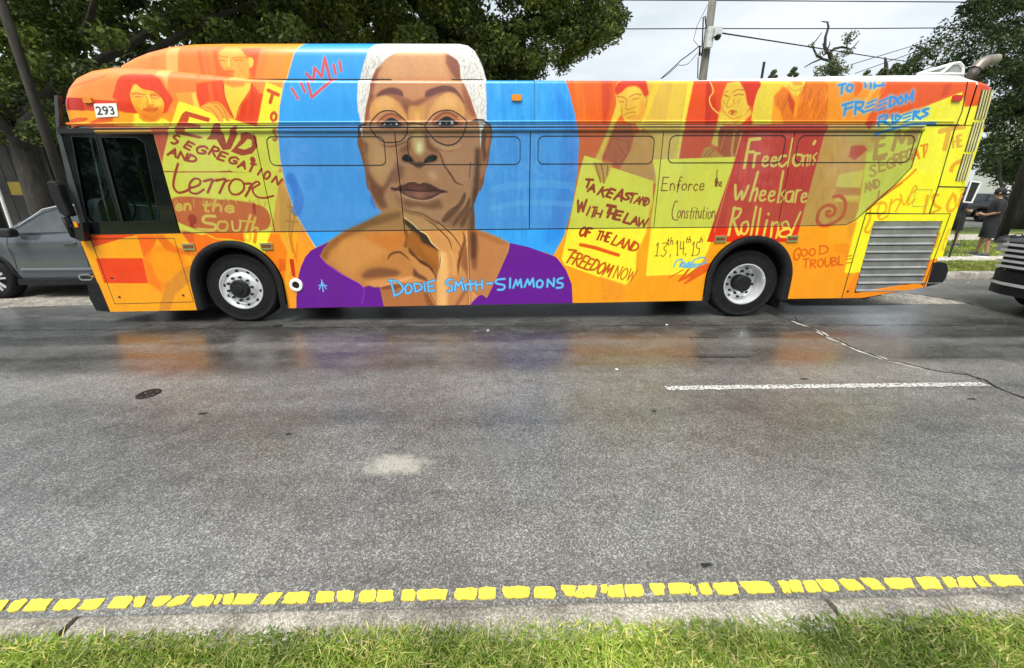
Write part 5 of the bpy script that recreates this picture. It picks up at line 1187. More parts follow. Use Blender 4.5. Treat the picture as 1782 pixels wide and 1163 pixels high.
# engine side: panel around the louvred grille
gq = [(1521, 385), (1641, 385), (1606, 491), (1486, 511)]
gw = [S(*q) for q in gq]
ep_out = [S(1508.5, 370), S(1557, 324), S(1587, 293), S(1609, 219.5), S(1661, 219.5), S(1633, 323), S(1616, 372.5)]
skirt('rear_quarter_panel', ep_out)
skirt('rear_corner_lower_panel', [S(1662, 219), S(1718, 219), S(1737, 190), S(1720, 226), S(1647.5, 448), S(1613, 499), S(1607, 500.5), S(1653, 374), S(1618.5, 373), S(1635, 323)][0:2] + [(xr - .10, S(1720, 219)[1]), (xr - .10, S(1652, 448)[1]), S(1612, 499), S(1606, 500), S(1653, 374), S(1618.5, 373), S(1635, 323)])
skirt('rear_corner_edge', [(xr - .10, 2.6), (xr - .02, 2.6), (xr - .02, S(1648, 448)[1]), (xr - .10, S(1650, 448)[1])], y0=YN + .02)
gf = plate('engine_grille', [(1507.5, 373), (1652, 373), (1641, 385), (1521, 385)], M_MUR, bus, uv=muv, y0=YN - .002)
for q in ([(1507.5, 373), (1521, 385), (1486, 511), (1465, 519)], [(1652, 373), (1606, 500), (1606, 491), (1641, 385)], [(1465, 519), (1486, 511), (1606, 491), (1606, 500.5), (1560, 508), (1500, 518.5)]):
    plate('grille_frame', q, M_MUR, gf, uv=muv, y0=YN - .002)
plate('grille_backing', gq, M_GAP, gf, y0=YN + .035, depth=.01)
ns = 9
for i in range(ns):
    z1 = gw[0][1] + (gw[3][1] + .02 - gw[0][1]) * (i / ns); z0 = gw[0][1] + (gw[3][1] + .02 - gw[0][1]) * ((i + 1) / ns)
    xl = lambda z: interp(-z, [(-gw[0][1], gw[0][0]), (-gw[3][1], gw[3][0])]); xrr = lambda z: gw[1][0] - .01
    x1 = gw[1][0] - .012; 
    pr = [(YN + .006, z1 - .004), (YN + .030, z1 - .012), (YN + .024, (z0 + z1) / 2), (YN - .004, z0 + .022), (YN - .006, z0 + .010), (YN + .012, z0 + .004)]
    zb = gw[3][1] + (gw[2][1] - gw[3][1])
    xe = x1 if z0 > gw[2][1] else gw[3][0] + (x1 - gw[3][0]) * max(.05, (z1 - gw[3][1]) / (gw[2][1] - gw[3][1] + 1e-6)) * .9
    if xe - gw[3][0] < .1: continue
    MB().loft([[(x, y, z) for y, z in pr] for x in (gw[0][0] + .004, xe)]).build('slat', M_STEEL, gf)
strip([(1506, 372), (1654, 372), (1607, 501)], .009, YN - .004, M_GAP, 'grille_seam', gf)
strip([(1506.5, 372), (1464.5, 519)], .009, YN - .004, M_GAP, 'grille_seam', gf)
for p in ((1475, 507), (1605, 494.5)):
    c = S(*p); MB().lathe([(0, -.008), (.014, -.008), (.016, .003)], (c[0], YN, c[1]), 'y', 12).build('latch', M_TRIM, gf)
# vent slots on the rear corner: dark recess and painted slats
def vent(px_t, px_b, n, w):
    t0, b0 = S(*px_t), S(*px_b); v = MB()
    for i in range(n):
        dx = i * w; strip([(t0[0] + dx, t0[1]), (b0[0] + dx, b0[1])], w * .38, YN + (0 if t0[0] < 0 else -.003), M_GAP, 'vent_slot', bus, world=True)
        strip([(t0[0] + dx + w * .42, t0[1]), (b0[0] + dx + w * .42, b0[1])], w * .30, YN - .012, M_SLAT, 'vent_slat', bus, world=True, depth=.012)
M_SLAT = simple('vent_cream_paint', (.72, .66, .30), .4)
vent((1709, 157), (1696, 208), 4, .036); vent((1694, 213), (1679, 264), 4, .036); vent((1677, 268), (1663, 315), 4, .036)
strip([(1633, 325), (1683, 326)], .014, YN - .003, M_GAP, 'door_seam', bus)
strip([(1594, 330), (1622, 330), (1612, 359), (1587, 359)], .006, YN - .003, simple('hatch_line', (.35, .33, .08), .6), 'hatch_seam', bus, closed=True)
# front access door seam, latches
strip([(158, 416), (303, 415), (337, 525.5), (200, 529), (158, 416)], .008, YN - .002, M_GAP, 'access_door_seam', bus)
for p in ((208, 517), (319, 514), (195, 484)):
    c = S(*p); MB().lathe([(0, -.008), (.013, -.008), (.015, .003)], (c[0], YN, c[1]), 'y', 12).build('latch', M_TRIM, bus)
# reflectors and marker lights
for p in ((329, 429.5), (464.5, 428.5), (1253, 416), (1378, 415.5)):
    c = S(*p); b = MB().box(c[0] - .08, c[0] + .08, YN - .016, YN, c[1] - .045, c[1] + .045); o = b.build('side_marker', M_CHROME, bus)
    MB().box(c[0] - .062, c[0] + .062, YN - .022, YN - .016, c[1] - .022, c[1] + .022).build('lens', simple('dull_amber', (.16, .05, .02), .25, coat=.5), o)
for p, m, w in (((899, 170.5), M_AMBER, .06), ((154, 174.5), M_AMBER, .05), ((1664, 171.5), M_REDL, .06)):
    c = S(*p); MB().prism(rrect(c[0] - w, c[0] + w, c[1] - .035, c[1] + .035, .015), YN - .02, YN + .004).build('marker_light', m, bus)
# bus number plate
pq = [(163.5, 181), (203, 180), (206.5, 203), (168.5, 205)]
npl = plate('number_plate', pq, simple('plate_white', (.82, .82, .82), .4, var=.03), bus, y0=YN - .006, depth=.008)
def text_mesh(name, body, p0, p1, y, m, parent, h):
    cu = bpy.data.curves.new(name, 'FONT'); cu.body = body; cu.extrude = .001; tmp = bpy.data.objects.new(name, cu); COL.objects.link(tmp)
    dg = bpy.context.evaluated_depsgraph_get(); me = bpy.data.meshes.new_from_object(tmp.evaluated_get(dg)); bpy.data.objects.remove(tmp)
    xs_ = [v.co.x for v in me.vertices]; ys_ = [v.co.y for v in me.vertices]; x0, x1, y0, y1 = min(xs_), max(xs_), min(ys_), max(ys_)
    base = org(parent)
    for v in me.vertices:
        u = (v.co.x - x0) / (x1 - x0); w = (v.co.y - y0) / (y1 - y0)
        v.co = Vector((p0[0] + (p1[0] - p0[0]) * u, y - v.co.z, p0[1] + (p1[1] - p0[1]) * u + h * w)) - base
    me.materials.append(m); o = bpy.data.objects.new(name, me); COL.objects.link(o); o.parent = parent; return o
q = [S(*p) for p in pq]
text_mesh('number', '293', (q[3][0] + .025, q[3][1] + .030), (q[2][0] - .03, q[2][1] + .022), YN - .008, simple('print_black', (.015, .015, .018), .5), npl, (q[0][1] - q[3][1]) - .06)
# fuel port
c = S(515.5, 496); o = MB().lathe([(.048, .01), (.052, -.016), (.088, -.016), (.094, 0)], (c[0], YN, c[1]), 'y', 28).build('fuel_port', simple('port_white', (.82, .82, .80), .4, var=.03), bus, auto=40)
MB().lathe([(0, -.004), (.05, -.004)], (c[0], YN, c[1]), 'y', 24).build('port_cap', M_BLK, o)
# wheel arches
for (cx, cz, r) in ((WL[0], zc, rA), (WR[0], .59, .615)):
    prof = [(-.0, -.035), (-.03, -.05), (-.075, -.045), (-.10, -.01), (-.10, .06)]
    path = [(cx + r, .215 if cx < 0 else .28)] + arc(cx, cz, r, 0, 180, 26) + [(cx - r, .215 if cx < 0 else .28)]
    secs = []
    for i, (x, z) in enumerate(path):
        a = path[max(0, i - 1)]; b_ = path[min(len(path) - 1, i + 1)]; d = Vector((b_[0] - a[0], b_[1] - a[1])).normalized(); nrm = Vector((d.y, -d.x))
        secs.append([(x + nrm.x * -o_ * -1, YN + dy, z + nrm.y * -o_ * -1) for o_, dy in prof])
    MB().loft(secs, caps=False, ring=False).build('wheel_arch', M_BLK, bus, auto=50)
    MB().loft([[(x + (cx - x) * .1, YN + .03, z - (z - cz) * .1), (x + (cx - x) * .1, YN + .55, z - (z - cz) * .1)] for x, z in path], caps=False, ring=False).build('arch_liner', M_GAP, bus)
MB().box(WR[0] + .56, WR[0] + .58, YN + .05, YN + .4, .12, .75).build('mud_flap', M_BLK, bus)
# wheels
def bus_wheel(cx, y, front, sgn=1):
    w = thing('wheel', None, None, (cx - bus.location.x, y - bus.location.y, .5)); w.parent = bus
    C = (cx, y, .5)
    def lp(p): return [(a, b * sgn) for a, b in p]
    t = MB().lathe(lp([(.292, .02), (.30, 0), (.34, -.004), (.40, .004), (.452, .006), (.458, .002), (.470, .004), (.488, .022), (.4975, .05), (.4985, .11), (.492, .112), (.492, .118), (.4985, .12), (.4985, .20), (.49, .27), (.44, .29), (.29, .28)]), C, 'y', 56).build('tyre', M_TYRE, w, auto=40)
    ink = MB()
    for k in range(72):   # tread shoulder blocks
        a = 2 * math.pi * k / 72; ca, sa = math.cos(a), math.sin(a); r0, r1 = .484, .503
        q = [(C[0] + r_ * math.cos(a + da), C[1] + dy * sgn, C[2] + r_ * math.sin(a + da)) for da in (-.014, .014) for r_, dy in ((r0, .02), (r1, .045), (r1, .10), (r0, .11))]
        ink.add(q, [(0, 1, 2, 3), (4, 7, 6, 5), (0, 4, 5, 1), (1, 5, 6, 2), (2, 6, 7, 3)])
    ink.build('tread', M_TYRE, w)
    if front: prof = [(.292, .03), (.300, -.006), (.285, -.008), (.270, .018), (.262, .030), (.235, .030), (.22, .012), (.205, -.004), (.17, -.012), (.13, -.014), (.10, -.014)]; hb = [(.13, .0), (.132, -.04), (.118, -.055), (.06, -.058), (.055, -.066), (0, -.068)]; yn, rh = -.012, .247; yh = .030
    else: prof = [(.292, .02), (.302, -.004), (.288, -.006), (.272, .03), (.262, .10), (.252, .145), (.225, .165), (.205, .168), (.18, .150), (.10, .148)]; hb = [(.118, .15), (.12, .03), (.108, .015), (0, .012)]; yn, rh = .148, .235; yh = .158
    rim = MB().lathe(lp(prof), C, 'y', 48).build('rim', M_ALU, w, auto=50)
    MB().lathe(lp(hb), C, 'y', 28).build('hub', M_BLK, w, auto=40)
    for k in range(10):
        a = 2 * math.pi * (k + .25) / 10; x, z = C[0] + .168 * math.cos(a), C[2] + .168 * math.sin(a)
        MB().lathe(lp([(.02, yn + .01), (.020, yn - .012), (.013, yn - .034), (0, yn - .036)]), (x, C[1], z), 'y', 6).build('lug_nut', M_TRIM, w)
        a += .31; x, z = C[0] + rh * math.cos(a), C[2] + rh * math.sin(a)
        MB().lathe(lp([(0, yh - .004), (.022, yh - .004), (.024, yh + .01)]), (x, C[1], z), 'y', 12).build('hand_hole', M_GAP, w)
    return w
bus_wheel(WL[0], YN + .04, True); bus_wheel(WR[0], YN + .05, False)
for cx in (WL[0], WR[0]): 
    MB().lathe([(.29, 0), (.47, -.0), (.498, -.04), (.498, -.24), (.29, -.25), (0, -.25), (0, -.04), (.29, -.02)], (cx, YF - .02, .5), 'y', 32).build('far_wheel', M_TYRE, bus)
# -- driver's window: black surround with two panes, cab behind it
dw = [(100, 226.5), (264.5, 225.5), (311, 405), (152, 408.5)]
p1 = [(124, 238), (166, 239.5), (207.5, 385), (160, 387), (150, 378)]; p2 = [(175, 239.5), (238, 239), (252, 250), (277, 380), (272, 385), (214, 386)]
def with_holes(name, outer, holes, y0, depth, m, parent):
    bm = bmesh.new()
    def ring(pts, y): return [bm.verts.new((x, y, z)) for x, z in pts]
    loops = [[S(*p) for p in outer]] + [[S(*p) for p in h] for h in holes]; allr = []
    for y in (y0, y0 + depth):
        es = []; rr = []
        for lp in loops:
            v = ring(lp, y); rr.append(v)
            es += [bm.edges.new((v[i], v[(i + 1) % len(v)])) for i in range(len(v))]
        bmesh.ops.triangle_fill(bm, edges=es, use_beauty=True, use_dissolve=False); allr.append(rr)
    for a, b_ in zip(*allr):
        for i in range(len(a)):
            j = (i + 1) % len(a); bm.faces.new((a[i], b_[i], b_[j], a[j]))
    me = bpy.data.meshes.new(name); base = org(parent)
    for v in bm.verts: v.co -= base
    bmesh.ops.recalc_face_normals(bm, faces=bm.faces); bm.to_mesh(me); bm.free(); me.materials.append(m)
    o = bpy.data.objects.new(name, me); COL.objects.link(o); o.parent = parent; return o
dwo = with_holes('driver_window', dw, [p1, p2], YN + .004, .04, M_DKGL, bus)
for p in (p1, p2): plate('pane', p, M_GLASS, dwo, y0=YN + .015, depth=.0)
strip(p1, .012, YN - .002, M_TRIM, 'pane_seal', dwo, closed=True); strip(p2, .010, YN - .002, M_TRIM, 'pane_seal', dwo, closed=True)
strip([(102, 229), (264, 228.5)], .05, YN - .018, M_TRIM, 'window_hood', dwo, depth=.02)
# cab interior
sx0 = S(230, 380)[0]
hr = at(182, 362, 5.6)
MB().box(hr.x - .14, hr.x + .28, 5.42, 5.86, 1.12, 1.30).prism(rrect(5.42, 5.86, 1.28, hr.z + .13, .12), hr.x - .05, hr.x + .10, ax='x').build('driver_seat', M_DKSEAT, bus)
scx = S(262, 375); 
sw = at(212, 372, 5.5)
o = MB().tube([(sw.x + .10 * math.cos(a), 5.5 + .2 * math.sin(a), sw.z + .2 * math.cos(a)) for a in np.linspace(0, 2 * math.pi, 25)], .016, 8).build('steering_wheel', M_BLK, bus, smooth=True)
MB().box(xf + .35, xf + .85, 5.4, 7.2, 1.08, 1.42).build('dashboard', M_TRIM, bus)
MB().box(core0 - .03, core0 + .0, YN + .06, YF - .1, 1.1, 3.0).build('bulkhead', M_INNER, bus)
MB().tube([(sx0 + .0, 5.4, 1.4), (sx0 + .0, 5.4, 2.4)], .018, 8).build('grab_rail', simple('rail_yellow', (.65, .5, .05), .4), bus)
MB().box(xf + .2, core0, YN + .1, YF - .1, 2.52, 2.56).build('cab_ceiling', M_INNER, bus)
# front end: windscreen, pillar, nose panels, bumper, headlights
xw = S(100, 226)[0]
def front_arc(z, bulge=.0, x0=xf): return [(x0 + .28 * (1 - math.cos(R(a))) * 1.0 + bulge, y) for a, y in ()]
def fsec(z, dx=0):
    o = []
    for i in range(9):
        t = R(90 * i / 8); o.append((xf + .02 + dx + .26 * (1 - math.sin(t)), YN + .05 + .3 * (1 - math.cos(t)), z))
    return o + [(a, 12.65 - b_, c_) for a, b_, c_ in o[::-1]]
MB().loft([fsec(1.22, -.06), fsec(1.8, -.03), fsec(2.5, .03)], caps=False, ring=False).build('windscreen', M_WSCR, bus, auto=60)
MB().loft([fsec(2.5, .03), fsec(2.62, .03), fsec(2.9, .06), fsec(3.05, .16)], caps=False, ring=False).build('destination_panel', M_DKGL, bus, auto=60)
MB().loft([fsec(.55, -.08), fsec(.9, -.08), fsec(1.22, -.06)], caps=False, ring=False).build('nose_panel', simple('bus_orange', (.78, .32, .06), .45), bus, auto=60)
bp = [fsec(.16, -.05), fsec(.20, -.16), fsec(.34, -.20), fsec(.50, -.18), fsec(.56, -.10)]
MB().loft(bp, caps=False, ring=False).build('front_bumper', M_BLK, bus, auto=50)
plate('front_bumper_side', [(152, 497), (171, 492.5), (192, 543), (168, 541), (156, 520)], M_BLK, bus, y0=YN + .0, depth=.12)
pil = [(94.5, 166), (100.5, 166), (104, 226), (155, 409), (146, 411), (119, 320), (98, 228)]
plate('front_pillar', pil, simple('pillar_grey', (.05, .055, .06), .4), bus, y0=YN - .004, depth=.05)
c = S(151, 482.5); o = MB().prism(rrect(c[0] - .10, c[0] + .08, c[1] - .045, c[1] + .045, .044), YN - .012, YN + .03).build('turn_signal', M_CHROME, bus)
MB().prism(rrect(c[0] - .075, c[0] + .07, c[1] - .026, c[1] + .026, .025), YN - .016, YN - .012).build('lens', M_TRIM, o)
for y in (5.6, 7.0): MB().lathe([(0, -.09), (.09, -.09), (.10, -.05)], (xf - .06, y, .78), 'x', 20).build('headlight', M_CHROME, bus)
# mirror on its arm
D_ = 4.98; mq = [side(*p, D_) for p in ((84, 317), (88, 315), (98, 315.5), (104, 322), (114, 350), (126, 376), (117, 378), (107, 371), (94, 345))]
mo = MB().prism(mq, D_ - .03, D_ + .07).build('wing_mirror', M_BLK, bus)
mb_ = mo.modifiers.new('b', 'BEVEL'); mb_.width = .02; mb_.segments = 2
MB().tube([at(110, 378, 4.98), at(120, 398, 4.98), at(126, 411, 5.0), at(140, 418, 5.06), at(148, 405, 5.1)], .022, 8).tube([at(118, 376, 5.0), at(124, 390, 5.02), at(146, 398, 5.1)], .018, 8).build('mirror_arm', M_BLK, bus, smooth=True)
MB().prism([side(*p, 5.02) for p in ((126, 390), (146, 388), (150, 420), (138, 418), (126, 408))], 5.0, 5.08).build('mirror_bracket', M_TRIM, bus)
a_, b_ = side(132, 391, 4.99); MB().box(a_ - .02, a_ + .02, 4.985, 5.0, b_ - .035, b_ + .035).build('marker_light', M_AMBER, bus)
# rear bumper
b = MB().prism([S(*p) for p in ((1624, 457), (1643, 457), (1648, 461), (1650, 470), (1646, 482), (1640, 492), (1612, 499.5))], YN - .004, YF).build('rear_bumper', M_BLK, bus)
# roof equipment
ex = [at(1689, 137, 5.45), at(1692, 130, 5.45), at(1697, 121, 5.45), at(1705, 112, 5.45), at(1716, 106, 5.45), at(1733, 104, 5.45)]
MB().tube(ex[:3], [.056, .056, .056], 14).build('exhaust_base', simple('rusty_steel', (.09, .075, .065), .6, metal=.5), bus, smooth=True)
MB().tube(ex[2:], [.062, .066, .066, .066], 16, caps=False).tube([ex[-1], ex[-2]], [.055, .055], 16).build('exhaust_pipe', simple('weathered_pipe', (.27, .24, .20), .5, metal=.6, var=.3), bus, auto=60)
hq = [at(1597, 129, 5.75), at(1657, 111.5, 5.75), at(1669, 110, 5.75), at(1675, 117, 5.75), at(1675, 130, 5.75)]
hb = MB(); n_ = len(hq); hb.add(hq + [p + Vector((0, .9, 0)) for p in hq], [tuple(range(n_)), tuple(range(2 * n_ - 1, n_ - 1, -1))] + [(i, n_ + i, n_ + (i + 1) % n_, (i + 1) % n_) for i in range(n_)])
ho = hb.build('roof_hatch', simple('hatch_grey', (.30, .31, .31), .5), bus)
fr = MB()
for a in range(n_): fr.tube([hq[a], hq[(a + 1) % n_]], .022, 6)
fr.tube([at(1637, 129, 5.74), at(1657, 111.5, 5.74)], .02, 6); fr.build('hatch_frame', M_WHITE, ho)
# ================================================================ ground, road, kerbs
def sheet(name, x0, x1, y0, y1, z, m, kind='structure', nx=1, ny=1, **kw):
    xs = np.linspace(x0, x1, nx + 1); ys = np.linspace(y0, y1, ny + 1)
    vs = [(x, y, z) for y in ys for x in xs]; fs = [(j * (nx + 1) + i, j * (nx + 1) + i + 1, (j + 1) * (nx + 1) + i + 1, (j + 1) * (nx + 1) + i) for j in range(ny) for i in range(nx)]
    return mesh(name, vs, fs, m, kind=kind, **kw)
sheet('ground', -400, 400, -300, 500, -.03, M_TURF)
sheet('road', -90, 90, 1.09, 7.66, 0, M_ASPH)
sheet('side_street', -90, 3.8, 7.66, 14.5, 0, M_ASPH)
# concrete slabs showing beside the asphalt
def slab(pts, name, z=.004, m=None):
    q = [gnd(*p) for p in pts]; return mesh(name, [(a, b, z) for a, b in q], [tuple(range(len(q)))], m or M_CONC, kind='structure')
slab([(-260, 541), (0, 536.5), (60, 534), (165, 531.5), (330, 528), (420, 500), (-400, 496)][::-1], 'concrete_apron')
slab([(1380, 531.5), (1540, 531), (1692, 529.5), (1640, 520), (1559, 507.5), (1300, 500)], 'concrete_gutter_slab')
strip_pts = lambda P_, z, w: None
def ground_strip(name, px, w, z, m, jag=0, seed=1, kind='structure', parent=None):
    rr = random.Random(seed); P_ = [Vector(gnd(*p)) for p in px]; Q = []
    for a, b in zip(P_, P_[1:]):
        n = max(1, int((b - a).length / .06)) if jag else 1
        for i in range(n): Q.append(a.lerp(b, i / n))
    Q.append(P_[-1]); vs = []; off = 0
    for i, p in enumerate(Q):
        d = (Q[min(i + 1, len(Q) - 1)] - Q[max(i - 1, 0)]).normalized(); nn = Vector((-d.y, d.x)); off = off * .7 + rr.uniform(-jag, jag); h = w * (.5 + (rr.uniform(-.3, .6) if jag else 0))
        vs += [(p.x + nn.x * (off + h), p.y + nn.y * (off + h), z), (p.x + nn.x * (off - h), p.y + nn.y * (off - h), z)]
    fs = [(2 * i, 2 * i + 1, 2 * i + 3, 2 * i + 2) for i in range(len(Q) - 1)]
    return mesh(name, vs, fs, m, kind=kind, parent=parent)
M_CRK = simple('crack_black', (.012, .012, .011), .9); M_CRL = simple('crack_edge', (.34, .33, .30), .8, var=.4, scale=20)  # near-black for cracks, joints and tar marks; pale for the crack rim
CR_ = [(1200 + a * .344, 500 + b * .344) for a, b in ((380, 120), (440, 148), (520, 168), (600, 197), (660, 218), (690, 247), (780, 287), (830, 312), (900, 337), (1000, 372), (1060, 383), (1180, 412), (1300, 433), (1400, 447), (1480, 472), (1540, 507), (1600, 530), (1692, 562), (1850, 610), (2100, 690))]
ground_strip('road_crack_edge', [(a, b + 1.2) for a, b in CR_[2:12]], .05, .003, M_CRL, .02, 4); ground_strip('road_crack', CR_, .016, .005, M_CRK, .016, 2)
ground_strip('road_crack', [(1640, 642), (1680, 650), (1705, 660), (1716, 668)], .007, .005, M_CRK, .01, 7)
ground_strip('road_crack', [(1385, 553), (1400, 566), (1424, 575), (1442, 586)], .006, .005, M_CRK, .012, 8)
ground_strip('road_joint', [(-300, 578), (480, 571), (900, 568), (1400, 566), (1700, 566)], .008, .0045, M_CRK, .003, 9)
ground_strip('road_joint', [(1500, 521), (1560, 507.5), (1640, 519), (1694, 530)], .03, .006, M_CRK, .012, 5)
for i, (px, w) in enumerate((((352, 721), 14), ((502, 756), 8), ((1137, 716), 7), ((1225, 588), 50), ((1260, 622), 90), ((1400, 660), 12), ((1690, 695), 14), ((1230, 985), 18))):
    ground_strip('tar_mark', [(px[0] - w / 2, px[1] + .3), (px[0] + w / 2, px[1] - .3)], .014, .0045, M_CRK, .004, 20 + i)
# white lane dash and the yellow edge line broken into patches
lz = .004
q = [gnd(*p) for p in ((1155, 674.6), (1440, 673.2), (1718, 670.8), (1727, 675.4), (1440, 677.8), (1155, 679.4))]
b = MB(); rr = random.Random(3); top, bot = [], []
for i in range(121):
    t = i / 120; x = q[0][0] + (q[2][0] - q[0][0]) * t; y = 3.135; top.append((x, 3.122 + rr.uniform(-.007, .007), lz)); bot.append((x + .02, 3.048 + rr.uniform(-.009, .009), lz))
b.loft([[a, c] for a, c in zip(top, bot)], caps=False, ring=False); b.build('lane_dash', M_WLINE, kind='structure')
for k_ in (-1, 1):
    MB().add([(v[0] + k_ * 12.2, v[1], v[2]) for v in b.v], b.f).build('lane_dash', M_WLINE, kind='structure')
line = thing('yellow_edge_line', None, None, (0, 1.28, 0), kind='structure')
c1 = [[(-10,345),(52,340),(20,395),(-10,400)],[(75,345),(150,338),(100,400),(32,405)],[(165,340),(275,335),(240,395),(122,402)],[(310,340),(425,335),(370,392),(272,398)],[(435,345),(548,330),(510,390),(402,395)],[(590,330),(695,325),(655,385),(553,388)],[(702,330),(760,322),(735,378),(682,382)],[(805,328),(900,322),(838,373),(788,375)],[(908,325),(985,318),(945,368),(850,375)],[(1010,320),(1115,315),(1085,372),(987,375)],[(1122,318),(1156,315),(1125,362),(1105,365)],[(1164,315),(1215,310),(1195,365),(1150,367)],[(1228,312),(1342,307),(1300,365),(1200,370)],[(1385,308),(1470,304),(1425,362),(1340,368)],[(1483,306),(1597,303),(1590,358),(1455,362)],[(1640,300),(1725,298),(1728,352),(1632,358)],[(1740,298),(1830,296),(1825,350),(1742,356)]]
c2 = [[(85,296),(163,292),(156,350),(66,352)],[(168,292),(255,292),(255,348),(163,350)],[(290,292),(365,290),(358,345),(290,345)],[(374,290),(532,286),(528,340),(368,344)],[(570,284),(686,280),(678,340),(568,342)],[(692,282),(775,276),(780,335),(686,340)],[(805,278),(955,270),(955,332),(825,335)],[(978,275),(1078,270),(1092,335),(985,335)],[(1110,268),(1204,268),(1178,325),(1140,318)],[(1208,270),(1300,266),(1303,328),(1184,328)],[(1320,264),(1360,262),(1355,305),(1325,305)],[(1366,270),(1435,262),(1448,325),(1350,325)],[(1443,266),(1535,260),(1553,322),(1455,325)],[(1570,258),(1645,255),(1655,315),(1600,318)],[(1660,258),(1785,255),(1785,308),(1680,312)]]
c3 = [[(5,272),(20,268),(42,325),(5,330)],[(40,268),(100,262),(132,325),(65,325)],[(110,265),(240,258),(270,320),(160,326)],[(250,258),(415,250),(458,315),(315,320)],[(468,252),(520,250),(538,312),(500,315)],[(524,250),(585,248),(610,308),(545,312)],[(598,250),(658,246),(710,308),(625,312)],[(668,248),(765,242),(805,305),(722,308)],[(780,245),(865,238),(940,298),(850,302)],[(905,240),(980,236),(1050,296),(975,300)],[(1025,242),(1175,234),(1205,290),(1080,294)],[(1195,232),(1305,228),(1350,290),(1240,295)],[(1335,232),(1395,228),(1432,285),(1380,288)],[(1415,235),(1495,226),(1530,285),(1440,288)],[(1502,228),(1560,225),(1612,280),(1547,284)],[(1582,224),(1740,218),(1785,278),(1640,280)]]
rr = random.Random(8)
def ypatch(Q):
    pts = []
    for i in range(4):
        a, b_ = Vector(Q[i]), Vector(Q[(i + 1) % 4]); n = 5 if i % 2 == 0 else 3
        for k in range(n):
            p = a.lerp(b_, (k + (.30 if k == 0 else 0)) / n); pts.append((p.x + rr.uniform(-1, 1) * .0046, p.y + rr.uniform(-1, 1) * .0036))
    MB().prism(pts[::-1], 0.0005, .006, ax='z').build('paint_patch', M_YEL, line)
for grp, ox, sc_ in ((c1, 0, .33670), (c2, 600, .33670), (c3, 1200, .32660)):
    for Q in grp: ypatch([gnd(ox + a * sc_, 930 + b_ * sc_) for a, b_ in Q])
x = gnd(1200 + 1800 * .3266, 1000)[0]
for i in range(14):
    w = rr.uniform(.10, .20)
    for sgn, x_ in ((1, x + .02 + i * .2), (-1, -x - .2 - i * .2)): ypatch([(x_, 1.312), (x_ + w, 1.312), (x_ + w + .03 * sgn, 1.235), (x_ + .03 * sgn, 1.235)])
# median kerb: cast lengths with open joints
xj_ = gnd(124, 1086, .13)[0]; kroot = thing('median_kerb', None, None, (0, 1.08, 0), kind='structure')
for k in range(-8, 9):
    x0 = xj_ + k * 3.05 + .012; x1 = xj_ + (k + 1) * 3.05 - .012; secs = []
    for i in range(26):
        x = x0 + (x1 - x0) * i / 25; j = lambda s: rr.uniform(-s, s)
        secs.append([(x, 1.135, -.02), (x, 1.127, .10 + j(.004)), (x, 1.112 + j(.003), .128 + j(.002)), (x, 1.100, .133 + j(.002)), (x, 1.05, .135 + j(.002)), (x, .99 + j(.004), .130), (x, .98, -.02)])
    MB().loft(secs).build('kerb_length', M_KERB, kroot, auto=50)
sheet('median_lawn', -40, 40, -12, .985, .105, M_TURF, nx=1)
# far kerb, lawns and pavements to the right of the bus
kf = thing('far_kerb', None, None, (5, 7.7, 0), kind='structure')
for k in range(12):
    x0 = 4 + k * 3.0; MB().loft([[(x, 7.50 + .02, -.02), (x, 7.52, .115), (x, 7.545, .14), (x, 7.67, .145), (x, 7.67, -.02)] for x in (x0 + .006, x0 + 2.994)]).build('kerb_length', M_KERB, kf, auto=50)
Yf = lambda py, px=1690: gnd(px, py, .13)[1]
sheet('verge_lawn', 4, 90, 7.67, 60, .125, M_TURF)
sheet('pavement', 4, 90, Yf(455.5), Yf(446), .130, M_WALK)
sheet('garden_path', 4, 90, Yf(418), Yf(408), .130, M_WALK)
sheet('car_park', 4, 120, Yf(396), 46, .130, M_WALK)
# ================================================================ grass blades
def blades(name, x0, x1, y0, y1, z, n, h, w, m, seed, label=None, lean=.6, dens=None):
    r = np.random.default_rng(seed); x = r.uniform(x0, x1, n); y = r.uniform(y0, y1, n)
    a = r.uniform(0, 2 * np.pi, n); hh = h * r.uniform(.45, 1.25, n); ww = w * r.uniform(.6, 1.3, n); ln = hh * r.uniform(.2, 1.3, n) * lean; b = a + r.uniform(-1.2, 1.2, n)
    clump = np.sin(x * 9 + np.sin(y * 7) * 2) * np.sin(y * 11 + x * 3); hh *= 1 + .25 * clump
    dx, dy = np.cos(a) * ww / 2, np.sin(a) * ww / 2; lx, ly = np.cos(b) * ln, np.sin(b) * ln
    V = np.zeros((n, 5, 3)); 
    V[:, 0] = np.stack([x - dx, y - dy, np.full(n, z)], 1); V[:, 1] = np.stack([x + dx, y + dy, np.full(n, z)], 1)
    V[:, 2] = np.stack([x + dx * .8 + lx * .4, y + dy * .8 + ly * .4, z + hh * .6], 1); V[:, 3] = np.stack([x - dx * .8 + lx * .4, y - dy * .8 + ly * .4, z + hh * .6], 1)
    V[:, 4] = np.stack([x + lx, y + ly, z + hh], 1)
    i = np.arange(n)[:, None] * 5; F = np.concatenate([i + [0, 1, 2], i + [0, 2, 3], i + [3, 2, 4]], 1).reshape(-1, 3)
    return npmesh(name, V.reshape(-1, 3), F, m, kind='stuff')
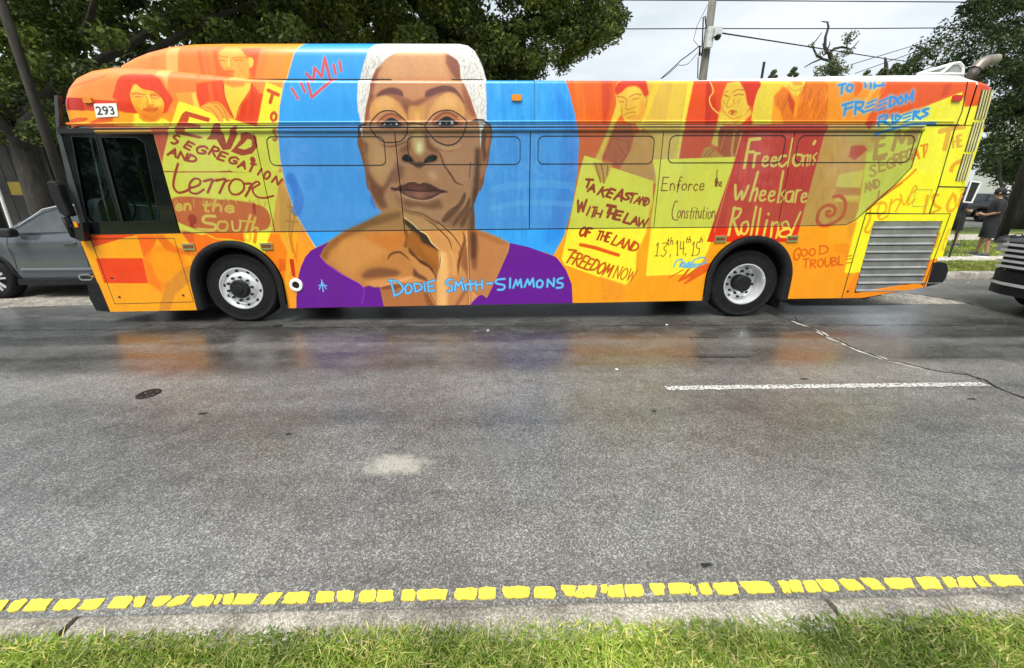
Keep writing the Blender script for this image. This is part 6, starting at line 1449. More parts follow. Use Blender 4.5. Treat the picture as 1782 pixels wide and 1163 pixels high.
def npmesh(name, V, F, m, parent=None, kind=None):
    me = bpy.data.meshes.new(name); base = org(parent); V = V - np.array(base)
    me.vertices.add(len(V)); me.vertices.foreach_set('co', V.astype(np.float32).ravel()); k = F.shape[1]
    me.loops.add(F.size); me.loops.foreach_set('vertex_index', F.astype(np.int32).ravel()); me.polygons.add(len(F)); me.polygons.foreach_set('loop_start', np.arange(0, F.size, k, dtype=np.int32))
    me.update(calc_edges=True); me.materials.append(m); o = bpy.data.objects.new(name, me); COL.objects.link(o)
    if parent: o.parent = parent
    if kind: o['kind'] = kind
    return o
blades('median_grass', -3.2, 3.2, .62, 1.034, .125, 115000, .020, .0062, M_GRASS, 1, lean=1.9)
blades('median_grass_runners', -3.2, 3.2, .66, 1.03, .125, 3500, .032, .0055, M_GRASS, 2, lean=2.4)
blades('median_grass_outer', -9, 9, -1, .62, .10, 60000, .03, .012, M_GRASS, 5); blades('median_grass_sides', 3.2, 8, .6, 1.0, .10, 45000, .025, .008, M_GRASS, 6); blades('median_grass_sides', -8, -3.2, .6, 1.0, .10, 45000, .025, .008, M_GRASS, 7)
blades('verge_grass', 6.5, 24, 7.68, Yf(456), .125, 60000, .07, .012, M_LAWN, 3); blades('garden_grass', 8, 40, Yf(445.5), Yf(419), .125, 40000, .07, .02, M_LAWN, 4)
# crumbled kerb edge: small stones
st = MB(); rr = random.Random(12)
for k in range(150):
    g_ = rr.choice([(70, 8), (150, 10), (240, 18), (275, 8), (285, 6)]); px = g_[0] + rr.gauss(0, g_[1]); x, y = gnd(px, 1098 - (px - 100) * .02 + rr.uniform(-8, 8), .13); s_ = rr.uniform(.003, .010)
    y = min(y, 1.10); st.add([(x + s_ * rr.uniform(.6, 1.2) * math.cos(a), y + s_ * rr.uniform(.6, 1.2) * math.sin(a), .130) for a in (0, 1.3, 2.5, 3.8, 5)] + [(x, y, .134 + s_ * rr.uniform(.5, 1))], [(0, 1, 5), (1, 2, 5), (2, 3, 5), (3, 4, 5), (4, 0, 5)])
st.build('kerb_rubble', simple('rubble', (.45, .43, .38), .85, var=.4, scale=40), kind='stuff')
# iron valve lid set in the road
lx, ly = gnd(259, 686); lid = thing('valve_cover', 'small round iron valve cover with a spoked face set in the asphalt', 'cover', (lx, ly, 0))
MB().lathe([(.064, .003), (.064, .008), (.088, .008), (.091, .002)], (lx, ly, 0), 'z', 28).build('ring', simple('cast_iron', (.02, .019, .018), .5, metal=.4), lid)
for k in range(3):
    a = R(20 + 60 * k); MB().prism([(lx + math.cos(a) * .064 + math.sin(a) * .012, ly + math.sin(a) * .064 - math.cos(a) * .012), (lx + math.cos(a) * .064 - math.sin(a) * .012, ly + math.sin(a) * .064 + math.cos(a) * .012), (lx - math.cos(a) * .064 - math.sin(a) * .012, ly - math.sin(a) * .064 + math.cos(a) * .012), (lx - math.cos(a) * .064 + math.sin(a) * .012, ly - math.sin(a) * .064 - math.cos(a) * .012)], .0035, .0075 + k * .0004, ax='z').build('spoke', simple('cast_iron', (.02, .019, .018), .5, metal=.4), lid)
lx, ly = gnd(483, 568); o = MB().lathe([(.03, .004), (.03, .009), (.06, .009), (.062, .002)], (lx, ly, 0), 'z', 20).build('survey_ring', simple('cast_iron', (.02, .019, .018), .5, metal=.4)); o['label'] = 'small dark iron ring in the road below the front wheel'; o['category'] = 'cover'
lit = simple('litter_white', (.7, .7, .68), .6)
for px, lb in (((849, 576), 'tiny white scrap of litter on the wet asphalt under the portrait'), ((1160, 566), 'pale flat scrap of litter on the road ahead of the rear wheel'), ((1684, 492), 'white scrap of litter by the far kerb behind the bus'), ((1073, 644), 'small white fleck of litter left of the lane dash')):
    x, y = gnd(*px); o = MB().prism([(x - .016, y - .010), (x + .012, y - .014), (x + .02, y + .01), (x - .010, y + .014)], .004, .010, ax='z').build('litter', lit, loc=(x, y, 0)); o['label'] = lb; o['category'] = 'litter'
# ================================================================ cars
def copy_tree(o, parent=None):
    c = o.copy(); COL.objects.link(c); c.parent = parent
    for ch in o.children: copy_tree(ch, c)
    return c
def suv(label, paint, loc, rz=0, spokes=True, detail=True, name='parked_suv', group=None):
    """nose towards -x, near side at y=0, length 4.65, width 1.86"""
    r = thing(name, label, 'car', (0, 0, 0), group); Lc, Wc = 4.65, 1.86; WX = (.92, 3.66); wr = .36
    belt = lambda x: interp(x, [(0, .86), (.12, .98), (.5, 1.04), (1.25, 1.10), (2.2, 1.13), (3.6, 1.19), (4.4, 1.20), (4.6, 1.10), (4.65, 1.0)])
    def low(x):
        z = interp(x, [(0, .34), (.2, .27), (4.3, .27), (4.65, .40)])
        for w in WX:
            d = abs(x - w)
            if d < .44: z = max(z, .36 + math.sqrt(max(0, .44 ** 2 - d * d)))
        return z
    def ins(x): 
        a = max(0, (.55 - x) / .55); b_ = max(0, (x - 4.2) / .45); return .30 * (1 - math.sqrt(max(0, 1 - a * a))) + .16 * (1 - math.sqrt(max(0, 1 - b_ * b_)))
    def yz(x, z): return ins(x) + interp(z, [(.25, .07), (.42, .03), (.48, .0), (.62, .022), (.80, .028), (.92, .0), (1.0, .012), (1.2, .075)])
    xs = sorted(set(list(np.linspace(0, Lc, 34)) + [w + .44 * math.cos(R(a)) for w in WX for a in range(0, 181, 12)]))
    secs = []
    for x in xs:
        z0, z1 = low(x), belt(x); n = 9; near = [(x, yz(x, z0 + (z1 - z0) * i / n), z0 + (z1 - z0) * i / n) for i in range(n + 1)]
        crown = .05 if x < 1.25 else .03
        tp = [(x, ins(x) + .16, z1 + crown * .7), (x, Wc / 2, z1 + crown)]
        far = [(a, Wc - b_, c_) for a, b_, c_ in near[::-1]]
        secs.append(near + tp + [(x, Wc - ins(x) - .16, z1 + crown * .7)] + far)
    MB().loft(secs, caps=True, ring=False).build('body', paint, r, auto=32)
    # greenhouse
    roofz = lambda x: interp(x, [(1.15, 1.10), (1.5, 1.33), (1.85, 1.53), (2.1, 1.60), (2.8, 1.655), (3.6, 1.63), (4.15, 1.56), (4.4, 1.36), (4.58, 1.14)])
    gy = lambda x, z: .085 + max(0, z - 1.12) * .36
    secs = []
    for x in [1.15, 1.3, 1.5, 1.7, 1.85, 1.97, 2.1, 2.4, 2.8, 3.2, 3.6, 3.9, 4.15, 4.28, 4.4, 4.5, 4.58]:
        zt = roofz(x); zb = min(belt(x), zt) - .02; zs = zt - .045
        nr = [(x, gy(x, zb), zb), (x, gy(x, (zb + zs) / 2), (zb + zs) / 2), (x, gy(x, zs), zs), (x, gy(x, zs) + .06, zt - .008), (x, .5, zt + .018)]
        secs.append(nr + [(a, Wc - b_, c_) for a, b_, c_ in nr[::-1]])
    MB().loft(secs, ring=False).build('cabin', paint, r, auto=35)
    def pane(nm, pts, m, sgn=0, off=.006, nm2=None):
        v = [(x, (gy(x, z) - off) if not sgn else Wc - gy(x, z) + off, z) for x, z in pts]; v += [(a, b_ + (.004 if not sgn else -.004), c_) for a, b_, c_ in v]; n = len(pts)
        return mesh(nm, v, [tuple(range(n)), tuple(range(2 * n - 1, n - 1, -1))] + [(i, n + i, n + (i + 1) % n, (i + 1) % n) for i in range(n)], m, r)
    for sg in (0, 1):
        pane('window_surround', [(1.30, 1.12), (1.95, 1.50), (2.2, 1.575), (2.9, 1.605), (3.6, 1.58), (4.15, 1.48), (4.36, 1.22), (3.6, 1.205), (2.2, 1.15)], M_TRIM, sg, .004)
        pane('window', [(1.45, 1.155), (1.98, 1.475), (2.22, 1.545), (2.60, 1.572), (2.60, 1.175), (2.2, 1.165)], M_CARGL2, sg, .010)
        pane('window', [(2.72, 1.18), (2.72, 1.575), (3.2, 1.575), (3.52, 1.56), (3.58, 1.22)], M_CARGL2, sg, .010)
        pane('window', [(3.68, 1.225), (3.62, 1.55), (4.08, 1.46), (4.26, 1.25)], M_CARGL2, sg, .010)
    v = [(1.22, .22, 1.15), (1.22, Wc - .22, 1.15), (1.93, Wc - .33, 1.565), (1.93, .33, 1.565)]
    mesh('windscreen', [(a - .02, b_, c_ + .012) for a, b_, c_ in v], [(0, 1, 2, 3)], M_CARGL2, r)
    v = [(4.56, .24, 1.20), (4.56, Wc - .24, 1.20), (4.22, Wc - .34, 1.52), (4.22, .34, 1.52)]; mesh('rear_window', [(a + .02, b_, c_ + .01) for a, b_, c_ in v], [(0, 3, 2, 1)], M_CARGL2, r)
    # wheels
    for wx in WX:
        for y_, sg in ((.02, 1), (Wc - .02, -1)):
            w = thing('wheel', None, None, (wx, y_, wr)); w.parent = r; C = (wx, y_, wr); pf = lambda p: [(a, b_ * sg) for a, b_ in p]
            MB().lathe(pf([(.235, .03), (.245, .0), (.30, -.008), (.34, .008), (.36, .04), (.362, .18), (.34, .21), (.23, .2)]), C, 'y', 36).build('tyre', M_TYRE, w, auto=40)
            MB().lathe(pf([(.24, .02), (.232, .006), (.222, .03), (.215, .10), (0, .10)]), C, 'y', 32).build('rim', M_TRIM, w, auto=40)
            if spokes and sg == 1:
                for k in range(5):
                    for da in (-.13, .13):
                        a = 2 * math.pi * k / 5 + .3; ci, si = math.cos(a + da * .9), math.sin(a + da * .9); co, so = math.cos(a + da * 1.6), math.sin(a + da * 1.6); t = .016
                        q = [(wx + ci * .05 - si * t, wr + si * .05 + ci * t), (wx + ci * .05 + si * t, wr + si * .05 - ci * t), (wx + co * .228 + so * t, wr + so * .228 - co * t), (wx + co * .228 - so * t, wr + so * .228 + co * t)]
                        MB().prism(q, y_ + .008, y_ + .03).build('spoke', M_ALU, w)
                MB().lathe(pf([(.05, .03), (.045, .0), (0, -.002)]), C, 'y', 16).build('hub_cap', M_ALU, w)
    for wx in WX:   # black cladding round the arches and along the sills
        for sg in (0, 1):
            pth = [(wx + .445 * math.cos(R(a)), .36 + .445 * math.sin(R(a))) for a in range(-8, 189, 12)]
            s2 = []
            for x, z in pth:
                u, w_ = (x - wx) / .445, (z - .36) / .445; f = (lambda y: y) if not sg else (lambda y: Wc - y)
                s2.append([(x, f(yz(x, z) - .012), z), (x + u * .05, f(yz(x, z) - .014), z + w_ * .05), (x + u * .055, f(yz(x, z) + .01), z + w_ * .055)])
            MB().loft(s2, caps=False, ring=False).build('arch_trim', M_BLK, r, auto=50)
    for sg in (0, 1):
        f = (lambda y: y) if not sg else (lambda y: Wc - y)
        MB().box(1.38, 3.2, min(f(-.006), f(.05)), max(f(-.006), f(.05)), .26, .36).build('sill_trim', M_BLK, r)
        if detail:
            for x in (1.42, 2.66, 3.55):
                mesh('door_seam', [(x + dx, f(yz(x, z) - .002), z) for z in (.40, .55, .72, .9, 1.0, belt(x) - .01) for dx in (0, .010)], [(2 * i, 2 * i + 1, 2 * i + 3, 2 * i + 2) for i in range(5)], M_GAP, r)
            for x in (2.36, 3.32): MB().prism(rrect(x, x + .22, .97, 1.005, .015), f(yz(x, .99) - .03), f(yz(x, .99) - .004)).build('door_handle', paint, r)
            mm = MB().prism(rrect(1.52, 1.74, 1.10, 1.25, .05), f(-.16), f(-.02)).build('wing_mirror', M_TRIM, r); bv = mm.modifiers.new('b', 'BEVEL'); bv.width = .03; bv.segments = 2
            s3 = [[(x, f(yz(x, .50) - .003), .50), (x, f(yz(x, .50) - .012), .53), (x, f(yz(x, .55) - .003), .56)] for x in np.linspace(1.5, 3.1, 6)]
            MB().loft(s3, caps=False, ring=False).build('door_moulding', paint if 'grey' in label else M_BLK, r)
    MB().tube([(1.34, .10, 1.12), (1.95, .24, 1.545), (2.2, .262, 1.60), (3.0, .27, 1.64), (4.1, .25, 1.57)], .012, 6).build('roof_rail', M_CHROME, r)
    # nose
    fa = lambda z: interp(z, [(.3, .04), (.9, .05)])
    MB().box(-.02, .20, .26, Wc - .26, .60, .97).build('grille', M_GAP, r)
    for k in range(5): MB().box(-.055, -.015, .22, Wc - .22, .625 + k * .072, .655 + k * .072).build('grille_bar', M_BRIGHT, r)
    for y0, y1 in ((.07, .28), (Wc - .28, Wc - .07)):
        MB().prism([(y0, .84), (y1, .82), (y1, .92), (y0, .94)], .06, .26, ax='x').build('headlight', M_HEAD, r)
    MB().loft([[(.30, .02, z), (.08, .14, z), (-.03, .36, z), (-.05, Wc / 2, z), (-.03, Wc - .36, z), (.08, Wc - .14, z), (.30, Wc - .02, z)] for z in (.26, .36, .50, .58)], caps=False, ring=False).build('front_bumper', M_BLK if 'black' in label else paint, r, auto=50)
    MB().loft([[(.27, .02, z), (.05, .13, z), (-.055, .36, z), (-.075, Wc / 2, z), (-.055, Wc - .36, z), (.05, Wc - .13, z), (.27, Wc - .02, z)] for z in (.39, .43)], caps=False, ring=False).build('bumper_trim', M_BRIGHT, r, auto=50)
    for y0, y1 in ((.10, .32), (Wc - .32, Wc - .10)): MB().prism([(y0, .85), (y1, .88), (y1, 1.0), (y0, 1.02)], 4.58, 4.67, ax='x').build('tail_light', M_REDL, r)
    MB().box(4.60, 4.68, .15, Wc - .15, .36, .55).build('rear_bumper', M_BLK, r); MB().box(4.62, 4.672, .70, 1.16, .72, .86).build('number_plate', M_WHITE, r)
    MB().box(.3, 4.4, .15, Wc - .15, .24, .5).build('underbody', M_GAP, r)
    r.location = loc; r.rotation_euler = (0, 0, rz); return r
M_BRIGHT = simple('bright_trim', (.72, .74, .76), .3, metal=.35, var=.05)
def car_paint(name, c, metal=.3): return simple(name, c, .28, metal=metal, var=.04, scale=2, coat=1)
k = N('car_window'); k.set(Base_Color=k.ramp(k.noise(3, 4), [(.35, (.015, .02, .02)), (.65, (.05, .06, .06))]), Roughness=.05, Coat_Weight=1, Coat_Roughness=.02); M_CARGL2 = k.m
M_HEAD = simple('headlight_glass', (.5, .52, .54), .08, metal=.4, coat=1)
suv('grey suv parked beside the front end of the bus, near side in view', car_paint('grey_car_paint', (.10, .115, .13), .4), (-9.02 - .92, 6.52, 0), 0, group=None)
sx_, sy_ = gnd(1748, 524)
suv('glossy black suv with chrome grille bars nosing in behind the bus', car_paint('black_car_paint', (.010, .012, .018), .1), (7.50, 3.80, 0), R(-2), name='black_suv').scale = (1, 1, 1.1)
cx_, cy_ = gnd(1684, 389, .13)
suv('dark suv parked tail-on far across the lawn beside the standing person', car_paint('dark_blue_paint', (.02, .023, .03), .2), (cx_ + 1.9, cy_ + 4.7, .13), R(-90), spokes=False, detail=False)
cx2, cy2 = gnd(1712, 382, .13)
suv('silver suv parked beyond the dark suv in the far car park', car_paint('silver_paint', (.45, .48, .48), .5), (cx2 + .2, cy2 + 8, .13), R(-70), spokes=False, detail=False)
# ================================================================ people
def person(label, loc, rz, shirt, shorts, hairc, phone=True):
    """stands at the origin facing -x, 1.75 m tall"""
    r = thing('person', label, 'person', (0, 0, 0)); sk = simple('skin', (.34, .19, .12), .5, var=.08)
    J = {'pel': (0, 0, .92), 'sp': (-.0, 0, 1.12), 'ch': (.015, 0, 1.34), 'nk': (.0, 0, 1.47), 'nt': (-.03, 0, 1.54), 'hd': (-.05, 0, 1.64), 'ht': (-.045, 0, 1.72)}
    vs, es, rad = [], [], []
    def V(p, r_): vs.append(p); rad.append(r_); return len(vs) - 1
    ch = [V(J['pel'], .13), V(J['sp'], .12), V(J['ch'], .13), V(J['nk'], .065), V(J['nt'], .055), V(J['hd'], .085), V(J['ht'], .07)]
    es += list(zip(ch, ch[1:]))
    for s in (-1, 1):
        f = -.08 * s
        a = [V((0, .09 * s, .86), .095), V((f * .5 - .01, .10 * s, .50), .058), V((f, .11 * s, .10), .036), V((f - .05, .115 * s, .05), .036), V((f - .14, .12 * s, .035), .03)]; es += [(ch[0], a[0])] + list(zip(a, a[1:]))
        b_ = [V((.01, .175 * s, 1.40), .058), V((.05, .23 * s, 1.16), .042), V((-.16, .15 * s, 1.08), .032), V((-.24, .09 * s, 1.12), .026)]; es += [(ch[2], b_[0])] + list(zip(b_, b_[1:]))
        for k_ in range(4): q0 = V((-.27, (.075 + k_ * .010) * s, 1.125 - k_ * .018), .009); q1 = V((-.31, (.04 + k_ * .012) * s, 1.13 - k_ * .019), .008); es += [(b_[-1], q0), (q0, q1)]
        t_ = V((-.25, .06 * s, 1.155), .010); es.append((b_[-1], t_))
    me = bpy.data.meshes.new('body'); me.from_pydata(vs, es, []); me.materials.append(sk); o = bpy.data.objects.new('body', me); COL.objects.link(o); o.parent = r
    sm = o.modifiers.new('skin', 'SKIN'); 
    for i, sv in enumerate(me.skin_vertices[0].data): sv.radius = (rad[i], rad[i])
    me.skin_vertices[0].data[0].use_root = True
    sb = o.modifiers.new('sub', 'SUBSURF'); sb.levels = 1; sb.render_levels = 1; sm.use_smooth_shade = True
    def ell(cx, cy, z, rx, ry, n=16, tilt=0): return [(cx + rx * math.cos(2 * math.pi * i / n), cy + ry * math.sin(2 * math.pi * i / n), z + tilt * math.cos(2 * math.pi * i / n)) for i in range(n)]
    MB().loft([ell(0, 0, .90, .150, .190), ell(0, 0, 1.0, .145, .185), ell(.0, 0, 1.15, .14, .18), ell(.015, 0, 1.32, .15, .205), ell(.015, 0, 1.42, .13, .20), ell(.005, 0, 1.475, .09, .13), ell(-.01, 0, 1.50, .065, .075)], caps=False).build('shirt', shirt, r, smooth=True)
    for s in (-1, 1):
        MB().tube([(.01, .12 * s, 1.43), (.015, .175 * s, 1.385), (.045, .215 * s, 1.21), (.02, .205 * s, 1.165)], [.062, .064, .056, .052], 12, caps=False).build('sleeve', shirt, r, smooth=True)
        f = -.08 * s
        MB().loft([ell(0, .075 * s, .92, .15, .12), ell(-.005, .095 * s, .78, .125, .115), ell(f * .4, .10 * s, .60, .105, .10), ell(f * .5 - .005, .10 * s, .50, .10, .095)], caps=False).build('shorts', shorts, r, smooth=True)
        MB().loft([[(x, y, z) for x, y, z in ell(f - .07, .115 * s, z, rx, .05)] for z, rx in ((.0, .145), (.03, .15), (.065, .12))] + [ell(f - .01, .115 * s, .11, .05, .042)]).build('shoe', simple('shoe_dark', (.05, .05, .05), .6), r, smooth=True)
        MB().loft([ell(f - .07, .115 * s, z, .152, .053) for z in (-.0, .022)]).build('shoe_sole', M_WHITE, r)
    MB().loft([ell(-.02, 0, 1.60, .095, .082), ell(-.025, 0, 1.66, .105, .09, tilt=.01), ell(-.03, 0, 1.72, .098, .085), ell(-.03, 0, 1.765, .06, .055), ell(-.03, 0, 1.78, .01, .01)]).build('hair', hairc, r, smooth=True)
    fc = MB().add([(-.135, -.012, 1.625), (-.135, .012, 1.625), (-.165, 0, 1.60), (-.13, 0, 1.66)], [(0, 2, 3), (1, 3, 2), (0, 1, 2)]); fc.build('nose', sk, r)
    for s in (-1, 1):
        MB().lathe([(0, -.008), (.010, -.004), (.012, .004)], (-.128, .03 * s, 1.645), 'x', 8).build('eye', M_GAP, r); MB().lathe([(0, -.01), (.022, 0), (.02, .012)], (-.035, .088 * s, 1.63), 'y', 8).build('ear', sk, r)
    if phone:
        p = MB().box(-.325, -.315, -.035, .04, 1.07, 1.20).build('phone', simple('phone_black', (.02, .02, .022), .2), None); p['label'] = 'dark phone held in front of the standing person'; p['category'] = 'phone'
        base = Vector(loc); c_, s_ = math.cos(rz), math.sin(rz); p.location = base; p.rotation_euler = (0, 0, rz)
    r.location = loc; r.rotation_euler = (0, 0, rz); return r
px_, py_ = gnd(1702, 446, .13)
person('person in black t-shirt and black shorts standing on the far pavement looking down', (px_ + .05, py_, .13), R(-48), simple('black_cotton', (.014, .014, .017), .9), simple('black_shorts', (.012, .013, .018), .85), simple('dark_hair', (.012, .010, .009), .7))
p2x, p2y = gnd(1661, 428, .13)
person('person in dark shorts half hidden behind the back end of the bus', (p2x - .22, p2y, .13), R(170), simple('navy_cotton', (.02, .022, .035), .9), simple('black_shorts', (.012, .013, .018), .85), simple('auburn_hair', (.16, .05, .02), .7), phone=False)
# framed board held or propped behind the bus
bq = [at(1689, 316, 9.5), at(1706, 318.5, 9.5), at(1690, 353, 9.5), at(1676, 352, 9.5)]
b = MB().add(bq + [p + Vector((0, .03, 0)) for p in bq], [(0, 1, 2, 3), (7, 6, 5, 4), (0, 4, 5, 1), (1, 5, 6, 2), (2, 6, 7, 3), (3, 7, 4, 0)]).tube([at(1683, 352, 9.52), Vector((at(1683, 352, 9.52).x, 9.52, .12))], .02, 8)
sg_ = thing('sign_board', 'dark board edged in white standing behind the back end of the bus', 'sign', (bq[2].x, 9.5, .12)); b.build('board', M_TRIM, sg_)
f_ = MB(); [f_.tube([bq[i] + Vector((0, -.01, 0)), bq[(i + 1) % 4] + Vector((0, -.01, 0))], .018, 6) for i in range(4)]; f_.build('frame', M_WHITE, sg_)
# bag on the lawn
bx_, by_ = gnd(1757, 424, .13); b = MB(); rr = random.Random(5)
prof = [(.0, 1.0), (.5, .98), (.85, .75), (1.0, .4), (.95, .0)]
b.loft([[(bx_ + k_ * .42 * r_ * math.cos(2 * math.pi * i / 14) * (1 + rr.uniform(-.12, .12)), by_ + .25 * r_ * math.sin(2 * math.pi * i / 14), .13 + .26 * h * (1 + rr.uniform(-.1, .1))) for i in range(14)] for r_, h in prof for k_ in (1,)], caps=False)
bg = thing('duffel_bag', 'slumped black bag lying on the grass behind the standing person', 'bag', (bx_, by_, .13)); b.build('body', simple('bag_nylon', (.012, .012, .015), .6, bump=.3), bg, smooth=True)
MB().tube([(bx_ - .2, by_ - .1, .33), (bx_ - .12, by_ - .16, .46), (bx_ + .1, by_ - .16, .46), (bx_ + .2, by_ - .1, .33)], .015, 6).build('strap', M_BLK, bg, smooth=True)
# ================================================================ poles and wires
def leaves(name, clumps, m, parent=None, seed=0, kind=None):
    """clumps: (centre, radius, count, leaf size)"""
    r = np.random.default_rng(seed); Vs = []
    for c, rad, n, sz in clumps:
        p = r.normal(0, 1, (n, 3)); p /= np.linalg.norm(p, axis=1)[:, None]; p *= (rad * r.random(n) ** .45)[:, None]; p[:, 2] *= .72; p += c
        a = r.normal(0, 1, (n, 3)); a /= np.linalg.norm(a, axis=1)[:, None]; b_ = np.cross(a, r.normal(0, 1, (n, 3))); b_ /= np.linalg.norm(b_, axis=1)[:, None]
        s = sz * r.uniform(.6, 1.3, n)[:, None]; Vs.append(np.stack([p - a * s, p + b_ * s * .42, p + a * s, p - b_ * s * .42], 1))
    V = np.concatenate(Vs).reshape(-1, 3); F = np.arange(len(V)).reshape(-1, 4); return npmesh(name, V, F, m, parent, kind)
def limb(b, p0, p1, r0, r1, seed, n=7, wob=.12):
    rr = random.Random(seed); p0, p1 = Vector(p0), Vector(p1); L = (p1 - p0).length; pts = []; off = Vector((0, 0, 0))
    for i in range(n + 1):
        t = i / n; off += Vector((rr.uniform(-1, 1), rr.uniform(-1, 1), rr.uniform(-.6, .6))) * wob * L / n * (1 if 0 < i < n else 0); pts.append(p0.lerp(p1, t) + off)
    b.tube(pts, [r0 + (r1 - r0) * i / n for i in range(n + 1)], 10); return pts
pl = thing('utility_pole', 'weathered wooden utility pole with a grey camera box, rising behind the bus', 'utility pole', (side(1226, 90, 18)[0], 18, 0))
px0 = side(1222, 135, 18)[0] + .02
MB().tube([(px0, 18, 0), (px0, 18, 5), (px0 + .02, 18, 11)], [.20, .175, .15], 14).build('post', M_POLE, pl, smooth=True)
cb = [at(1230, 48, 17.75), at(1252, 48, 17.75), at(1248, 84, 17.75), at(1226, 84, 17.75)]
MB().box(cb[3].x, cb[1].x - .25, 17.62, 17.82, cb[3].z, cb[0].z).build('equipment_box', simple('box_grey', (.55, .57, .56), .5), pl)
q = at(1246, 66, 17.6); MB().box(q.x - .16, q.x + .16, 17.45, 17.62, q.z + .02, q.z + .34).build('camera_housing', simple('box_grey', (.55, .57, .56), .5), pl)
MB().lathe([(.13, .06), (.13, 0), (.115, -.06), (.07, -.11), (0, -.13)], (q.x + .02, 17.52, q.z), 'z', 16).build('camera_dome', M_DKGL, pl, smooth=True)
MB().tube([at(1222, 80, 17.7), at(1224, 30, 17.7), at(1227, 28, 17.7), at(1229, 50, 17.7)], .025, 6).tube([at(1217, 88, 17.7), at(1221, 98, 17.7), at(1223, 82, 17.7), at(1218, 80, 17.7), at(1217, 98, 17.7)], .035, 6).tube([at(1215, 100, 17.7), at(1214, 137, 17.7)], .02, 6).build('cable_bundle', M_GAP, pl, smooth=True)
def wire(pts, D, r_, label, sag=0):
    P_ = [at(x, y, d) for (x, y), d in zip(pts, D)]; Q = []
    for a, b_ in zip(P_, P_[1:]):
        for i in range(8): t = i / 8; Q.append(a.lerp(b_, t) - Vector((0, 0, sag * 4 * t * (1 - t))))
    Q.append(P_[-1]); o = MB().tube(Q, r_, 5).build('overhead_wire', M_GAP); o['label'] = label; o['category'] = 'wire'; o['group'] = 'overhead wires'
wire([(-400, 40), (1227, 50), (2300, 36)], (18, 18.1, 19), .020, 'lower thin wire running level behind the pole through the sky', .1)
wire([(-400, -6), (1234, 1), (2300, 8)], (18, 18.1, 19), .020, 'uppermost wire crossing the top edge of the sky')
wire([(1250, 57), (1545, 103), (1700, 122)], (17.6, 30, 40), .030, 'wire sloping down to the right from the camera box')
wire([(1150, 137), (1185, 105), (1217, 80)], (17.5, 17.6, 17.8), .022, 'dark service cable climbing to the pole from the lower left', .02)
wire([(1153, 136), (1180, 113), (1196, 112), (1214, 92)], (17.5, 17.6, 17.6, 17.8), .012, 'slack thin cable looping under the service cable', .03)
wire([(1232, 8), (1213, 45), (1207, 70), (1215, 80)], (17.7, 17.6, 17.6, 17.7), .010, 'loose thin cable drooping left of the pole top')
wire([(1200, -10), (1385, 130), (1480, 113), (1595, 78), (1800, 30)][2:], (50, 50, 50), .04, 'faint far wire rising to the right above the small crowns')
wire([(1488, 128), (1600, 88), (1800, 20)], (50, 50, 50), .04, 'faint far wire just under the other rising wire')
wp = at(1330, 108, 35); o = MB().tube([(wp.x, 35, 0), (wp.x, 35, wp.z)], .10, 8).build('roof_vent_pole', M_DKPOLE); o['label'] = 'short dark post poking up behind the bus roof left of the bare tree'; o['category'] = 'post'
pole2 = thing('utility_pole', 'dark leaning-looking timber pole on the lawn at the right edge of the scene', 'utility pole', (side(1765, 350, 12.5)[0], 12.5, 0)); x_ = side(1765, 350, 12.5)[0]
MB().tube([(x_, 12.5, 0), (x_, 12.5, 9)], [.14, .12], 14).build('post', M_DKPOLE, pole2, smooth=True)
x_ = side(88, 250, 9.6)[0]; pole3 = thing('utility_pole', 'slim dark timber pole rising behind the front of the bus', 'utility pole', (x_, 9.6, 0))
MB().tube([(x_, 9.6, 0), (x_ - .1, 9.6, 9)], [.095, .08], 12).build('post', M_BARK, pole3, smooth=True)
x_ = side(6, 420, 8.6)[0]; o = MB().tube([(x_, 8.6, 0), (x_ - .03, 8.6, 3.2)], [.15, .13], 12).build('timber_post', M_DKPOLE, smooth=True); o['label'] = 'thick dark timber post behind the bonnet of the grey suv'; o['category'] = 'post'
o = MB().tube([at(22, 402, 8.3), at(0, 338, 8.3), at(-18, 290, 8.3)], .025, 8).build('white_pipe', M_WHITE); o['label'] = 'thin white pipe fixed beside the dark timber post'; o['category'] = 'pipe'
# ================================================================ trees
def in_region(n, poly, rng):
    P_ = np.array(poly, float); out = []
    x0, x1, y0, y1 = P_[:, 0].min(), P_[:, 0].max(), P_[:, 1].min(), P_[:, 1].max(); Q = np.roll(P_, -1, 0)
    while len(out) < n:
        x, y = rng.uniform(x0, x1), rng.uniform(y0, y1); c = (P_[:, 1] > y) != (Q[:, 1] > y)
        xi = P_[c, 0] + (y - P_[c, 1]) / (Q[c, 1] - P_[c, 1]) * (Q[c, 0] - P_[c, 0])
        if (xi > x).sum() % 2: out.append((x, y))
    return out
def clumps(poly, n, D0, D1, rad, cnt, sz, seed):
    rng = np.random.default_rng(seed); out = []
    for x, y in in_region(n, poly, rng):
        D = rng.uniform(D0, D1); p = at(x, y, D); out.append((np.array(p), rad * rng.uniform(.6, 1.3), int(cnt * rng.uniform(.6, 1.3)), sz))
    return out
def tree(name, label, base, parts, m, bark, limbs, seed, tr=.4, th=4, top=None, group=None):
    t = thing(name, label, 'tree', base, group); top = top or (base[0], base[1], th)
    b = MB(); rr = random.Random(seed)
    pts = limb(b, base, top, tr, tr * .6, seed, 8, .10); b.build('trunk', bark, t, smooth=True)
    for i, (a, e, r0) in enumerate(limbs): b = MB(); limb(b, a, e, r0, r0 * .35, seed + i + 1, 9, .22); b.build('limb', bark, t, smooth=True)
    leaves('crown', parts, m, t, seed); return t
A_ = at(250, 60, 13); B_ = at(700, 60, 14)
regA = [(-260, -260), (560, -260), (560, 110), (430, 90), (330, 60), (230, 130), (120, 190), (70, 240), (20, 250), (-60, 230), (-260, 260)]
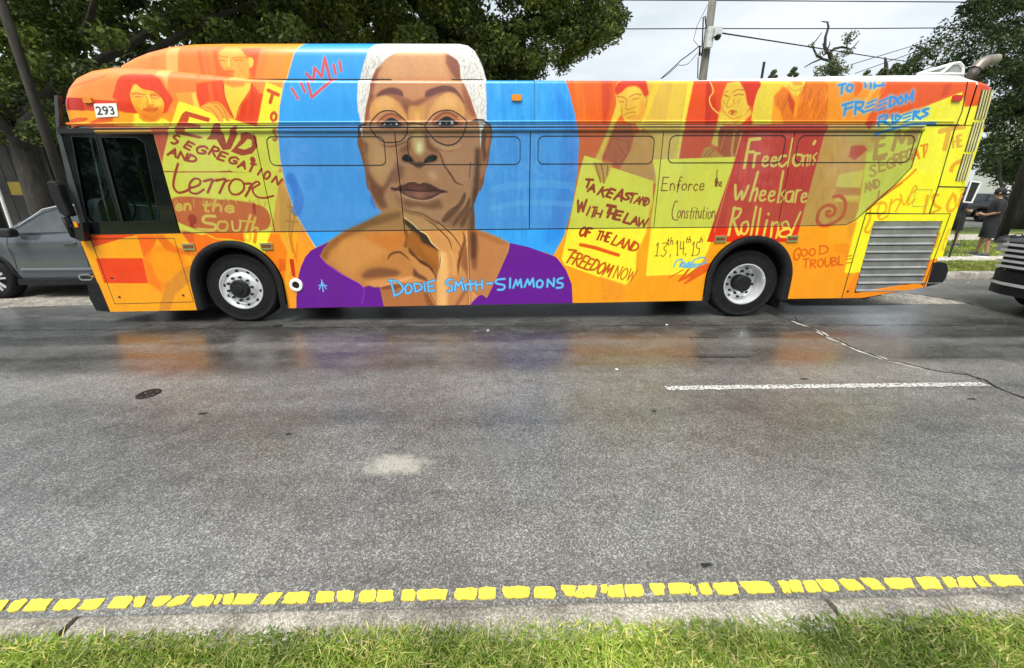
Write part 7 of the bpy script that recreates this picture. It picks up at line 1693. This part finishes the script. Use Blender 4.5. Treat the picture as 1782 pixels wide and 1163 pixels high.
regB2 = [(820, 60), (900, 40), (1000, 30), (1068, 60), (1040, 84), (1025, 105), (1000, 96), (985, 116), (960, 132), (905, 148), (840, 140)]
regB = [(480, -260), (1000, -260), (1060, -60), (1068, 0), (1078, 30), (1075, 62), (1066, 82), (1040, 84), (1035, 118), (1010, 96), (985, 118), (960, 134), (905, 150), (700, 150), (480, 120)]
ta = (at(-10, 300, 12).x, 13.0, 0)
partsA = clumps(regA, 330, 10.5, 15.5, .50, 330, .076, 1) + clumps([(-260, -900), (560, -900), (560, -200), (-260, -200)], 90, 8, 15, 1.2, 160, .14, 2) + clumps([(-260, -200), (600, -200), (560, 130), (-260, 420)], 260, 16, 19, 1.2, 210, .17, 3)  # coarse clumps above the view are added to shade the canopy below
tree('live_oak', 'broad live oak with dense dark foliage behind the front half of the bus', ta, partsA, M_OAK, M_BARK, [((ta[0], 13, 3.6), tuple(at(300, 30, 13)), .22), ((ta[0], 13, 3.2), tuple(at(-100, 60, 12)), .2), ((ta[0], 13, 4.2), tuple(at(480, 20, 14)), .16), ((ta[0], 13, 4.0), tuple(at(180, -20, 11.5)), .15)], 11, .42, 4.6)
tb = (at(640, 200, 14).x, 14.5, 0)
partsB = clumps(regB2, 75, 11.8, 13.5, .34, 240, .056, 44) + clumps([(880, -40), (1050, -40), (1066, 10), (1072, 55), (1000, 70), (880, 60)], 60, 11.8, 14, .38, 260, .056, 45) + clumps(regB, 280, 11.5, 15.5, .46, 330, .074, 4) + clumps([(480, -900), (1000, -900), (1060, -150), (480, -150)], 80, 9, 16, 1.2, 160, .14, 5) + clumps([(440, -200), (860, -200), (850, 140), (440, 140)], 200, 16.5, 19, 1.1, 210, .17, 6)  # includes unseen coarse upper clumps, put there to shade this foliage
tree('live_oak', 'live oak behind the middle of the bus thinning to sky at its right edge', tb, partsB, M_OAK, M_BARK, [((tb[0], 14.5, 3.8), tuple(at(860, 95, 13.2)), .24), (tuple(at(800, 52, 13.2)), tuple(at(940, 100, 12.6)), .10), ((tb[0], 14.5, 4.2), tuple(at(960, 30, 14)), .16), (tuple(at(830, 60, 13)), tuple(at(1040, 40, 13)), .08), ((tb[0], 14.5, 4), tuple(at(560, 20, 13.5)), .2), (tuple(at(880, 75, 12.7)), tuple(at(905, 135, 12.7)), .07)], 23, .40, 4.6)
regR = [(1640, 8), (1660, -40), (1700, -260), (2100, -260), (2100, 340), (1800, 330), (1775, 300), (1722, 330), (1700, 290), (1720, 230), (1735, 180), (1700, 140), (1668, 126), (1610, 116), (1588, 98), (1592, 78), (1622, 80), (1650, 66), (1662, 48), (1642, 30)]
tr_ = (at(1840, 300, 17).x, 17.5, .13)
partsR = clumps([(1700, 120), (1900, 120), (1900, 318), (1730, 312), (1712, 270), (1722, 220)], 90, 15, 18, .5, 300, .07, 77) + clumps(regR, 290, 14.5, 19, .62, 330, .068, 7) + clumps([(1760, -200), (2100, -200), (2100, 330), (1790, 300), (1770, 120)], 70, 19, 23, 1.1, 170, .14, 8) + clumps([(1660, -800), (2200, -800), (2200, -200), (1680, -200)], 60, 13, 20, 1.4, 120, .2, 9)
tree('shade_tree', 'dark leafy tree overhanging the lawn behind the back end of the bus', tr_, partsR, M_OAK2, M_BARK, [((tr_[0], 17.5, 3.5), tuple(at(1700, 60, 17)), .2), ((tr_[0], 17.5, 3.2), tuple(at(1760, 200, 15.5)), .14), (tuple(at(1745, 345, 15)), tuple(at(1735, 250, 15)), .07)], 31, .4, 5.5)
# ivy-clad dead tree and small crowns far off
dt = (at(1447, 130, 42).x, 42, 0)
t = thing('dead_tree', 'nearly bare tree with twisted branches and ivy above the bus roof', 'tree', dt); b = MB()
def bp(pts, r0, r1): b.tube([at(1400 + x * .215, y * .215, 42) for x, y in pts], [.72 * (r0 + (r1 - r0) * i / (len(pts) - 1)) for i in range(len(pts))], 7)
bp([(235, 620), (225, 520), (205, 430), (180, 425), (165, 380), (170, 300), (195, 220), (185, 180), (140, 175)], .35, .06); bp([(205, 430), (240, 395), (300, 382), (345, 390), (370, 400), (400, 380), (440, 330)], .20, .05)
bp([(225, 500), (150, 480), (100, 450), (75, 400), (65, 360), (100, 320), (140, 265)], .18, .05); bp([(175, 420), (155, 380), (145, 350)], .10, .04); bp([(185, 400), (205, 360), (205, 335)], .10, .04); bp([(340, 390), (350, 330), (370, 260)], .10, .04)
bp([(130, 480), (60, 510), (0, 545)], .12, .06); bp([(370, 400), (380, 440)], .07, .03); bp([(190, 185), (200, 175)], .06, .03); bp([(70, 370), (40, 360)], .06, .03); b.build('trunk', M_BARK, t, smooth=True)
f = lambda x, y, r_, n: (np.array(at(1400 + x * .215, y * .215, 41.5)), r_, n, .15)
leaves('crown', [f(235, 540, .9, 160), (f(190, 570, 1.2, 200)), f(260, 580, 1.2, 220), f(150, 570, .9, 120), f(255, 480, .7, 90), f(370, 290, .7, 70), f(350, 330, .5, 40), f(365, 420, .5, 40), f(130, 440, .5, 40), f(320, 430, .5, 40), f(60, 370, .35, 25), f(300, 580, .8, 80)], M_FAR, t, 41)
FT_ = [((1345, 128), 6, 45, 'small far crown at the left of the row above the bus roof'), ((1380, 124), 7, 45, 'wispy far crown between the dark post and the bare tree'), ((1508, 128), 6, 45, 'low far crown just right of the bare tree'), ((1535, 126), 8, 40, 'small round far crown beside the dead stub'), ((1556, 120), 10, 40, 'brownish far crown right of the dead stub'), ((1585, 112), 16, 36, 'larger dark far crown next to the shade tree')]
for i, ((x, y), rp, D, lb) in enumerate(FT_):
    c = at(x, y + 14, D); t = thing('far_tree', lb, 'tree', (c.x, D, 0), 'small trees beyond the bus roof'); s_ = D / 643 * rp
    leaves('crown', [(np.array(at(x + rx, y + ry, D)), s_ * .55, 150, .13) for rx, ry in ((0, 0), (-rp * .7, 6), (rp * .7, 6), (0, 14), (rp, 16), (-rp, 16), (rp * .4, -rp * .5))], M_FAR if i != 5 else M_OAK2, t, 50 + i)
    MB().tube([(c.x, D, 0), (c.x, D, c.z)], [.25, .12], 8).build('trunk', M_BARK, t, smooth=True)
c = at(1540, 130, 40); b = MB().tube([at(1542, 130, 40), at(1542, 112, 40), at(1540, 100, 40)], [.22, .15, .06], 7); o = b.build('dead_stub', M_BARK); o['label'] = 'short dead stub of trunk among the far crowns'; o['category'] = 'tree'
leaves('far_woodland', clumps([(1640, 260), (2300, 240), (2300, 372), (1640, 372)], 60, 62, 75, 2.4, 160, .4, 12), M_OAK2, None, 60, 'stuff')
hx = clumps([(-700, 240), (200, 240), (200, 470), (-700, 480)], 110, 15.5, 18, .9, 300, .11, 14); leaves('hedge_mass', hx, M_OAK, None, 61, 'stuff')
leaves('hedge_mass', clumps([(1720, 270), (1800, 260), (1900, 300), (1900, 372), (1790, 360)], 20, 22, 25, .9, 180, .16, 15), M_OAK2, None, 62, 'stuff')
# ================================================================ buildings
bw = thing('clapboard_building', 'dim grey board-clad building behind the grey suv at the left edge', 'building', (-20, 14.6, 0)); wm = simple('dull_board', (.04, .038, .036), .8, var=.25)
a0, a1 = at(-350, 300, 14.6).x, at(88, 300, 14.6).x
MB().box(a0, a1, 14.66, 22, 0, 4.6).build('wall', M_GAP, bw); n = int((a1 - a0) / .42)
for i in range(n):
    x0 = a0 + i * (a1 - a0) / n; MB().box(x0 + .012, x0 + (a1 - a0) / n - .012, 14.6, 14.66, .05, 4.5).build('board', wm, bw)
MB().prism([(14.2, 4.55), (18.4, 6.4), (22.4, 4.55)], a0 - .3, a1 + .3, ax='x').build('roof', simple('dark_shingle', (.03, .03, .03), .9), bw)
q = at(60, 332, 14.3); o = MB().box(q.x - .8, q.x + .7, 14.25, 14.35, q.z - .15, q.z + .30).build('yellow_banner', simple('banner_ochre', (.33, .24, .03), .7)); o['label'] = 'dull yellow banner hung low on the board-clad building'; o['category'] = 'banner'
wb = thing('white_building', 'pale multi-storey building glimpsed through leaves at the right edge', 'building', (70, 48, 0)); pal = simple('pale_render', (.62, .62, .60), .8, var=.06)
x0 = at(1764, 250, 48).x; MB().box(x0, x0 + 46, 48, 51, 0, 11.5).build('wall', pal, wb); MB().box(x0 - .3, x0 + 46.3, 47.7, 51.3, 11.5, 11.9).build('roof', simple('roof_grey', (.3, .3, .3), .8), wb)
for i in range(9):
    for k_ in range(3):
        f_ = MB().box(x0 + 2 + i * 4.6, x0 + 4 + i * 4.6, 47.93, 48.05, 1.8 + k_ * 3.4, 3.9 + k_ * 3.4).build('window', M_WHITE, wb); MB().box(x0 + 2.15 + i * 4.6, x0 + 3.85 + i * 4.6, 47.90, 47.95, 1.95 + k_ * 3.4, 3.75 + k_ * 3.4).build('pane', simple('pane_dark', (.05, .06, .07), .1), f_)
db = thing('low_wall_building', 'long low dark grey building behind the far car park', 'building', (60, 40, 0)); x0 = at(1690, 350, 40).x
MB().box(x0, x0 + 60, 40, 45, 0, at(1760, 343, 40).z).build('wall', simple('charcoal_render', (.055, .05, .05), .8), db)
for px in (1718, 1758, 1800):
    q = at(px, 352, 39.9); MB().box(q.x - .45, q.x + .45, 39.88, 39.98, q.z - .55, q.z + .75).build('notice', M_WHITE, db)

# tree line across the median behind the photographer (mirrored in the glass and the wet road)
leaves('tree_line', [(np.array((x, -19 + math.sin(x) * 2, z)), 2.2, 260, .34) for x in np.arange(-44, 45, 3.4) for z in (2.5, 5.0, 7.6 + 1.5 * math.sin(x * .6))], M_OAK, None, 70, 'stuff')
